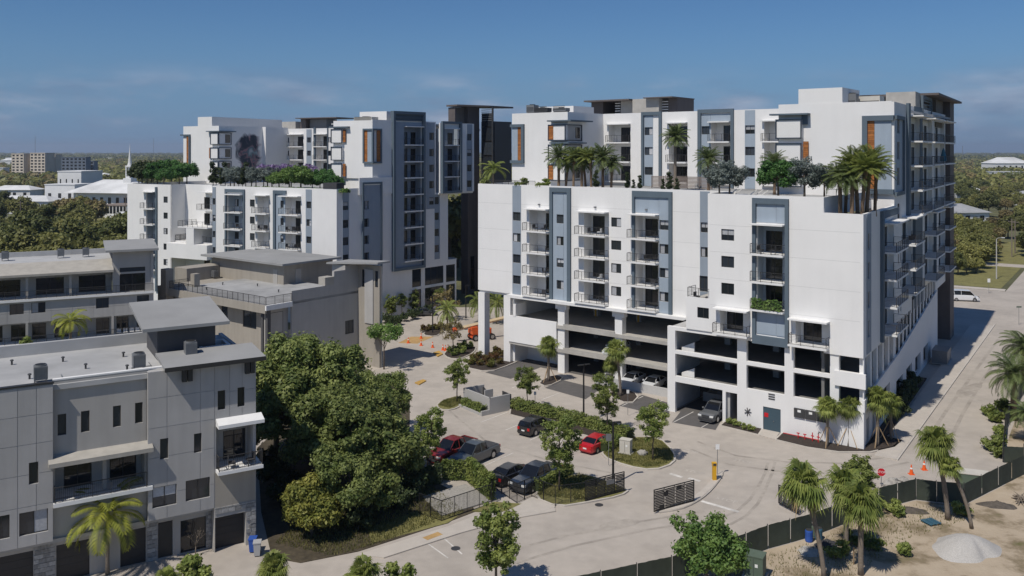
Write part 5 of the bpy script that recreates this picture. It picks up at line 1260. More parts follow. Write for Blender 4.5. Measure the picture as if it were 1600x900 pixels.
# ------------------------------------------------------------------ vegetation
def np_mesh(name, V, Fq, mats, mi=None):
    me = bpy.data.meshes.new(name)
    nv, nf = len(V), len(Fq); k = Fq.shape[1]
    me.vertices.add(nv); me.vertices.foreach_set('co', np.asarray(V, np.float32).ravel())
    me.loops.add(nf * k); me.loops.foreach_set('vertex_index', np.asarray(Fq, np.int32).ravel())
    me.polygons.add(nf); me.polygons.foreach_set('loop_start', np.arange(0, nf * k, k, dtype=np.int32))
    for m in mats: me.materials.append(MATS[m])
    if mi is not None: me.polygons.foreach_set('material_index', np.asarray(mi, np.int32))
    me.update(calc_edges=True); me.validate(); return me
def unit(a): return a / np.maximum(1e-6, np.linalg.norm(a, axis=1, keepdims=True))
def leaves(rg, P_, Nrm, size, aspect=1.7, jit=.55):
    """diamond leaves at P_ with normals Nrm"""
    n = len(P_); N = unit(Nrm + rg.normal(0, jit, (n, 3))); r = unit(rg.normal(0, 1, (n, 3)))
    T_ = unit(np.cross(N, r)); Bn = np.cross(N, T_); s = size * rg.uniform(.6, 1.3, (n, 1))
    V = np.stack([P_ - T_ * s * aspect * .5, P_ + Bn * s * .5 + N * s * .08, P_ + T_ * s * aspect * .5, P_ - Bn * s * .5 + N * s * .08], 1).reshape(-1, 3)
    return V, np.arange(n * 4).reshape(-1, 4)
def crown_mesh(seed, centers, radii, per, size, m, flat=.8, jit=.55):
    """leaf clumps: leaves near the shell of many small ellipsoids"""
    rg = np.random.default_rng(seed); Vs, Ns = [], []
    for c, r in zip(centers, radii):
        n = max(6, int(per * (r ** 2) / (np.mean(radii) ** 2)))
        dd = unit(rg.normal(0, 1, (n, 3))); rr = r * np.where(rg.uniform(0, 1, (n, 1)) < .12, rg.uniform(1.0, 1.45, (n, 1)), rg.uniform(.5, 1.05, (n, 1)))
        Vs.append(np.asarray(c) + dd * rr * (1, 1, flat)); Ns.append(dd + (0, 0, .45))
    V, Fq = leaves(rg, np.concatenate(Vs), np.concatenate(Ns), size, jit=jit)
    return np_mesh('crown', V, Fq, [m])
def clumps(seed, n, cx, rad, rmin, rmax, shell=.55, low=-.55, cz=0.0):
    """clump centres inside an ellipsoid rad = (rx, ry, rz) centred at height cx"""
    rg = np.random.default_rng(seed); C_, R2 = [], []
    lobes = unit(rg.normal(0, 1, (9, 3)) * (1, 1, .7) + (0, 0, .25))                     # uneven outline: limbs that reach out further
    while len(C_) < n:
        d = unit(rg.normal(0, 1, (1, 3)))[0]
        if d[2] < low: continue
        k = .70 + .48 * max(0.0, float((lobes @ d).max())) ** 7
        if rg.uniform() > k * k + .15: continue
        q = (rg.uniform(shell ** 3, 1)) ** (1 / 3) * k
        C_.append((d[0] * rad[0] * q, d[1] * rad[1] * q, cx + d[2] * rad[2] * q)); R2.append(rg.uniform(rmin, rmax))
    return C_, R2
def trunk_mesh(seed, h, r, crown_c, n_l, m='bark', lean=0.0):
    rg = random.Random(seed); mb = MB(); top = h
    mb.tube([(0, 0, -.1), (.03 * h * lean, .0, h * .35), (rg.uniform(-.1, .1), rg.uniform(-.1, .1), h * .7), (rg.uniform(-.2, .2), rg.uniform(-.2, .2), h)], [r * 1.25, r, r * .8, r * .4], 8)
    pick = list(crown_c); rg.shuffle(pick)
    for c in pick[:n_l]:
        b = h * rg.uniform(.45, .9)
        mb.tube([(0, 0, b), (c[0] * .5, c[1] * .5, b + (c[2] - b) * .6), (c[0] * .95, c[1] * .95, c[2])], [r * .5, r * .3, r * .1], 5)
    return mb.mesh('trunk', m, True)
def tree_kind(key, seed, h, rad, n, rmin, rmax, per, size, leaf, r=.14, cz=None, shell=.5, limbs=8, bark='bark', flat=.8, low=-.6, jit=.55):
    cz = cz if cz is not None else h - rad[2]
    C_, R2 = clumps(seed, n, cz, rad, rmin, rmax, shell, low)
    CACHE[('tree', key)] = (crown_mesh(seed + 1, C_, R2, per, size, leaf, flat, jit), trunk_mesh(seed + 2, cz + rad[2] * .3, r, C_, limbs, bark))
def tree(key, label, x, y, z=0, s=1.0, rz=0.0, name='tree', group=None, cat='tree', sz=None):
    cm, tm = CACHE[('tree', key)]
    t = thing(name, label, cat, x, y, z, group, rz); t.scale = (s, s, sz or s)
    put('crown', cm, t); put('trunk', tm, t); return t
tree_kind('oak_a', 10, 11.5, (5.9, 5.7, 4.9), 135, .5, 1.15, 400, .185, 'leaf_oak', .3, limbs=14)
tree_kind('oak_b', 20, 9.5, (5.7, 5.3, 4.4), 125, .45, 1.1, 390, .185, 'leaf_oak', .28, limbs=14)
tree_kind('oak_c', 30, 7.5, (4.1, 4.1, 3.5), 80, .4, .95, 300, .18, 'leaf_oak', .2, limbs=10)
tree_kind('oak_y', 40, 4.6, (2.5, 2.3, 2.0), 70, .4, .75, 190, .18, 'leaf_yellow', .12, limbs=8)
tree_kind('young_a', 50, 5.6, (1.45, 1.45, 2.0), 72, .15, .4, 84, .105, 'leaf_young', .06, shell=.2, limbs=16, low=-.95)
tree_kind('young_b', 60, 6.6, (1.75, 1.7, 2.6), 92, .15, .42, 84, .11, 'leaf_young', .07, shell=.2, limbs=18, low=-.95)
tree_kind('dark_a', 70, 5.6, (1.6, 1.6, 2.4), 80, .2, .46, 90, .13, 'leaf_young', .08, shell=.2, limbs=14, low=-.95)
tree_kind('bright_a', 80, 4.8, (2.5, 2.2, 1.9), 80, .3, .65, 120, .145, 'leaf_bright', .09, shell=.25, limbs=14)
tree_kind('flat_a', 90, 6.2, (3.0, 3.0, 1.0), 44, .35, .65, 80, .17, 'leaf_bright', .09, shell=.2, limbs=14, low=-.9)
tree_kind('sparse', 95, 5.2, (2.2, 2.2, 1.9), 32, .3, .6, 26, .2, 'leaf_brown', .07, shell=.2, limbs=22, low=-.9)
tree_kind('ficus', 100, 4.6, (2.2, 2.2, 1.7), 56, .4, .7, 130, .19, 'leaf_ficus', .12, limbs=8)
tree_kind('ficus_low', 105, 3.6, (2.8, 2.4, 1.3), 60, .4, .7, 130, .2, 'leaf_bright', .12, limbs=8)
tree_kind('olive', 110, 3.9, (1.9, 1.9, 1.5), 60, .3, .55, 90, .13, 'leaf_olive', .1, shell=.3, limbs=12, low=-.8)
tree_kind('darkroof', 115, 5.0, (1.7, 1.7, 2.1), 42, .5, .85, 100, .27, 'leaf_dark', .1, limbs=6)
tree_kind('cypress', 120, 4.2, (.5, .5, 2.0), 30, .25, .42, 60, .16, 'leaf_dark', .06, cz=2.1, shell=.2, limbs=3, low=-1)
tree_kind('purple', 125, 3.8, (2.3, 2.0, 1.1), 45, .35, .65, 70, .2, 'leaf_purple', .09, shell=.3, limbs=10)
tree_kind('shrub', 130, 1.3, (.7, .7, .6), 14, .22, .4, 70, .14, 'leaf_young', .03, cz=.65, shell=.2, limbs=4, low=-1)
tree_kind('shrub_dark', 135, 1.5, (.8, .8, .7), 16, .25, .42, 70, .15, 'leaf_dark', .03, cz=.75, shell=.2, limbs=4, low=-1)
tree_kind('shrub_red', 140, 1.1, (.6, .6, .5), 12, .2, .35, 60, .14, 'leaf_croton', .03, cz=.6, shell=.2, limbs=4, low=-1)
tree_kind('far_a', 150, 9, (4.4, 4.4, 3.4), 60, .8, 1.5, 70, .5, 'leaf_far', .25, limbs=5)
tree_kind('far_b', 160, 11, (4.8, 4.6, 4.4), 66, .85, 1.6, 70, .52, 'leaf_far_dark', .28, limbs=5)
tree_kind('far_c', 170, 7, (3.6, 3.6, 2.6), 50, .7, 1.2, 60, .45, 'leaf_brown', .2, limbs=7)
tree_kind('far_d', 180, 8, (5.2, 4.6, 2.8), 62, .8, 1.4, 70, .5, 'leaf_far', .25, limbs=5)
def bare_tree():
    rg = random.Random(4); mb = MB()
    def br(p, d, L, r, k):
        q = p + d * L; mb.tube([p, (p + q) / 2 + Vector((rg.uniform(-.04, .04), rg.uniform(-.04, .04), 0)), q], [r, r * .8, r * .6], 5)
        if k:
            for _ in range(rg.choice((2, 3, 3))): br(q, (d + Vector((rg.uniform(-.7, .7), rg.uniform(-.7, .7), rg.uniform(-.1, .5)))).normalized(), L * rg.uniform(.6, .85), r * .6, k - 1)
    br(Vector((0, 0, 0)), Vector((0, 0, 1)), .7, .05, 4); return mb.mesh('branches', 'palm_bark', True)

def fan_palm(key, seed, h, n=64, R=1.5, leaf='palm_green', dry=9, r=.145, lean=(0, 0), blades=14):
    rg = np.random.default_rng(seed); V, Fq, mi = [], [], []
    top = np.array((lean[0], lean[1], h))
    for i in range(n + dry):
        isdry = i >= n
        az = i * 2.39996 + rg.uniform(-.3, .3); t = (i + .5) / n
        elv = math.radians(88 - 140 * t ** .85 + rg.uniform(-10, 10)) if not isdry else math.radians(rg.uniform(-75, -50))
        d = np.array((math.cos(az) * math.cos(elv), math.sin(az) * math.cos(elv), math.sin(elv)))
        side = np.array((-math.sin(az), math.cos(az), 0)); up = np.cross(d, side)
        pl = R * rg.uniform(.1, .6) * (.8 if isdry else 1); hub = top + d * pl
        b = len(V); w = .02                                        # leaf stalk
        V += [top - side * w, top + side * w, hub + side * w * .6, hub - side * w * .6]; Fq.append((b, b + 1, b + 2, b + 3)); mi.append(2 if isdry else 0)
        bl = R * rg.uniform(.5, .66)
        for k in range(blades):
            a = (k / (blades - 1) - .5) * 3.0; q = d * math.cos(a) + side * math.sin(a) + up * -.12 * abs(math.sin(a)); q = q / np.linalg.norm(q)
            L = bl * (1 - .22 * abs(a) / 1.8) * rg.uniform(.85, 1.1)
            pw = np.cross(q, up + 1e-3); pw = pw / np.linalg.norm(pw) * L * .062
            m1 = hub + q * L * .55 + up * .02; tip = hub + q * L + np.array((0, 0, -.5 * L * rg.uniform(.5, 1.4)))
            b = len(V); V += [hub, m1 + pw, tip, m1 - pw]; Fq.append((b, b + 1, b + 2, b + 3)); mi.append(1 if isdry else 0)
    cm = np_mesh('crown', np.array(V), np.array(Fq), [leaf, 'palm_dry', 'palm_boot'], mi)
    mb = MB(); k = 9; pts, rs = [], []
    for i in range(k):
        t = i / (k - 1); pts.append((lean[0] * t ** 1.5, lean[1] * t ** 1.5, h * t)); rs.append(r * (1.25 if i == 0 else (1.0 + .06 * (i % 2))) * (1 if t < .75 else 1.12))
    mb.tube(pts, rs, 9); CACHE[('tree', key)] = (cm, mb.mesh('trunk', 'palm_bark', True))
def feather_palm(key, seed, h, n=16, L=2.3, leaf='palm_green', r=.14, droop=.9, boot=False, lean=(0, 0), up=75, shaft=None, wl=.5, lw=.02, lowest=25):
    rg = np.random.default_rng(seed); V, Fq, mi = [], [], []
    top = np.array((lean[0], lean[1], h))
    for i in range(n):
        az = i * 2.39996 + rg.uniform(-.25, .25); e0 = math.radians(up - (up + lowest) * ((i + .5) / n) + rg.uniform(-7, 7)); LL = L * rg.uniform(.85, 1.1)
        side = np.array((-math.sin(az), math.cos(az), 0)); p = top.copy(); prev = p; k = 14; el_ = e0
        for j in range(k):
            el_ = e0 - droop * 1.6 * ((j + 1) / k) ** 1.4
            d = np.array((math.cos(az) * math.cos(el_), math.sin(az) * math.cos(el_), math.sin(el_))); nx = p + d * LL / k
            upv = np.cross(d, side); upv *= -1 if upv[2] < 0 else 1
            b = len(V); w = .022 * (1 - j / k) + .006; V += [p - side * w, p + side * w, nx + side * w, nx - side * w]; Fq.append((b, b + 1, b + 2, b + 3)); mi.append(0)
            if j >= 1:
                ll = wl * LL * .5 * math.sin(math.pi * min(1, (j + .8) / (k + .2))) ** .6
                for sgn in (-1, 1):
                    for q in (0.0, .25, .5, .75):
                        o = p + (nx - p) * q
                        dv = side * sgn * .85 + d * .55 + upv * .12; dv /= np.linalg.norm(dv)
                        tip = o + dv * ll * rg.uniform(.85, 1.1) + np.array((0, 0, -.3 * ll)); m_ = o + dv * ll * .5 + upv * .03; ww = d * LL * lw
                        b = len(V); V += [o, m_ + ww, tip, m_ - ww]; Fq.append((b, b + 1, b + 2, b + 3)); mi.append(0)
            p = nx
    cm = np_mesh('crown', np.array(V), np.array(Fq), [leaf], mi)
    mb = MB(); pts = [(lean[0] * (i / 8) ** 1.5, lean[1] * (i / 8) ** 1.5, h * i / 8) for i in range(9)]
    mb.tube(pts, [r * (1.3 if i == 0 else (1 + .07 * (i % 2)) * (1.0 if i < 7 else (1.35 if boot else .85))) for i in range(9)], 9)
    CACHE[('tree', key)] = (cm, mb.mesh('trunk', 'palm_boot' if boot else 'palm_bark', True))
fan_palm('sabal_a', 1, 4.2); fan_palm('sabal_b', 2, 6.2, n=74, R=1.75, lean=(-1.25, .2)); fan_palm('sabal_d', 9, 5.0, n=60, R=1.5, lean=(-.75, .1)); fan_palm('sabal_lean', 8, 5.2, n=44, R=1.25, dry=4, r=.14, lean=(-1.6, .4)); fan_palm('sabal_c', 3, 5.2, lean=(.5, .2)); fan_palm('sabal_low', 4, 1.3, n=60, R=1.5, dry=2)
fan_palm('sabal_tall', 6, 5.4, n=30, R=1.2, dry=4, r=.14)
fan_palm('washi', 5, 4.6, n=36, R=1.3, leaf='palm_deep', dry=2)
feather_palm('date_roof', 11, 4.0, n=46, L=2.2, leaf='palm_deep', r=.17, boot=True, up=88, droop=.62, lowest=25, lw=.009)
feather_palm('date_roof_b', 17, 3.7, n=40, L=2.1, leaf='palm_deep', r=.18, boot=True, up=86, droop=.75, lowest=20, lw=.009, lean=(.35, .1))
feather_palm('date_roof_c', 18, 4.5, n=42, L=2.0, leaf='palm_green', r=.16, boot=True, up=88, droop=.55, lowest=10, lw=.009, lean=(-.3, .1))
feather_palm('date_tall', 12, 6.6, n=44, L=2.0, leaf='palm_deep', r=.18, up=84, droop=.6, lowest=30, lw=.011)
feather_palm('royal', 13, 4.3, n=20, L=3.3, leaf='palm_yellow', r=.13, up=78, droop=.95, wl=.6, lw=.011)
feather_palm('royal_tall', 14, 10.6, n=15, L=2.6, leaf='palm_yellow', r=.15, up=74, droop=1.1, wl=.6, lw=.012)
feather_palm('phoenix', 15, 4.6, n=40, L=3.3, leaf='palm_deep', r=.3, boot=True, up=80, droop=.85, lw=.009)
feather_palm('coco', 16, 2.8, n=18, L=2.7, leaf='palm_green', r=.12, up=75, droop=.9, wl=.55, lw=.011)
ORDN = ('first', 'second', 'third', 'fourth', 'fifth', 'sixth', 'seventh', 'eighth')
RT = random.Random(77)
def at_px(key, label, u, v, s=1.0, z=0.0, sz=None, **k):
    x, y = g(u, v, z); return tree(key, label, x, y, z, s, RT.uniform(0, 6.28), sz=sz, **k)
# the big oaks
OG = 'broad oaks between the townhouses and the parking lot'
at_px('oak_a', 'tall dark green oak, the highest of the clump, beside the terrace townhouse', 480, 716, 1.13, group=OG, name='oak_tree')
at_px('oak_b', 'wide oak in the middle of the clump left of the parking lot', 550, 768, 1.05, group=OG, name='oak_tree')
at_px('oak_c', 'smaller oak at the right edge of the clump, above the gravel court', 606, 764, .85, group=OG, name='oak_tree')
at_px('oak_c', 'smaller oak growing against the corner of the foreground townhouses', 432, 735, 1.35, group=OG, name='oak_tree')
at_px('oak_b', 'oak behind the clump, next to the grey side wall of the terrace townhouse', 565, 688, .8, group=OG, name='oak_tree')
at_px('oak_c', 'low oak with branches near the ground in front of the clump', 545, 815, .85, group=OG, name='oak_tree')
at_px('oak_y', 'small yellowing tree beside the bins of the end townhouse', 487, 838, 1.0, name='tree')
at_px('oak_c', 'oak filling the gap between the tall oak and the wide one', 515, 745, 1.1, group=OG, name='oak_tree')
# young trees in the parking lot
YG = 'young trees planted in the parking lot'
for key, lb, u, v, s in (('young_a', 'young tree on the grass island left of the bin enclosure', 714, 630, 1.0), ('young_a', 'young tree behind the hedge, right of the bin enclosure', 824, 642, .98), ('young_b', 'slim young tree in the hedge behind the red sedan', 949, 680, 1.0),
                         ('young_b', 'young tree between the navy pickup and the left gate', 874, 770, 1.06), ('young_a', 'young tree on the round grass island beside the beige cabinet', 1020, 722, 1.1), ('young_b', 'young tree beside the maroon pickup', 668, 742, .95)):
    at_px(key, lb, u, v, s, group=YG, name='young_tree')
at_px('sparse', 'thin nearly leafless tree by the traffic cones', 708, 551, 1.0)
at_px('flat_a', 'light green flat-topped tree at the corner of the terrace townhouse', 600, 577, 1.0)
at_px('dark_a', 'olive green young tree standing in the road at the bottom centre', 775, 922, 1.08, name='young_tree')
at_px('bright_a', 'bright green bushy tree behind the windscreen fence at the bottom', 1104, 925, 1.05)
at_px('dark_a', 'dark leafy tree growing among the fan palms by the stop sign', 1345, 812, .95)
at_px('sparse', 'thin tree in front of the shop windows of the left block', 697, 500, 1.15)
for i, (u, v) in enumerate(((612, 500), (628, 494), (645, 490), (620, 488), (660, 483), (686, 485))): at_px('young_a' if i % 2 else 'dark_a', 'small garden tree along the wall of the left white block', u, v, .8, group='garden trees along the left block', name='tree')
# ground palms
SP = 'fan palms in the sand lot'; CP = 'fan palms propped at the building corner'
for key, lb, u, v, s, gp in (('sabal_b', 'tall fan palm in front, left-most of the palms in the sand lot', 1288, 908, 1.1, SP), ('sabal_a', 'fan palm half hidden between two others near the slanted gate', 1322, 866, 1.25, SP), ('sabal_a', 'low fan palm with yellowing skirt, front right of the sand lot group', 1345, 898, 1.26, SP),
                             ('sabal_d', 'fan palm rising over the windscreen fence near the traffic cones', 1481, 812, 1.26, SP), ('sabal_lean', 'thin fan palm on a leaning trunk next to the gravel heap', 1518, 826, .95, SP),
                             ('sabal_a', 'left-most propped fan palm at the white building corner', 1293, 698, .98, CP), ('sabal_a', 'second propped fan palm from the left at the white building corner', 1326, 699, 1.0, CP), ('sabal_a', 'tallest propped fan palm right at the corner of the white building', 1371, 698, 1.18, CP), ('sabal_a', 'right-most propped fan palm, on the street side of the corner', 1392, 688, .95, CP),
                             ('sabal_a', 'single fan palm in its own bed before the garage', 857, 597, 1.15, None), ('sabal_a', 'left palm of the pair before the garage low wall', 957, 617, .95, 'palm group before the garage'), ('sabal_c', 'right palm of the pair before the garage low wall', 970, 620, 1.12, 'palm group before the garage')):
    q_ = at_px(key, lb, u, v, s, group=gp, name='fan_palm', cat='palm')
    if key in ('sabal_b', 'sabal_d', 'sabal_lean'): q_.rotation_euler.z = 0.0
for i, (u, v) in enumerate(((1293, 698), (1326, 699), (1371, 698), (1392, 688), (857, 597))):          # wooden props
    x, y = g(u, v); mb = MB()
    for k in range(3):
        a = k * 2.1 + i; mb.tube([(math.cos(a) * 1.1, math.sin(a) * 1.1, 0), (math.cos(a) * .16, math.sin(a) * .16, 1.9)], .045, 4)
    o = mb.build('tree_prop', 'lumber', at=(x, y, .13)); tag(o, 'wooden props round the ' + ('left-most corner palm', 'second corner palm', 'tallest corner palm', 'street-side corner palm', 'single palm before the garage')[i], 'props', 'wooden palm props')
at_px('royal', 'yellow green feather palm in front of the foreground townhouses', 168, 897, 1.0, name='feather_palm', cat='palm')
x, y = (110 - 800) / F * 100, 100; tree('royal_tall', 'tall feather palm standing between the two townhouse rows', x, y, 0, 1.0, 1.0, 'feather_palm', None, 'palm')
at_px('sabal_low', 'low fan palm at the bottom edge right of the townhouse drive', 428, 925, 1.05, name='fan_palm', cat='palm')
at_px('sabal_low', 'low fan palm at the bottom edge beside the road', 566, 930, 1.0, name='fan_palm', cat='palm')
at_px('sabal_low', 'low fan palm at the bottom edge before the townhouse door', 262, 934, .8, name='fan_palm', cat='palm')
at_px('phoenix', 'big date palm on the right edge beside the side street', 1584, 656, 1.12, name='date_palm', cat='palm')
at_px('phoenix', 'low date palm in front of the big one at the right edge', 1603, 690, .62, name='date_palm', cat='palm')
at_px('phoenix', 'second date palm behind the big one at the right edge', 1600, 605, 1.1, name='date_palm', cat='palm')
at_px('coco', 'feather palm in the planting between the two white blocks', 699, 516, 1.0, sz=1.2, name='feather_palm', cat='palm')
at_px('coco', 'feather palm half hidden behind the tall white posts', 748, 505, 1.0, sz=1.3, name='feather_palm', cat='palm')
at_px('coco', 'feather palm seen between the tall white posts', 776, 506, .9, sz=1.3, name='feather_palm', cat='palm')
x, y = g(306, 868); t = thing('bare_tree', 'small leafless tree beside the entrance of the foreground townhouse', 'tree', x, y); put('branches', cached('bare', bare_tree), t)
x, y = g(25, 905); t = thing('bare_tree', 'small leafless shrub in the bottom left corner', 'tree', x, y); put('branches', CACHE['bare'], t)
# palms and trees on the roof decks
def deck_px(key, label, u, y, s, fr=fA, z=24.9, **k):
    X_, Y_ = fr.world(fr.x(u, y), y); return tree(key, label, X_, Y_, z, s, RT.uniform(0, 6.28), **k)
RG = 'date palms in the left cluster on the right block deck'
for i, (u, y, s) in enumerate(((873, 9.5, 1.12), (884, 10.5, .96), (896, 9, .98), (909, 9.5, 1.05), (915, 11.5, .95), (924, 9.2, .98), (942, 9.5, 1.12), (955, 10, .95))):
    deck_px(('date_roof', 'date_roof_b', 'date_roof_c')[i % 3], 'dark feather palm, %s from the left in the left palm cluster on the deck' % ORDN[i], u, y, s, group=RG, name='roof_palm', cat='palm')
deck_px('date_tall', 'tallest feather palm on the deck, above the third blue stripe', 1055, 15, 1.1, name='roof_palm', cat='palm')
deck_px('date_roof', 'feather palm right of the tallest one on the deck', 1107, 14, 1.05, name='roof_palm', cat='palm'); deck_px('coco', 'feather palm at the left end of the right block deck', 771, 9, .95, name='roof_palm', cat='palm')
deck_px('date_roof', 'feather palm half hidden behind the bright green deck tree', 1210, 14, .95, name='roof_palm', cat='palm')
RG2 = 'date palms in the corner planter'
for i, (u, y, s) in enumerate(((1313, 3, 1.0), (1321, 5, .95), (1331, 2.2, 1.02), (1340, 4, 1.1), (1347, 2.6, 1.0), (1354, 5, 1.12), (1367, 6.5, .95))):
    deck_px(RT.choice(('date_roof', 'date_roof_b', 'date_roof_c')), 'feather palm, %s from the left in the corner planter of the right block' % ORDN[i], u, y, s * 1.12, z=23.3, group=RG2, name='roof_palm', cat='palm')
deck_px('olive', 'left grey-green olive tree on the deck of the right block', 1124, 2.2, 1.0, name='olive_tree'); deck_px('olive', 'grey-green olive tree right behind the left one on the deck', 1140, 3.2, 1.05, name='olive_tree')
deck_px('ficus', 'bright green tree with a bare trunk on the right block deck', 1216, 2.4, .95, name='tree'); deck_px('olive', 'olive tree right of the bright green deck tree', 1257, 2.4, 1.15, name='olive_tree'); deck_px('olive', 'small olive tree next to the corner planter palms', 1288, 9, .95, name='olive_tree')
for u, y in ((980, 8.2), (990, 8.2), (1036, 8.4), (1046, 8.2), (1058, 8.6), (1000, 9), (931, 8.2)): deck_px('cypress', 'small dark cypress along the parapet of the right block deck', u, y, .42 + .3 * RT.random(), group='small cypresses on the right deck', name='cypress')
for u in (760, 816, 850): deck_px('shrub', 'small leafy shrub at the deck parapet, left part of the right block', u, 7.8, 1.2, group='deck shrubs', name='shrub', cat='shrub')
for i, (u, y) in enumerate(((217, 3), (222, 6), (230, 3), (237, 6))): deck_px('darkroof', 'dark slender tree at the left end of the left block deck', u, y, 1.0, fB, 23.2, group='dark trees on the left block deck', name='tree')
for i, (u, y) in enumerate(((246, 3), (256, 2.5), (268, 4), (280, 2.5), (292, 4.5))): deck_px('ficus', 'bright green tree in the left grove of the left block deck', u, y + (8 if u > 266 else 0), (1.05, .8, 1.15, .9, 1.0)[i], fB, 23.2, group='green grove on the left block deck', name='tree')
for i, (u, y) in enumerate(((333, 3), (338, 6), (345, 3), (352, 5), (373, 4), (379, 3), (384, 6))): deck_px('cypress', 'dark cypress below the mural on the left block deck', u, y, 1.0 + .25 * (i % 3 == 0), fB, 23.2, group='cypresses on the left block deck', name='cypress')
for u, y in ((360, 4), (366, 3), (393, 5), (400, 3), (412, 4), (425, 6)): deck_px('olive', 'greyish olive tree near the mural on the left block deck', u, y, 1.0, fB, 23.2, group='olives on the left block deck', name='olive_tree')
for u, y in ((418, 8), (436, 9), (455, 10), (470, 10)): deck_px('purple', 'purple flowering tree on the left block deck', u, y, 1.2, fB, 23.2, group='purple trees on the left block deck', name='flowering_tree')
for u, y, q in ((436, 3, .8), (452, 4, 1.05), (470, 2.6, 1.15), (488, 3.4, .75)): deck_px('ficus_low', 'low spreading green tree in the middle of the left block deck', u, y, q, fB, 23.2, group='low green trees on the left block deck', name='tree')
for u, y, q in ((508, 3, .85), (518, 2.6, .62), (500, 4, .7), (528, 5, .5)): deck_px('ficus', 'leafy green bush at the right end of the left block deck', u, y, q, fB, 23.2, group='bushes on the left block deck', name='tree')
# hedges: leafy boxes
def hedge(label, pts, w, h, leaf='leaf_young', z=.12, dens=130, name='hedge', seed=1, size=.13):
    rg = np.random.default_rng(seed); Ps, Ns = [], []
    x0, y0 = pts[0]
    for (ax, ay), (bx, by) in zip(pts[:-1], pts[1:]):
        L = math.hypot(bx - ax, by - ay); n = int(L * (w + 2 * h) * dens); t = rg.uniform(0, 1, n); a = rg.uniform(-1, 1, n); b = rg.uniform(0, 1, n)
        face = rg.integers(0, 3, n); off = np.where(face == 0, a, np.where(face == 1, 1, -1)) * w / 2; zz = np.where(face == 0, 1.0, b) * h
        off = off + rg.normal(0, .07, n); zz = zz + rg.normal(0, .06, n) + .08 * np.sin(t * L * 3.1) + .05 * np.sin(t * L * 7.7)
        tx, ty = (bx - ax) / L, (by - ay) / L
        Ps.append(np.stack([ax - x0 + tx * L * t - ty * off, ay - y0 + ty * L * t + tx * off, np.maximum(zz, .03)], 1))
        nn = np.where(face == 0, 0, np.where(face == 1, 1, -1)); Ns.append(np.stack([-ty * nn, tx * nn, np.where(face == 0, 1.0, .3)], 1))
    V, Fq = leaves(rg, np.concatenate(Ps), np.concatenate(Ns), size)
    t = thing(name, label, 'hedge', x0, y0, z); put('foliage', np_mesh('foliage', V, Fq, [leaf]), t)
    mb = MB()
    for (ax, ay), (bx, by) in zip(pts[:-1], pts[1:]):
        fr = Fr(ax, ay, -math.degrees(math.atan2(by - ay, bx - ax))); L = math.hypot(bx - ax, by - ay)
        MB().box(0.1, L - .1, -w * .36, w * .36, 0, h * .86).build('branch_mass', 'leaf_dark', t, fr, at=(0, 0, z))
    return t
hedge('long clipped hedge between the parking lot and the drive before the garage', G([(802, 638), (900, 662), (985, 688)]), 1.3, 1.0)
hedge('clipped hedge in the planter of the bin enclosure', [tuple(Lp + off_ * .5 + (Fp - Lp) * .15), tuple(Fp + off_ * .5 + (Lp - Fp) * .06)], .75, .8, z=.1, seed=2)
hedge('tall ivy hedge between the gravel court and the parked cars', G([(733, 752), (770, 784)]), .5, 2.0, 'leaf_young', .1, 150, seed=3)
hedge('ivy hedge along the back of the gravel court', G([(690, 750), (735, 750)]), .5, 1.6, 'leaf_young', .1, 120, seed=4)
hedge('clipped hedge beside the navy pickup', G([(836, 770), (890, 740)]), .9, .9, z=.12, seed=5)
hedge('low dark hedge behind the gravel court under the oaks', G([(640, 760), (690, 755)]), .8, 1.5, 'leaf_dark', .08, 110, seed=6)
hedge('round hedge beside the red sedan', G([(942, 708), (965, 694)]), 1.2, .9, z=.12, seed=7)
hedge('green hedge box on the balcony railing of the right block', [fA.world(X2(1178), -.75), fA.world(X2(1226), -.75)], .35, 1.0, 'leaf_bright', 13.25, 110, 'balcony_hedge', 8, .12)
hedge('grassy planter edge on the deck of the left block', [fB.world(fB.x(385, .8), .8), fB.world(fB.x(545, .8), .8)], .8, .5, 'leaf_bright', 23.2, 60, 'deck_hedge', 9, .2)
RT2 = random.Random(12)
def shrubs(key, label, px, s, gp, z=.14, nm='shrub'):
    for u, v in px: x, y = g(u, v); tree(key, label, x, y, z, s * RT2.uniform(.8, 1.2), RT2.uniform(0, 6), nm, gp, 'shrub')
shrubs('shrub_red', 'reddish shrub in the bed at the tall white posts', [(735, 571), (742, 566), (750, 572), (757, 567), (765, 575), (772, 563), (780, 570), (788, 559), (797, 562), (764, 562), (748, 560), (778, 555)], 1.0, 'shrubs at the white posts')
shrubs('shrub', 'small shrub in the bed by the traffic cones', [(703, 552), (715, 549), (726, 547), (735, 545), (710, 557), (722, 554)], .9, 'shrubs by the cones')
shrubs('shrub_red', 'russet shrub in the median before the left block', [(664, 519), (670, 517), (677, 516), (684, 516), (690, 513)], 1.0, 'median shrubs')
shrubs('shrub', 'low plant in the bed left of the service door', [(1140, 664), (1150, 668), (1162, 672), (1173, 675)], .5, 'plants left of the service door')
shrubs('shrub_dark', 'dark shrub in the strip along the street side wall', [(1404, 640), (1410, 632), (1416, 622), (1421, 612), (1426, 604), (1408, 650)], 1.3, 'street side shrubs')
shrubs('shrub_dark', 'dark shrub by the wall of the left white block', [(602, 505), (610, 512), (620, 508), (632, 502), (645, 499), (655, 494), (668, 490)], 1.3, 'shrubs of the left block')
shrubs('shrub', 'weedy shrub at the edge of the side street fence', [(1546, 650), (1556, 660), (1563, 680), (1560, 700), (1567, 642), (1562, 690), (1558, 712), (1570, 655), (1575, 640), (1553, 705)], 1.1, 'weeds at the street fence', 0)
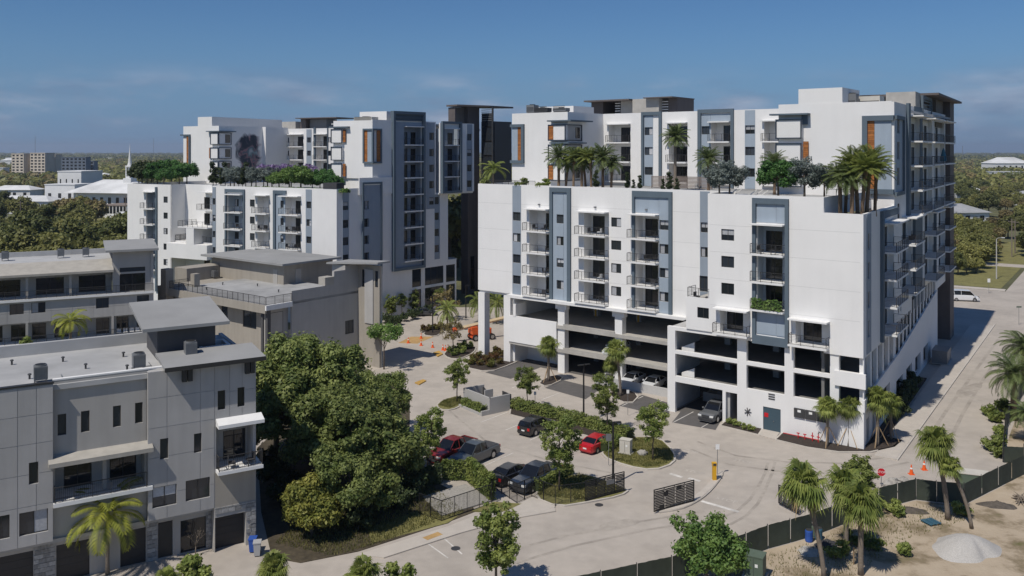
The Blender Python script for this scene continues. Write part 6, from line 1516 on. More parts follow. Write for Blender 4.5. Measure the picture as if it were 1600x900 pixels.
shrubs('shrub', 'weedy bush in the sand lot', [(1395, 800), (1405, 808), (1360, 860), (1330, 850), (1500, 806), (1415, 868), (1310, 872)], .9, 'weeds in the sand lot', 0)
shrubs('shrub_dark', 'dark bush under the oaks', [(440, 790), (455, 770), (505, 800), (520, 780), (580, 800), (600, 782), (620, 795), (640, 780), (560, 830), (470, 800), (430, 760), (415, 740)], 1.5, 'bushes under the oaks', .05)
shrubs('shrub', 'clipped round bush at the townhouse drive', [(298, 902), (305, 910)], 1.2, 'bushes at the townhouse drive', 0)
shrubs('shrub', 'leafy bush at the bottom edge near the road', [(634, 915), (618, 918)], 1.1, 'bushes at the bottom edge', 0)
x, y = fU.world(fU.x(42, -1.2), -1.2); tree('shrub', 'green shrub growing over the lower gallery of the rear townhouses', x, y, z_f2 - .4, 1.3, 0, 'shrub', None, 'shrub')
# grass and weeds as blades
def grass(name, label, poly, n, seed, h=.16, z=.15, m='grass_blade'):
    rg = np.random.default_rng(seed); xs = [p[0] for p in poly]; ys = [p[1] for p in poly]; Pn = []
    while len(Pn) < n:
        x, y = rg.uniform(min(xs), max(xs)), rg.uniform(min(ys), max(ys)); c = False
        for i in range(len(poly)):
            (ax, ay), (bx, by) = poly[i - 1], poly[i]
            if (ay > y) != (by > y) and x < (bx - ax) * (y - ay) / (by - ay) + ax: c = not c
        if c: Pn.append((x, y))
    Pn = np.array(Pn); a = rg.uniform(0, 6.28, n); hh = h * rg.uniform(.5, 1.4, n); w = .03
    b0 = np.stack([Pn[:, 0] - np.cos(a) * w, Pn[:, 1] - np.sin(a) * w, np.full(n, z)], 1); b1 = np.stack([Pn[:, 0] + np.cos(a) * w, Pn[:, 1] + np.sin(a) * w, np.full(n, z)], 1)
    tp = np.stack([Pn[:, 0] + rg.normal(0, .06, n), Pn[:, 1] + rg.normal(0, .06, n), z + hh], 1)
    o = put(name, np_mesh(name, np.stack([b0, b1, tp], 1).reshape(-1, 3), np.arange(n * 3).reshape(-1, 3), [m])); tag(o, label, 'grass', None, 'stuff')
grass('grass', 'short dry grass on the round parking island', smooth(G([(940, 713), (950, 702), (984, 687), (1028, 687), (1052, 709), (1052, 723), (1022, 734), (978, 728)]), 1), 9000, 1)
grass('grass', 'short grass before the left gate', G([(838, 776), (850, 762), (905, 742), (978, 767), (916, 785)]), 7000, 2)
grass('grass', 'short grass on the island left of the bin enclosure', G([(684, 635), (694, 627), (720, 621), (721, 633), (702, 640)]), 3000, 3)
grass('grass', 'rough grass in the shade of the oaks', G([(430, 850), (500, 780), (640, 700), (655, 745), (725, 800), (600, 848), (520, 870)]), 14000, 4, .22, .05)
grass('weeds', 'dry weeds along the windscreen fence in the sand lot', G([(1050, 925), (1200, 868), (1269, 848), (1373, 806), (1431, 790), (1507, 797), (1525, 810), (1400, 850), (1340, 900), (1200, 960), (1080, 960)]), 2600, 5, .2, .0)

# ------------------------------------------------------------------ vehicles
def loft(mb, secs, mi=0, caps=True):
    """secs: list of closed rings with the same point count"""
    n = len(secs[0]); b = len(mb.v)
    vs = [p for s in secs for p in s]; fs = []
    for i in range(len(secs) - 1):
        for j in range(n): fs.append((i * n + j, i * n + (j + 1) % n, (i + 1) * n + (j + 1) % n, (i + 1) * n + j))
    if caps: fs += [tuple(range(n - 1, -1, -1)), tuple(range((len(secs) - 1) * n, len(secs) * n))]
    mb.add(vs, fs, mi)
CARS = {   # length, width, belt profile [(x, belt z, half width)], roof stations, wheel x, wheel r
    'sedan': dict(L=4.7, W=.9, st=[(-2.35, .66, .66), (-2.3, .90, .76), (-2.1, .99, .85), (-1.5, 1.0, .9), (0, .93, .9), (.95, .90, .9), (1.7, .80, .88), (2.15, .70, .80), (2.33, .60, .66)], cab=[(-1.95, .98, .80), (-1.15, 1.36, .62), (-.1, 1.44, .62), (.35, 1.40, .62), (1.1, .90, .80)], wx=(-1.4, 1.42), wr=.33),
    'suv': dict(L=4.6, W=.93, st=[(-2.3, .75, .72), (-2.27, 1.02, .82), (-2.1, 1.06, .9), (-1.0, 1.06, .93), (.7, 1.03, .93), (1.0, 1.02, .92), (1.8, .94, .9), (2.15, .82, .82), (2.3, .68, .7)], cab=[(-2.2, 1.05, .82), (-1.95, 1.56, .66), (-.8, 1.68, .68), (.2, 1.64, .68), (1.05, 1.02, .82)], wx=(-1.35, 1.4), wr=.37),
    'pickup': dict(L=5.8, W=1.0, st=[(-2.9, .78, .9), (-2.86, 1.14, .95), (-2.7, 1.16, .98), (-1.1, 1.16, 1.0), (-.9, 1.14, 1.0), (1.1, 1.14, 1.0), (1.4, 1.14, .98), (2.5, 1.08, .96), (2.8, .98, .9), (2.9, .75, .8)], cab=[(-1.05, 1.15, .90), (-.85, 1.86, .72), (-.3, 1.92, .72), (.55, 1.88, .72), (1.4, 1.14, .88)], wx=(-1.75, 1.85), wr=.42),
    'van': dict(L=5.4, W=1.0, st=[(-2.7, .8, .92), (-2.68, 1.25, .96), (-2.5, 1.3, 1.0), (0, 1.3, 1.0), (1.4, 1.25, 1.0), (1.7, 1.15, .97), (2.4, 1.0, .93), (2.68, .75, .8)], cab=[(-2.62, 1.3, .92), (-2.55, 2.1, .8), (-1.5, 2.2, .82), (1.0, 2.15, .82), (2.0, 1.12, .86)], wx=(-1.6, 1.75), wr=.36)}
def car_meshes(kind, m):
    c = CARS[kind]; zb = c['wr'] * .62
    mb = MB(); secs = []
    for x, z, w in c['st']:
        h = [(w * .90, zb), (w, zb + .14), (w * 1.0, zb + (z - zb) * .62), (w * .97, z - .05), (w * .86, z + .012), (w * .45, z + .03)]
        secs.append([(x, y, q) for y, q in h] + [(x, -y, q) for y, q in h[::-1]])
    loft(mb, secs)
    body = mb.mesh('body', m, False); 
    # greenhouse: glass loft, roof skin and pillars
    gl = MB(); secs = []
    for (x, z, w) in c['cab']:
        base = .93 if z < 1.2 and kind != 'van' else None
        secs.append((x, z, w))
    (x0, z0, w0), *mids, (x1, z1, w1) = secs
    bz0, bz1 = z0 - .03, z1 - .03
    ringp = []
    for x, z, w in secs: 
        t = (x - x0) / (x1 - x0); bz = bz0 + (bz1 - bz0) * t; bw = w0 + (w1 - w0) * t
        ringp.append([(x, bw, bz), (x, w, max(z - .02, bz + .005)), (x, -w, max(z - .02, bz + .005)), (x, -bw, bz)])
    loft(gl, ringp); glass = gl.mesh('window_glass', 'car_glass')
    rf = MB(); rp = []
    for x, z, w in mids: rp.append([(x, w + .015, z - .05), (x, w - .06, z + .015), (x, -w + .06, z + .015), (x, -w - .015, z - .05)])
    loft(rf, rp)
    for s in (1, -1):
        rf.tube([(x0 + .02, s * w0, z0), (mids[0][0], s * (mids[0][2] + .01), mids[0][1] - .03)], .045, 4)
        rf.tube([(x1 - .02, s * w1, z1), (mids[-1][0], s * (mids[-1][2] + .01), mids[-1][1] - .03)], .04, 4)
        xm = (mids[0][0] + mids[-1][0]) / 2 + .1; rf.tube([(xm, s * (w0 + .02), (z0 + z1) / 2), (xm, s * (mids[1][2] + .01), mids[1][1] - .04)], .04, 4)
        if kind in ('suv', 'van'): rf.tube([(x0 + .75, s * (w0 + .015), z0), (mids[0][0] + .5, s * (mids[0][2] + .02), mids[0][1] + .0)], .05, 4)
    roof = rf.mesh('roof', m)
    return body, glass, roof
def wheel_meshes(r):
    ty = MB().tube([(0, -.11, 0), (0, -.08, 0), (0, .08, 0), (0, .11, 0)], [r * .92, r, r, r * .92], 18).mesh('tyre', 'rubber')
    rm = MB(); rm.tube([(0, -.115, 0), (0, .115, 0)], r * .62, 14)
    return ty, rm.mesh('rim', 'rim')
def car(kind, m, label, x, y, heading, name=None, z=0.0, bed='open', parked=True):
    c = CARS[kind]; body, glass, roof = cached(('car', kind, m), lambda: car_meshes(kind, m)); ty, rm = cached(('wheel', c['wr']), lambda: wheel_meshes(c['wr']))
    t = thing(name or {'sedan': 'parked_car', 'suv': 'parked_suv', 'pickup': 'pickup_truck', 'van': 'parked_van'}[kind], label, {'sedan': 'car', 'suv': 'car', 'pickup': 'pickup', 'van': 'van'}[kind], x, y, z, None, heading)
    put('body', body, t); put('window_glass', glass, t); put('roof', roof, t)
    xf, xr = c['st'][-1][0], c['st'][0][0]; zf, zr = c['st'][-1][1], c['st'][0][1]; wf, wr_ = c['st'][-2][2], c['st'][1][2]
    for wx in c['wx']:
        for s in (1, -1):
            o = put('wheel', ty, t, None, wx, s * (c['W'] - .09), c['wr']); put('rim', rm, o)
            put('wheel_arch', cached(('arch', c['wr']), lambda: MB().tube([(0, -.1, 0), (0, .1, 0)], c['wr'] * 1.16, 18).mesh('wheel_arch', 'rubber')), t, None, wx, s * (c['W'] - .105), c['wr'] + .03)
    k2 = c['st'][-2]; k1 = c['st'][1]
    for s in (1, -1):
        put('headlight', cached('hl', lambda: MB().box(-.12, .1, -.2, .2, -.08, .08).mesh('headlight', 'lamp_glass')), t, None, k2[0] + .03, s * (k2[2] - .2), k2[1] - .12)
        put('taillight', cached('tl', lambda: MB().box(-.06, .1, -.14, .14, -.13, .13).mesh('taillight', 'tail_red')), t, None, k1[0] - .02, s * (k1[2] - .16), k1[1] - .16)
        put('mirror', cached(('mir', m), lambda: MB().box(-.1, .1, -.1, .1, -.07, .09).mesh('mirror', m)), t, None, c['cab'][-1][0] - .25, s * (c['W'] + .08), c['cab'][-1][1] + .08)
    put('bumper', cached(('bum', kind, m), lambda: MB().box(-.06, .06, -wf * .95, wf * .95, -.12, .1).mesh('bumper', 'metal_dark' if kind == 'pickup' else m)), t, None, xf + .02, 0, c['wr'] + .12)
    put('bumper', cached(('bum2', kind, m), lambda: MB().box(-.06, .06, -wr_ * .95, wr_ * .95, -.12, .12).mesh('bumper', 'metal_dark' if kind == 'pickup' else m)), t, None, xr - .02, 0, c['wr'] + .12)
    put('grille', cached('gr', lambda: MB().box(-.03, .03, -.42, .42, -.12, .12).mesh('grille', 'metal_dark')), t, None, xf + .04, 0, c['st'][-2][1] - .14)
    put('number_plate', cached('np', lambda: MB().box(-.01, .01, -.2, .2, -.07, .07).mesh('number_plate', 'plate')), t, None, xr - .085 if kind != 'suv' else xr - .09, 0, c['wr'] + .2 if kind == 'pickup' else c['st'][0][1] - .05)
    if kind == 'pickup':
        put('bed_cover' if bed == 'cover' else 'bed', cached(('bed', bed), lambda: MB().box(-2.72, -1.12, -.82, .82, 1.16, 1.21 if bed == 'cover' else 1.2).mesh('bed', 'metal_dark' if bed == 'cover' else 'fan_grille')), t)
        if bed == 'open':
            for s in (1, -1): put('bed_rail', cached(('bedr', m), lambda: MB().box(-2.8, -1.1, -.06, .06, 1.14, 1.27).mesh('bed_rail', m)), t, None, 0, s * .9, 0)
            put('tailgate', cached(('tg', m), lambda: MB().box(-2.86, -2.78, -.88, .88, .9, 1.27).mesh('tailgate', m)), t)
    return t
h_e2 = math.atan2(e2.y, e2.x)                                   # facing away from the camera, along the stalls
def carpx(kind, m, label, u, v, rear=False, **k):
    x, y = g(u, v); return car(kind, m, label, x, y, h_e2 + (math.pi if rear else 0), **k)
carpx('pickup', 'car_maroon', 'maroon pickup with open bed, left of the grey pickup in the parking lot', 707, 714, True)
carpx('pickup', 'car_grey', 'dark grey-green pickup with a covered bed in the parking lot', 741, 721, True, bed='cover')
carpx('sedan', 'car_black', 'black sedan parked next to the navy pickup', 798, 749)
carpx('pickup', 'car_navy', 'navy pickup facing the iron fence', 838, 757, True, bed='cover')
carpx('suv', 'car_black', 'black compact sport utility car beside the long hedge', 838, 674)
carpx('sedan', 'car_red', 'bright red sedan by the lamp post', 934, 700)
xg, yg = g(1104, 661); car('pickup', 'car_silver', 'grey pickup parked under the garage opening', xg + e2.x * 2.6, yg + e2.y * 2.6, h_e2 + math.pi)
for lb, x, y, kd in (('white sedan in the garage, left-most behind the low wall', X(981), Y1 + 1.2, 'sedan'), ('white sedan in the garage, second behind the low wall', X(1014), Y1 + 1.2, 'sedan'), ('white car in the garage behind the return wall', X2(1054) + 1.4, Y1 + 2.6, 'suv'), ('silver car deep in the garage behind the twin palms', X(947), Y1 + 3.0, 'suv')):
    xx, yy = fA.world(x, y); car(kd, 'car_white' if 'white' in lb else 'car_silver', lb, xx, yy, h_e2 + math.pi, z=.01)
xx, yy = fA.world(X(950), Y1 + 2.1); car('suv', 'car_white', 'white car on the second garage deck behind the palms', xx, yy, h_e2 + math.pi, z=3.3)
car('sedan', 'car_charcoal', 'dark grey sedan in front of the left white block', *g(662, 493), math.radians(12)); car('suv', 'car_white', 'white car behind the dark grey sedan', *g(672, 483), math.radians(12))
car('van', 'car_white', 'white van on the cross street at the far right', *g(1506, 470), math.radians(-14), name='delivery_van')
for i, (u, v, m, k) in enumerate(((52, 330, 'car_white', 'suv'), (60, 331, 'car_red', 'sedan'), (70, 332, 'car_white', 'sedan'), (38, 329, 'car_white', 'van'), (1477, 402, 'car_white', 'sedan'), (80, 333, 'car_silver', 'sedan'))):
    car(k, m, ('white car in the far parking lot on the left', 'red car in the far parking lot on the left', 'second white car in the far parking lot, right of the red one', 'white van in the far parking lot on the left', 'white car on the far verge beyond the street', 'silver car in the far parking lot on the left')[i], *g(u, v), RT.uniform(0, 3))
# orange boom lift
x, y = g(752, 530); hd = math.radians(26); bl = thing('boom_lift', 'orange boom lift with a cream telescopic arm behind the white posts', 'boom lift', x, y, 0, None, hd)
mb = MB(); mb.box(-1.6, 1.6, -.75, .75, .55, 1.0); mb.box(-1.9, -1.3, -1.0, 1.0, .45, .7); mb.box(1.3, 1.9, -1.0, 1.0, .45, .7); mb.build('chassis', 'orange_paint', bl)
mb = MB(); mb.prism([(-1.9, -.95), (1.3, -.95), (1.6, -.5), (1.6, .5), (1.3, .95), (-1.9, .95)], 1.05, 1.75); mb.build('turret', 'orange_paint', bl)
MB().box(-2.0, -.9, -.9, -.2, 1.76, 2.2).build('engine_cover', 'orange_paint', bl); MB().box(-.6, 1.2, .45, .9, 1.76, 2.0).build('hose_cover', 'metal_dark', bl)
mb = MB(); mb.bar((-4.4, 0, 2.0), (5.6, 0, 3.3), .42); mb.build('boom', 'boom_cream', bl); MB().bar((5.4, 0, 3.28), (9.0, 0, 3.75), .3).build('boom_extension', 'boom_cream', bl); MB().bar((-5.0, 0, 1.93), (-4.3, 0, 2.02), .5).build('boom_end', 'orange_paint', bl)
mb = MB(); ring(mb, 9.0, 10.0, 2.6, 3.8, -1.0, -.95, .05); ring(mb, 9.0, 10.0, 2.6, 3.8, .95, 1.0, .05); mb.box(9.0, 10.0, -1, 1, 2.55, 2.62); mb.build('basket', 'orange_paint', bl)
ty, rm = wheel_meshes(.5)
for a in (-1.45, 1.45):
    for b in (-1.05, 1.05): o = put('wheel', ty, bl, None, a, b, .5); o.scale = (1, 1.6, 1); put('rim', rm, o)

# ------------------------------------------------------------------ street furniture
def lamp_post(label, u, v, h, arms=1, rz=0.0):
    x, y = g(u, v); t = thing('lamp_post', label, 'lamp post', x, y, 0, 'dark parking lamp posts', rz)
    put('pole', cached(('lp', h), lambda: MB().tube([(0, 0, 0), (0, 0, .12), (0, 0, .13), (0, 0, h)], [.2, .2, .11, .085], 10).mesh('pole', 'black_metal')), t)
    for k in range(arms):
        a = put('lamp_head', cached('lh', lambda: MB().box(.1, .75, -.16, .16, 0, .09).mesh('lamp_head', 'black_metal')), t, None, 0, 0, h - .1, math.pi * k + .0)
        put('arm', cached('la', lambda: MB().box(0, .12, -.04, .04, .01, .08).mesh('arm', 'black_metal')), a)
lamp_post('dark lamp post behind the left slatted gate', 958, 757, 5.7, 1, .2); lamp_post('dark twin-headed lamp post before the garage, in the hedge', 912, 662, 6.6, 2, .5)
lamp_post('dark lamp post in the median before the left block', 676, 521, 6.3, 1); lamp_post('dark lamp post before the shop windows, between the blocks', 728, 497, 6.0, 1)
def street_light(label, u, v, h, m='pole_concrete'):
    x, y = g(u, v); t = thing('street_light', label, 'street light', x, y, 0)
    MB().tube([(0, 0, 0), (0, 0, h)], [.16, .1], 8).build('pole', m, t); MB().tube([(0, 0, h), (.5, 0, h + .25), (1.3, 0, h + .3)], .05, 6).build('arm', m, t); MB().box(1.2, 1.9, -.15, .15, h + .2, h + .38).build('lamp_head', 'lamp_glass', t)
street_light('pale concrete street light beyond the cross street', 1557, 436, 9.5); street_light('pale street light at the far left among trees', 40, 345, 9); street_light('pale street light left of the white church', 137, 330, 12); 
def utility_pole(label, u, v, h):
    x, y = g(u, v); t = thing('utility_pole', label, 'utility pole', x, y, 0)
    MB().tube([(0, 0, 0), (0, 0, h)], [.17, .12], 8).build('pole', 'pole_wood', t); MB().box(-1.1, 1.1, -.06, .06, h - .9, h - .75).build('cross_arm', 'pole_wood', t)
    for q in (-.9, 0, .9): MB().tube([(q, 0, h - .75), (q, 0, h - .55)], .05, 6).build('insulator', 'metal_grey', t)
    return Vector((x, y, h - .55))
p1_ = utility_pole('wooden utility pole beyond the grass verge on the right', 1581, 402, 11); p2_ = utility_pole('second wooden utility pole right of the first on the far right', 1586, 396, 10); p3_ = utility_pole('wooden utility pole at the right edge in the distance', 1640, 345, 11); p4_ = utility_pole('wooden utility pole hidden beside the dark stair tower', 1470, 372, 11)
utility_pole('wooden utility pole at the far left edge', 32, 352, 10); utility_pole('wooden utility pole near the arcade shops', 196, 345, 11)
mb = MB()
for q in (-.9, 0, .9):
    for a, b in ((p4_, p1_), (p1_, p3_)):
        pts = [a.lerp(b, i / 10) + Vector((q, 0, -3.0 * (i / 10) * (1 - i / 10))) for i in range(11)]; mb.tube(pts, .03, 4)
tag(mb.build('power_line', 'rubber'), 'thin power lines strung between the poles at the far right', 'power line')
def cone(label, u, v, z=0, s=1.0, gp='orange traffic cones'):
    x, y = g(u, v); t = thing('traffic_cone', label, 'traffic cone', x, y, z, gp); t.scale = (s,) * 3
    put('cone', cached('cn', lambda: MB().tube([(0, 0, .04), (0, 0, .9)], [.19, .04], 12).mesh('cone', 'cone_orange')), t); put('base', cached('cb', lambda: MB().box(-.25, .25, -.25, .25, 0, .045).mesh('base', 'cone_orange')), t)
    put('collar', cached('cc', lambda: MB().tube([(0, 0, .5), (0, 0, .64)], [.122, .097], 12).mesh('collar', 'cone_white')), t)
for u, v, lb in ((1424, 741, 'orange cone nearer the stop sign, by the windscreen fence'), (1444, 734, 'orange cone right of the other by the windscreen fence')): cone(lb, u, v, s=1.0)
for u, v, lb in ((638, 536, 'cone at the left end of the orange paving'), (658, 529, 'cone behind, on the right end of the orange paving'), (658, 540, 'cone in front of the orange paving'), (676, 543, 'dark cone alone, right of the orange paving'), (692, 547, 'left cone of the three by the small bed'), (696, 548, 'middle cone of the three by the small bed'), (700, 547, 'right cone of the three by the small bed')): cone(lb, u, v)
x, y = g(1377, 760); t = thing('stop_sign', 'red octagonal stop sign beside the sand lot fence', 'sign', x, y, 0, None, math.radians(-12))
MB().tube([(0, 0, 0), (0, 0, 1.35)], .035, 6).build('post', 'metal_grey', t)
oc = [(.40 * math.cos(math.pi / 8 + i * math.pi / 4), .40 * math.sin(math.pi / 8 + i * math.pi / 4)) for i in range(8)]
def octo(r, y0, y1, m, nm):
    mb = MB(); mb.add([(a * r, y0, 1.3 + b * r) for a, b in oc] + [(a * r, y1, 1.3 + b * r) for a, b in oc], [tuple(range(8)), tuple(range(15, 7, -1))] + [(i, 8 + i, 8 + (i + 1) % 8, (i + 1) % 8) for i in range(8)]); return mb.build(nm, m, t)
octo(1.0, -.04, -.03, 'sign_white', 'sign_border'); octo(.93, -.046, -.041, 'stop_red', 'sign_face')
def text_mesh(txt, size, m):
    cu = bpy.data.curves.new('word', 'FONT'); cu.body = txt; cu.size = size; cu.align_x = 'CENTER'; cu.align_y = 'CENTER'; cu.resolution_u = 2
    tmp = bpy.data.objects.new('tmp', cu); COL.objects.link(tmp); me = bpy.data.meshes.new_from_object(tmp.evaluated_get(bpy.context.evaluated_depsgraph_get())); bpy.data.objects.remove(tmp)
    me.materials.clear(); me.materials.append(MATS[m]); return me
o = put('lettering', text_mesh('STOP', .3, 'sign_white'), t, None, 0, -.05, 1.3); o.rotation_euler = (math.pi / 2, 0, 0)
# keypad post, signs, cabinets
x, y = g(1116, 752); t = thing('keypad_post', 'yellow post with keypad on the median by the gates', 'post', x, y, .13)
MB().box(-.17, .17, -.17, .17, 0, 1.35).build('post', 'yellow', t); MB().box(-.2, .2, -.2, .2, 1.352, 1.6).build('keypad_head', 'yellow', t); MB().box(-.14, .14, -.215, -.202, 1.38, 1.56).build('keypad', 'metal_dark', t)
def sign_post(label, u, v, h, w=.45, hh=.6, m='metal_grey', rz=0):
    x, y = g(u, v); t = thing('sign_post', label, 'sign', x, y, .1, None, rz); MB().tube([(0, 0, 0), (0, 0, h)], .03, 6).build('post', 'metal_grey', t); MB().box(-w / 2, w / 2, -.05, -.035, h - hh, h).build('sign_plate', m, t)
sign_post('small white sign on a post behind the yellow keypad', 1121, 744, 2.9, .35, .5, 'sign_white'); sign_post('grey-backed parking sign by the red sedan', 951, 728, 3.0, .55, .7); sign_post('thin sign post before the garage low wall', 981, 650, 2.9, .3, .4, 'sign_white'); sign_post('small parking sign right of the bin enclosure', 836, 634, 1.6, .3, .4, 'sign_white')
sign_post('blue and white street sign at the far verge', 1545, 458, 3, .6, .8, 'sign_white'); sign_post('green street name sign at the right edge', 1592, 508, 3.2, .9, .25, 'box_green')
def cabinet(label, u, v, w, d, h, m, rz, nm='utility_cabinet'):
    x, y = g(u, v); t = thing(nm, label, 'cabinet', x, y, .13, None, rz)
    MB().box(-w / 2 - .15, w / 2 + .15, -d / 2 - .15, d / 2 + .15, 0, .1).build('pad', 'concrete', t); MB().box(-w / 2, w / 2, -d / 2, d / 2, .1, h).build('housing', m, t); MB().box(-w / 2 - .03, w / 2 + .03, -d / 2 - .03, d / 2 + .03, h + .002, h + .08).build('lid', m, t)
    MB().box(-.012, .012, -d / 2 - .012, -d / 2 - .001, .18, h - .1).build('door_seam', 'metal_dark', t); MB().box(.1, .3, -d / 2 - .014, -d / 2 - .001, h * .55, h * .7).build('warning_label', 'sign_white', t)
cabinet('beige utility cabinet on the round grass island', 978, 710, 1.1, .7, 1.35, 'box_beige', -.5); cabinet('green transformer box behind the fence at the bottom edge', 1180, 902, 1.3, 1.1, 1.5, 'box_green', -.5, 'transformer_box')
cabinet('grey generator box beside the street side wall', 1471, 566, 2.0, 4.0, 1.8, 'metal_grey', fS.rot + math.pi / 2, 'generator_box')
def rock(label, u, v, s, seed, gp=None):
    rg = random.Random(seed); x, y = g(u, v); mb = MB(); n, m = 9, 6; vs = [];
    for i in range(m):
        a = math.pi * i / (m - 1)
        for j in range(n):
            b = 2 * math.pi * j / n; r = s * rg.uniform(.8, 1.15); vs.append((r * math.sin(a) * math.cos(b), r * .8 * math.sin(a) * math.sin(b), max(-.05, s * .35 + r * .65 * math.cos(a))))
    mb.add(vs, [(i * n + j, i * n + (j + 1) % n, (i + 1) * n + (j + 1) % n, (i + 1) * n + j) for i in range(m - 1) for j in range(n)]); tag(mb.build('rock', 'rock', at=(x, y, .1)), label, 'rock', gp)
rock('pale boulder beside the beige cabinet', 1004, 713, .55, 1)
for i, (u, v) in enumerate(((1388, 762), (1395, 757), (1402, 763), (1412, 756), (1406, 768), (1418, 762))): rock('rubble block heaped beside the stop sign', u, v, .55, 10 + i, 'rubble by the stop sign')
# gravel heap, pallet, bins, pipes
x, y = g(1508, 858); rg = np.random.default_rng(3); nr, na = 14, 40; V = []; 
for i in range(nr + 1):
    for j in range(na):
        a = 2 * math.pi * j / na; r = i / nr; wob = 1 + .16 * math.sin(2 * a + .5) + .08 * math.sin(3 * a + 2) + .04 * math.sin(7 * a); rr = r * 2.45 * wob
        V.append((rr * math.cos(a) * 1.0 + .3 * (1 - r), rr * math.sin(a) * .95, 1.05 * (1 - r * r) ** 1.25 * (1 - .15 * r * math.sin(a + .7)) + rg.normal(0, .04) * (1 - r) * r))
tag(put('gravel_heap', np_mesh('gravel_heap', np.array(V), np.array([(i * na + j, (i + 1) * na + j, (i + 1) * na + (j + 1) % na, i * na + (j + 1) % na) for i in range(nr) for j in range(na)]), ['gravel']), None, None, x, y, .0), 'white gravel heap on the sand lot', 'gravel heap')
rgr = random.Random(2)
for i in range(60):
    a = rgr.uniform(0, 6.28); r = rgr.uniform(1.6, 3.4)
x, y = g(1455, 818); t = thing('pallet', 'blue wooden pallet lying on the sand lot', 'pallet', x, y, .05, None, .35)
for k in range(6): MB().box(-.6, .6, -.5 + k * .19, -.37 + k * .19, .1, .125).build('slat', 'pallet_blue', t)
for k in (-.5, 0, .42): MB().box(k, k + .1, -.5, .58, .0, .098).build('stringer', 'pallet_blue', t)
def bin_(label, u, v, lid, rz):
    x, y = g(u, v); t = thing('wheelie_bin', label, 'bin', x, y, 0, 'wheeled bins at the end townhouse', rz)
    mb = MB(); loft(mb, [[(-.24 * q, -.3 * q, z), (.24 * q, -.3 * q, z), (.24 * q, .3 * q, z), (-.24 * q, .3 * q, z)] for q, z in ((.85, .08), (1.1, 1.0))]); mb.build('body', 'bin_grey' if lid == 'bin_grey' else 'bin_blue', t); MB().box(-.3, .3, -.36, .36, 1.002, 1.08).build('lid', lid, t)
    for s in (-.22, .22): o = MB().tube([(s - .03, .28, .1), (s + .03, .28, .1)], .1, 10).build('wheel', 'rubber', t)
bin_('grey wheeled bin at the corner of the end townhouse', 402, 868, 'bin_grey', .2); bin_('blue wheeled bin behind the grey one at the townhouse corner', 395, 862, 'bin_blue', .1)
t = thing('fire_standpipe', 'red fire standpipes in the mulch right of the service door', 'standpipe', *g(1262, 690), .14, None, fA.rot)
mb = MB()
for q in (-1.0, -.3, .5, 1.1): mb.tube([(q, 0, 0), (q, 0, .9 if q > 0 else .6)], .05, 8); mb.tube([(q - .15, 0, .55), (q + .15, 0, .55)], .06, 8)
mb.tube([(-2.6, 0, .25), (1.1, 0, .25)], .045, 8); mb.build('pipe', 'stop_red', t); MB().tube([(1.1, 0, .9), (1.2, 0, 1.1), (1.35, 0, 1.0)], .05, 8).build('pipe_head', 'metal_dark', t)
t = thing('wall_emblem', 'dark star-shaped wall sculpture on the white garage wall', 'emblem', *fA.world(X2(1168), .1), 1.4, None, fA.rot)
mb = MB()
for k in range(7): a = k * .9; mb.bar((0, 0, .3), (math.cos(a) * .4, -.02, .3 + math.sin(a) * .45), .07)
mb.build('figure', 'metal_dark', t)
# deck furniture
for i, u in enumerate((1139, 1147, 1170, 1180, 1188)):
    X_, Y_ = fA.world(fA.x(u, 6 + i % 2), 6 + i % 2); t = thing('sun_lounger', 'white sun lounger on the deck between the olive trees', 'sun lounger', X_, Y_, 24.88, 'sun loungers on the deck', fA.rot + 1.9)
    put('seat', cached('ls', lambda: MB().box(-.3, .3, -.2, 1.2, .25, .36).mesh('seat', 'fabric_white')), t)
    put('backrest', cached('lb', lambda: MB().prism([(-.3, -.9), (.3, -.9), (.3, -.2), (-.3, -.2)], lambda x, y: .3 + (-.2 - y) * .8, lambda x, y: .42 + (-.2 - y) * .8).mesh('backrest', 'fabric_white')), t)
    put('leg_frame', cached('lf', lambda: MB().box(-.28, -.22, -.6, 1.1, 0, .248).box(.22, .28, -.6, 1.1, 0, .248).mesh('leg_frame', 'metal_grey')), t)
x, y = fA.world(fA.x(1290, 5), 5)
t = thing('deck_railing', 'dark deck railing left of the corner planter', 'railing', *fA.world(X2(1252), 8), 24.9); put('railing', rail_mesh(5.5, 0, 0, 1.1, 'v'), t, fA, X2(1252), 8, 24.9)
t = thing('deck_fence', 'brown slatted fence before the court wall on the right deck', 'fence', *fA.world(fA.x(1018, 22), 22), 24.9)
for k in range(9): put('slat', cached('dfs', lambda: MB().box(0, 9.5, 0, .04, 0, .13).mesh('slat', 'roof_brown')), t, fA, fA.x(1018, 22), 22, 25.0 + k * .19)
for k in range(6): put('post', cached('dfp', lambda: MB().box(-.05, .05, .05, .13, 0, 1.8).mesh('post', 'metal_dark')), t, fA, fA.x(1018, 22) + k * 1.9, 22, 24.9)
t = thing('deck_fence', 'dark railing along the left end of the right deck', 'fence', *fA.world(-45, 7.6), 25.5); put('railing', rail_mesh(9.5, 0, 0, 1.1, 'v'), t, fA, -45.5, 7.2, 24.95)
def chair(label, X_, Y_, z, rz, m, gp):
    t = thing('patio_chair', label, 'chair', X_, Y_, z, gp, rz)
    put('seat', cached(('cs', m), lambda: MB().box(-.27, .27, -.27, .27, .36, .46).mesh('seat', m)), t); put('backrest', cached(('cbk', m), lambda: MB().box(-.27, .27, .22, .29, .46, .9).mesh('backrest', m)), t)
    for a in (-.24, .24):
        for b in (-.24, .24): put('leg', cached('cl', lambda: MB().box(-.02, .02, -.02, .02, 0, .36).mesh('leg', 'metal_grey')), t, None, a, b, 0)
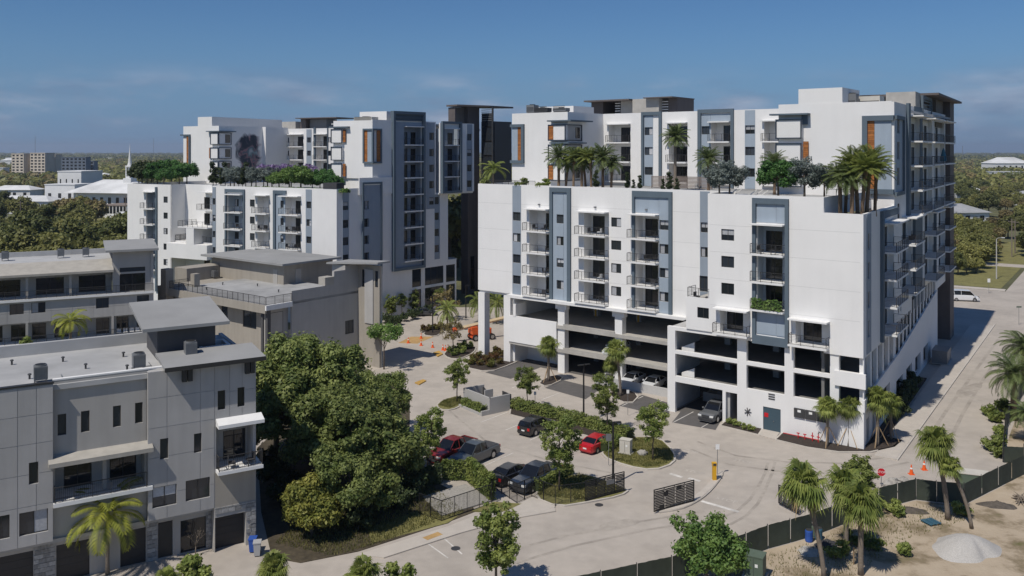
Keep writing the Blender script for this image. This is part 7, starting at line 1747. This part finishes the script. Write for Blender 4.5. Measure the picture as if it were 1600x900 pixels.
for i, u in enumerate((186, 196, 206, 215, 223)):
    chair('white patio chair in the row on the lower gallery of the rear townhouses', *fU.world(fU.x(u, .6), .6), z_f2, fU.rot, 'fabric_white', 'chairs on the lower gallery')
ORD = ('lowest', 'second', 'third', 'top')
def balc_set(fr, x, y, z, lb):
    chair('dark patio chair, left one on ' + lb, *fr.world(x - .7, y), z, fr.rot + 1.4, 'fabric_dark', None); chair('patio chair, right one on ' + lb, *fr.world(x + .7, y), z, fr.rot - 1.4, 'fabric_white' if 'second' in lb else 'fabric_dark', None)
balc_set(fA, X(932), Y1 - .4, 19.2, 'the top balcony in the second column, right block'); balc_set(fA, X2(1200), -.35, 19.2, 'top balcony of the right-most blue frame'); balc_set(fA, X(845), Y1 - .4, 19.2, 'top balcony of the left-most column, right block')
balc_set(fB, XB(456), -.3, 16.0, 'middle balcony beside the blue strip, left block'); balc_set(fB, XB(412), -.3, 16.0, 'a balcony in the third column, left block'); balc_set(fB, XB(456), -.3, 13.0, 'lower balcony beside the blue strip, left block')
balc_set(fS, 25.5, -.7, 18.9, 'a street side balcony near the corner'); balc_set(fT, XT(375), -.35, zb3, 'the end townhouse balcony')
for fr_, x_, y_, fl_, lb in ((fA, X(845), Y1 - .4, FL[:3], 'left-most balcony column, right block'), (fA, X(1012), Y1 - .4, FL[:4], 'third balcony column, right block'), (fA, X(932), Y1 - .4, FL[:2], 'second balcony column, right block')):
    for k, z in enumerate(fl_):
        if (k + len(lb)) % 3: chair('patio chair on the %s balcony of the %s' % (ORD[k], lb), *fr_.world(x_ + RT.uniform(-.8, .8), y_ + RT.uniform(-.1, .5)), z, fr_.rot + RT.uniform(-2, 2), RT.choice(('fabric_white', 'fabric_dark')), None)
for u_, lb in ((368, 'second'), (412, 'third'), (456, 'fourth')):
    for k, z in enumerate(FBL[2:]):
        if (k + u_) % 2: chair('dark chair on floor %s of the %s balcony column, left block' % (('one', 'two', 'three')[k], lb), *fB.world(XB(u_) + .2, .3), z, fB.rot + 1, 'fabric_dark', None)
balc_set(fA, X2(1092), .9, 13.2, 'the small terrace above the garage, right block')
x, y = fS.world(52.5, -.9); t = thing('patio_umbrella', 'folded blue umbrella on a street side balcony of the right block', 'umbrella', x, y, 28.45); MB().tube([(0, 0, .3), (0, 0, .8), (0, 0, 2.0), (0, 0, 2.3)], [.5, .45, .18, .03], 9).build('canopy', 'umbrella', t); MB().tube([(0, 0, 0), (0, 0, .4)], .03, 6).build('pole', 'metal_grey', t)
# rooftop machines on the white blocks
def roof_unit(label, fr, x, y, z, w, d, h, m='metal_grey'):
    X_, Y_ = fr.world(x, y); t = thing('rooftop_unit', label, 'rooftop unit', X_, Y_, z, 'rooftop machines', fr.rot)
    MB().box(-w / 2, w / 2, -d / 2, d / 2, .2, h).build('housing', m, t); MB().box(-w / 2 + .1, w / 2 - .1, -d / 2 + .1, d / 2 - .1, 0, .198).build('base', 'metal_dark', t); MB().tube([(0, 0, h), (0, 0, h + .12)], min(w, d) * .35, 12).build('fan', 'fan_grille', t)
    for k in range(4): MB().box(-w / 2 + .1, w / 2 - .1, -d / 2 - .02, -d / 2 - .001, .4 + k * .18, .48 + k * .18).build('grille', 'fan_grille', t)
roof_unit('grey machine at the left end of the right block roof', fA, fA.x(832, 20), 20, 36.2, 1.5, 1.3, 1.4); roof_unit('low dark machine beside it on the right block roof', fA, fA.x(848, 18.6), 18.6, 36.2, 2.6, 1.2, .8, 'metal_dark'); roof_unit('low machine before the white roof block, right block', fA, fA.x(877, 19), 19, 36.2, 2.4, 1.2, .7)
roof_unit('pale sloped machine on the right wing roof', fA, fA.x(1352, 22), 22, 35.5, 4.0, 2, 1.6, 'box_beige'); roof_unit('small machine beside the raised block on the right wing', fA, fA.x(1332, 20), 20, 35.5, 1.2, 1.2, 1.9, 'metal_grey')
roof_unit('pale machine on the tower roof of the left block', fB, fB.x(572, ly + 3), ly + 3, 35.5, 4, 2, 1.0, 'box_beige')

# rubbish and leftovers in the sand lot
def heap(name, label, u, v, rx, ry, h, m, seed, cat='heap'):
    rg = np.random.default_rng(seed); x, y = g(u, v); nr, na = 9, 24; V = []
    for i in range(nr + 1):
        for j in range(na):
            a = 2 * math.pi * j / na; r = i / nr; wob = 1 + .2 * math.sin(2 * a + seed) + .1 * math.sin(5 * a)
            V.append((r * rx * wob * math.cos(a), r * ry * wob * math.sin(a), -.02 + h * (1 - r) ** 1.1 + rg.normal(0, .09 * h) * (1 - r)))
    tag(put(name, np_mesh(name, np.array(V), np.array([(i * na + j, (i + 1) * na + j, (i + 1) * na + (j + 1) % na, i * na + (j + 1) % na) for i in range(nr) for j in range(na)]), [m]), None, None, x, y, 0), label, cat)
mat('dark_soil', (0.10, 0.085, 0.07), .95, .3, 4, bump=.6, bscale=6)
heap('soil_heap', 'dark soil heap along the fence right of the leaning palm', 1558, 790, 1.6, .9, .4, 'dark_soil', 3); heap('soil_heap', 'dark flat soil patch by the fence near the blue pallet', 1425, 798, 1.6, .8, .3, 'dark_soil', 4)
heap('rubble_heap', 'pale rubble scattered at the foot of the front fan palm', 1264, 862, 1.1, .9, .25, 'gravel', 5); heap('rubbish_heap', 'dark blue rubbish heap in the shade of the fan palms', 1292, 852, 1.1, .9, .5, 'fabric_dark', 6)
for i, (u, v, m) in enumerate(((1264, 846, 'bin_blue'), (1279, 843, 'pallet_blue'), (1272, 838, 'box_green'))):
    x, y = g(u, v); t = thing('barrel', ('blue plastic barrel by the fence under the palms', 'dull blue barrel right of the bright one under the palms', 'green barrel behind the blue ones under the palms')[i], 'barrel', x, y, 0); MB().tube([(0, 0, 0), (0, 0, .1), (0, 0, .45), (0, 0, .8), (0, 0, .9)], [.27, .3, .29, .3, .27], 14).build('drum', m, t); MB().tube([(0, 0, .9), (0, 0, .93)], .25, 14).build('lid', 'metal_dark', t)
x, y = g(1520, 757); t = thing('rubbish_skip', 'grey-green metal skip behind the fence at the right', 'skip', x, y, 0, None, -.35); mb = MB(); mb.box(-1.3, 1.3, -.7, .7, .05, 1.1); mb.build('body', 'box_green', t); MB().box(-1.35, 1.35, -.75, .75, 1.102, 1.16).build('lid', 'box_beige', t)
RD = random.Random(6)
x, y = g(1596, 785); t = thing('brush_pile', 'heap of pale branches at the right edge of the sand lot', 'branches', x, y, 0)
for k in range(16):
    a = RD.uniform(0, 6.28); L = RD.uniform(.8, 2.0); MB().tube([(math.cos(a) * -L * .5, math.sin(a) * -L * .5, RD.uniform(0, .5)), (RD.uniform(-.2, .2), RD.uniform(-.2, .2), RD.uniform(.2, .7)), (math.cos(a) * L * .6, math.sin(a) * L * .6, RD.uniform(0, .6))], [.06, .05, .02], 5).build('branch', 'palm_bark', t)
x, y = g(1334, 882); t = thing('stake', 'thin wooden stake in the grass between the palms', 'stake', x, y, 0); MB().box(-.04, .04, -.04, .04, 0, 1.2).build('shaft', 'lumber', t); MB().box(-.05, .05, -.05, .05, 1.2, 1.25).build('cap', 'lumber', t)

# ------------------------------------------------------------------ the distance: buildings and trees
def far_block(label, u0, u1, d, z0, z1, depth, m, rows, cols, rot=0.0, wm='glass_dark', roof=None, ww=.5, wh=.5, name='distant_building'):
    w = (u1 - u0) / F * d; fr = Fr((u0 - CX) / F * d, d, rot)
    t = thing(name, label, 'building', fr.ox, fr.oy)
    MB().box(0, w, 0, depth, 0, z1).build('wall', m, t, fr)
    fh = (z1 - z0) / max(1, rows)
    for r in range(rows):
        for c in range(cols):
            cw = w / cols; me = cached(('fw', round(cw * ww, 1), round(fh * wh, 1), wm), lambda: MB().box(0, cw * ww, 0, .12, 0, fh * wh).mesh('window', wm))
            put('window', me, t, fr, cw * (c + (1 - ww) / 2), -.1, z0 + fh * (r + .25))
    MB().box(-.2, w + .2, -.2, depth + .2, z1 + .002, z1 + .5).build('parapet', roof or m, t, fr)
    return t, fr, w
far_block('left cream apartment block far off at the left', 18, 40, 900, 3, 27.2, 14, 'cream_far', 8, 3, 12, ww=.55)
t, fr, w = far_block('larger cream apartment block with a roof hut, far off at the left', 47, 74, 900, 3, 28, 14, 'cream_far', 8, 4, 12, ww=.6)
far_block('narrow cream stair block behind the larger cream block', 75, 88, 915, 3, 26.5, 10, 'cream_far', 7, 2, 12)
far_block('blue grey apartment block far off, right of the cream ones', 96, 132, 850, 2, 24, 14, 'blue_far', 7, 6, -8, ww=.55)
far_block('dark blue-grey annex right of the far blue grey block', 133, 146, 870, 2, 20, 12, 'blue_far', 6, 2, -8)
# church: hall with a white hipped roof and a steeple
fc = Fr((102 - CX) / F * 420, 420, 14); ch = thing('church', 'white church hall with a hipped white roof and slender steeple', 'church', fc.ox, fc.oy)
MB().box(3, 36, 2, 24, 0, 10.2).build('wall', 'white_far', ch, fc)
def hip(mb, x0, x1, y0, y1, z0, z1, ins):
    ym = (y0 + y1) / 2; mb.add([(x0, y0, z0), (x1, y0, z0), (x1, y1, z0), (x0, y1, z0), (x0 + ins, ym, z1), (x1 - ins, ym, z1)], [(0, 1, 5, 4), (1, 2, 5), (2, 3, 4, 5), (3, 0, 4), (0, 3, 2, 1)]); return mb
hip(MB(), 0, 39, -1, 27, 10.2, 16.2, 11).build('roof', 'roof_white', ch, fc)
for k in range(7): MB().box(5 + k * 4.4, 6.6 + k * 4.4, 1.88, 1.99, 4, 8).build('window', 'glass_dark', ch, fc)
sx, sy = fc.x(203, 12), 12
MB().box(sx - 2.2, sx + 2.2, sy - 2.2, sy + 2.2, 10, 17.0).build('steeple_base', 'white_far', ch, fc)
mb = MB(); mb.box(sx - 1.4, sx + 1.4, sy - 1.4, sy + 1.4, 17.0, 18.0)
for a in (-1.2, 1.2):
    for b in (-1.2, 1.2): mb.box(sx + a - .25, sx + a + .25, sy + b - .25, sy + b + .25, 18, 22.5)
mb.box(sx - 1.5, sx + 1.5, sy - 1.5, sy + 1.5, 22.5, 23.2); mb.box(sx - .7, sx + .7, sy - .7, sy + .7, 18, 22.5); mb.build('belfry', 'white_far', ch, fc)
MB().tube([(sx, sy, 23.2), (sx, sy, 24.6), (sx, sy, 32.0), (sx, sy, 34.0)], [1.2, .85, .12, .05], 8).build('spire', 'white_far', ch, fc)
far_block('white two-storey hall left of the church', 90, 131, 470, 8, 19, 18, 'white_far', 1, 4, 10, ww=.18, wh=.4)
far_block('low white flat-roofed building far left of the church', 70, 122, 440, 4, 13, 16, 'white_far', 1, 3, 10, ww=.3, wh=.3, roof='roof_white')
far_block('arcade shop row with a brown roof before the church', 155, 203, 400, .5, 5, 14, 'white_far', 1, 8, 12, ww=.7, wh=.75, roof='roof_brown')
far_block('low shop row behind the arcade', 150, 203, 425, 3, 8, 10, 'white_far', 1, 5, 12, ww=.3, wh=.4, roof='roof_brown')
def house(label, u, d, w, dp, h, rh, rm, rot=0.0, wm='white_far', n=3):
    fr = Fr((u - CX) / F * d, d, rot); t = thing('house', label, 'house', fr.ox, fr.oy)
    MB().box(0, w, 0, dp, 0, h).build('wall', wm, t, fr); hip(MB(), -.8, w + .8, -.8, dp + .8, h, h + rh, min(w, dp) * .45).build('roof', rm, t, fr)
    for k in range(n): MB().box(w * (k + .35) / n, w * (k + .65) / n, -.06, -.003, h * .45, h * .78).build('window', 'glass_dark', t, fr)
house('white bungalow with a broad grey hipped roof beyond the right block', 1478, 345, 20, 16, 5.6, 3.2, 'roof_slate', -12)
house('small house with a reddish roof in the trees far left', 155, 560, 14, 11, 4.5, 4, 'roof_tile', 10)
house('long white-roofed hall far right near the horizon', 1556, 1150, 50, 30, 14, 8, 'roof_white', -6, n=6)
house('white-roofed house at the far left edge', -18, 520, 26, 14, 7, 2.5, 'roof_white', 4, n=4)
house('pale house behind trees far right', 1498, 560, 16, 12, 5, 3, 'roof_white', -10)
house('white house seen between the two blocks', 779, 520, 16, 12, 7, 3, 'roof_white', 0); house('white building beyond the arch gap between the blocks', 712, 300, 16, 10, 8, 2, 'roof_white', 10)
house('pale house among trees beyond the right street', 1600, 480, 18, 12, 5, 3, 'roof_slate', -12)
house('pale roof among the wood left of the left block', 168, 330, 12, 8, 5, 2, 'roof_white', 8); house('flat white canopy by the far parking lot', 58, 300, 10, 6, 3.5, 1, 'roof_white', 4); house('long pale shop roof at the far left', -30, 420, 34, 14, 6, 2.5, 'roof_white', 4, n=6)
house('white building among the far left trees', 130, 800, 22, 14, 8, 2, 'roof_white', 0); house('white flat house near the left horizon', 0, 1500, 40, 20, 14, 4, 'roof_white', 0)
sheet('far_parking', [g(10, 338), g(95, 340), g(90, 325), g(15, 323)], .004, 'asphalt')
sheet('lawn_strip', [g(140, 352), g(205, 350), g(203, 336), g(150, 338)], .006, 'lawn')
# towers on the horizon
for u, d, h, lb in ((55, 4200, 105, 'thin lattice mast on the left horizon'), (240, 5200, 110, 'thin mast on the horizon left of the left block'), (1504, 3600, 52, 'short mast on the right horizon')):
    x = (u - CX) / F * d; t = thing('radio_mast', lb, 'mast', x, d)
    mb = MB()
    for a in (-1.2, 1.2): mb.tube([(a, 0, 0), (a * .4, 0, h)], .5, 4)
    for k in range(12): z = h * k / 12; q = 1.2 - .8 * k / 12; mb.bar((-q, 0, z), (q, 0, z + h / 12), .3)
    mb.build('lattice', 'metal_grey', t)
# trees in the middle distance, one by one
RF = random.Random(31)
LBL = {'far_a': 'olive green tree in the middle distance', 'far_b': 'dark green tree in the middle distance', 'far_c': 'brownish tree in the middle distance', 'far_d': 'spreading olive green tree in the middle distance'}
NT = [0]
keep = [(90, 205, 276, 300), ]
REG = ['']
def far_tree(u, d, s=1.0, key=None):
    key = key or RF.choice(('far_a', 'far_a', 'far_b', 'far_d', 'far_d', 'far_c'))
    x = (u - CX) / F * d; NT[0] += 1
    return tree(key, LBL[key].replace('in the middle distance', REG[0]), x, d, 0, s * RF.uniform(.8, 1.15), RF.uniform(0, 6.28), 'tree', 'trees ' + REG[0], 'tree')
REG[0] = 'in the wood behind the rear townhouses'
for i in range(70):                                     # wood behind the rear townhouses and left of block B
    far_tree(RF.uniform(-70, 205), RF.uniform(185, 275), 1.12)
REG[0] = 'before the white church at the left'
for i in range(40):
    u_, d_ = RF.uniform(-60, 205), RF.uniform(285, 395)
    if (8 < u_ < 95 and d_ < 375) or (145 < u_ and d_ > 300): continue
    far_tree(u_, d_, 1.1, RF.choice(('far_c', 'far_a', 'far_d')) if RF.random() < .6 else None)
REG[0] = 'between the church and the far cream blocks'
for i in range(30): far_tree(RF.uniform(-60, 210), RF.uniform(475, 640), 1.0)
REG[0] = 'before the white church at the left'
for u, d, k, s in ((100, 355, 'far_c', 1.6), (115, 350, 'far_c', 1.6), (128, 345, 'far_d', 1.3), (150, 350, 'far_c', 1.5), (90, 360, 'far_a', 1.2), (-8, 350, 'far_b', 1.0)): far_tree(u, d, s, k)
REG[0] = 'by the verge before the grey-roofed bungalow'
for i in range(26): far_tree(RF.uniform(1485, 1548), RF.uniform(218, 330), .72, RF.choice(('far_c', 'far_a', 'far_d')))
REG[0] = 'at the right edge beyond the street'
for i in range(14): far_tree(RF.uniform(1600, 1680), RF.uniform(215, 380), .8)
REG[0] = 'behind the grey-roofed bungalow'
for i in range(46):                                     # beyond the cross street on the right
    u, d = RF.uniform(1420, 1640), RF.uniform(395, 640); far_tree(u, d, 1.0)
REG[0] = 'by the verge before the grey-roofed bungalow'
for u, d, s, k in ((1500, 222, .75, 'far_d'), (1512, 228, .75, 'far_c'), (1525, 232, .75, 'far_a'), (1538, 240, .55, 'far_c'), (1500, 235, .7, 'far_c'), (1515, 250, .7, 'far_a'), (1545, 262, .6, 'far_b'), (1560, 285, .8, 'far_c'), (1575, 300, .8, 'far_a'), (1530, 275, .6, 'far_a'), (1592, 330, .8, 'far_b'), (1555, 325, .7, 'far_c'), (1510, 214, .42, 'far_a'), (1497, 212, .5, 'far_b'), (1525, 216, .4, 'far_a'), (1610, 250, .8, 'far_a'), (1625, 220, .8, 'far_c'), (1600, 365, .9, 'far_a'), (1575, 355, .9, 'far_c')): far_tree(u, d, s, k)
REG[0] = 'seen through the gap under the left block'
for u, d, s in ((702, 214, 2.0), (714, 226, 2.1), (722, 225, .8), (706, 240, .9), (693, 236, .9), (690, 250, 1.0), (718, 250, 1.0)): far_tree(u, d, s, 'far_a')
REG[0] = 'beyond the gap between the two blocks'
for i in range(14): far_tree(RF.uniform(740, 830), RF.uniform(300, 620), .95)
# the wooded plain out to the horizon, one mass
def plain(name, label, seed, n, d0, d1, base, per, m, hmin, hmax):
    rg = np.random.default_rng(seed); Ps, Ns, Ss = [], [], []
    d = np.exp(rg.uniform(np.log(d0), np.log(d1), n)); u = rg.uniform(-150, 1750, n); x = (u - CX) / F * d; R2 = base * rg.uniform(.7, 1.3, n) * (1 + d / 4000); hh = rg.uniform(hmin, hmax, n)
    dd = unit(rg.normal(0, 1, (n, per, 3)).reshape(-1, 3)).reshape(n, per, 3); dd[..., 2] = np.abs(dd[..., 2]) - .25
    Pp = np.stack([x, d, hh * .6], 1)[:, None, :] + dd * np.stack([R2, R2, hh * .42], 1)[:, None, :] * rg.uniform(.8, 1.05, (n, per, 1))
    sz = np.repeat(R2 * .42, per)[:, None]
    V, Fq = leaves(rg, Pp.reshape(-1, 3), (dd + (0, 0, .4)).reshape(-1, 3), sz, 1.4, .35)
    o = put(name, np_mesh(name, V, Fq, m, rg.integers(0, len(m), len(Fq)) if len(m) < 2 else np.repeat(rg.integers(0, len(m), n), per))); tag(o, label, 'woodland', None, 'stuff')
plain('woodland', 'wooded suburbs stretching away to the horizon', 5, 5200, 640, 2400, 5.0, 34, ['leaf_far', 'leaf_far_dark', 'leaf_far', 'leaf_brown'], 7, 12)
plain('woodland', 'hazy tree line along the horizon', 6, 3600, 2400, 9500, 8.0, 16, ['leaf_far_dark', 'leaf_far'], 9, 15)
rgs = random.Random(9)
for i in range(36):
    d = math.exp(rgs.uniform(math.log(700), math.log(2600))); u = rgs.uniform(-40, 1640)
    w = rgs.uniform(12, 34); x = (u - CX) / F * d; fr = Fr(x, d, rgs.uniform(-20, 20)); t = thing('distant_roof', 'pale flat-roofed building among the far trees', 'building', x, d, 0, 'pale buildings in the far suburbs')
    hh = rgs.uniform(9, 14); MB().box(0, w, 0, 12, 0, hh).build('wall', 'white_far', t, fr); MB().box(-.3, w + .3, -.3, 12.3, hh, hh + .6).build('roof', 'roof_white', t, fr)
    for k in range(4): MB().box(w * (k + .3) / 4, w * (k + .7) / 4, -.1, -.003, hh * .5, hh * .75).build('window', 'glass_dark', t, fr)

# the air
hm = bpy.data.materials.new('haze'); hm.use_nodes = True; hm.node_tree.nodes.clear(); MATS['haze'] = hm
pv = hm.node_tree.nodes.new('ShaderNodeVolumePrincipled'); om = hm.node_tree.nodes.new('ShaderNodeOutputMaterial'); hm.node_tree.links.new(pv.outputs[0], om.inputs['Volume'])
pv.inputs['Color'].default_value = (.8, .88, 1, 1); pv.inputs['Density'].default_value = 1.1e-4; pv.inputs['Anisotropy'].default_value = .3
tag(MB().box(-12600, 12600, -12600, 12600, -1, 116).build('haze', 'haze'), 'thin blue air over the whole place', 'haze', None, 'stuff')
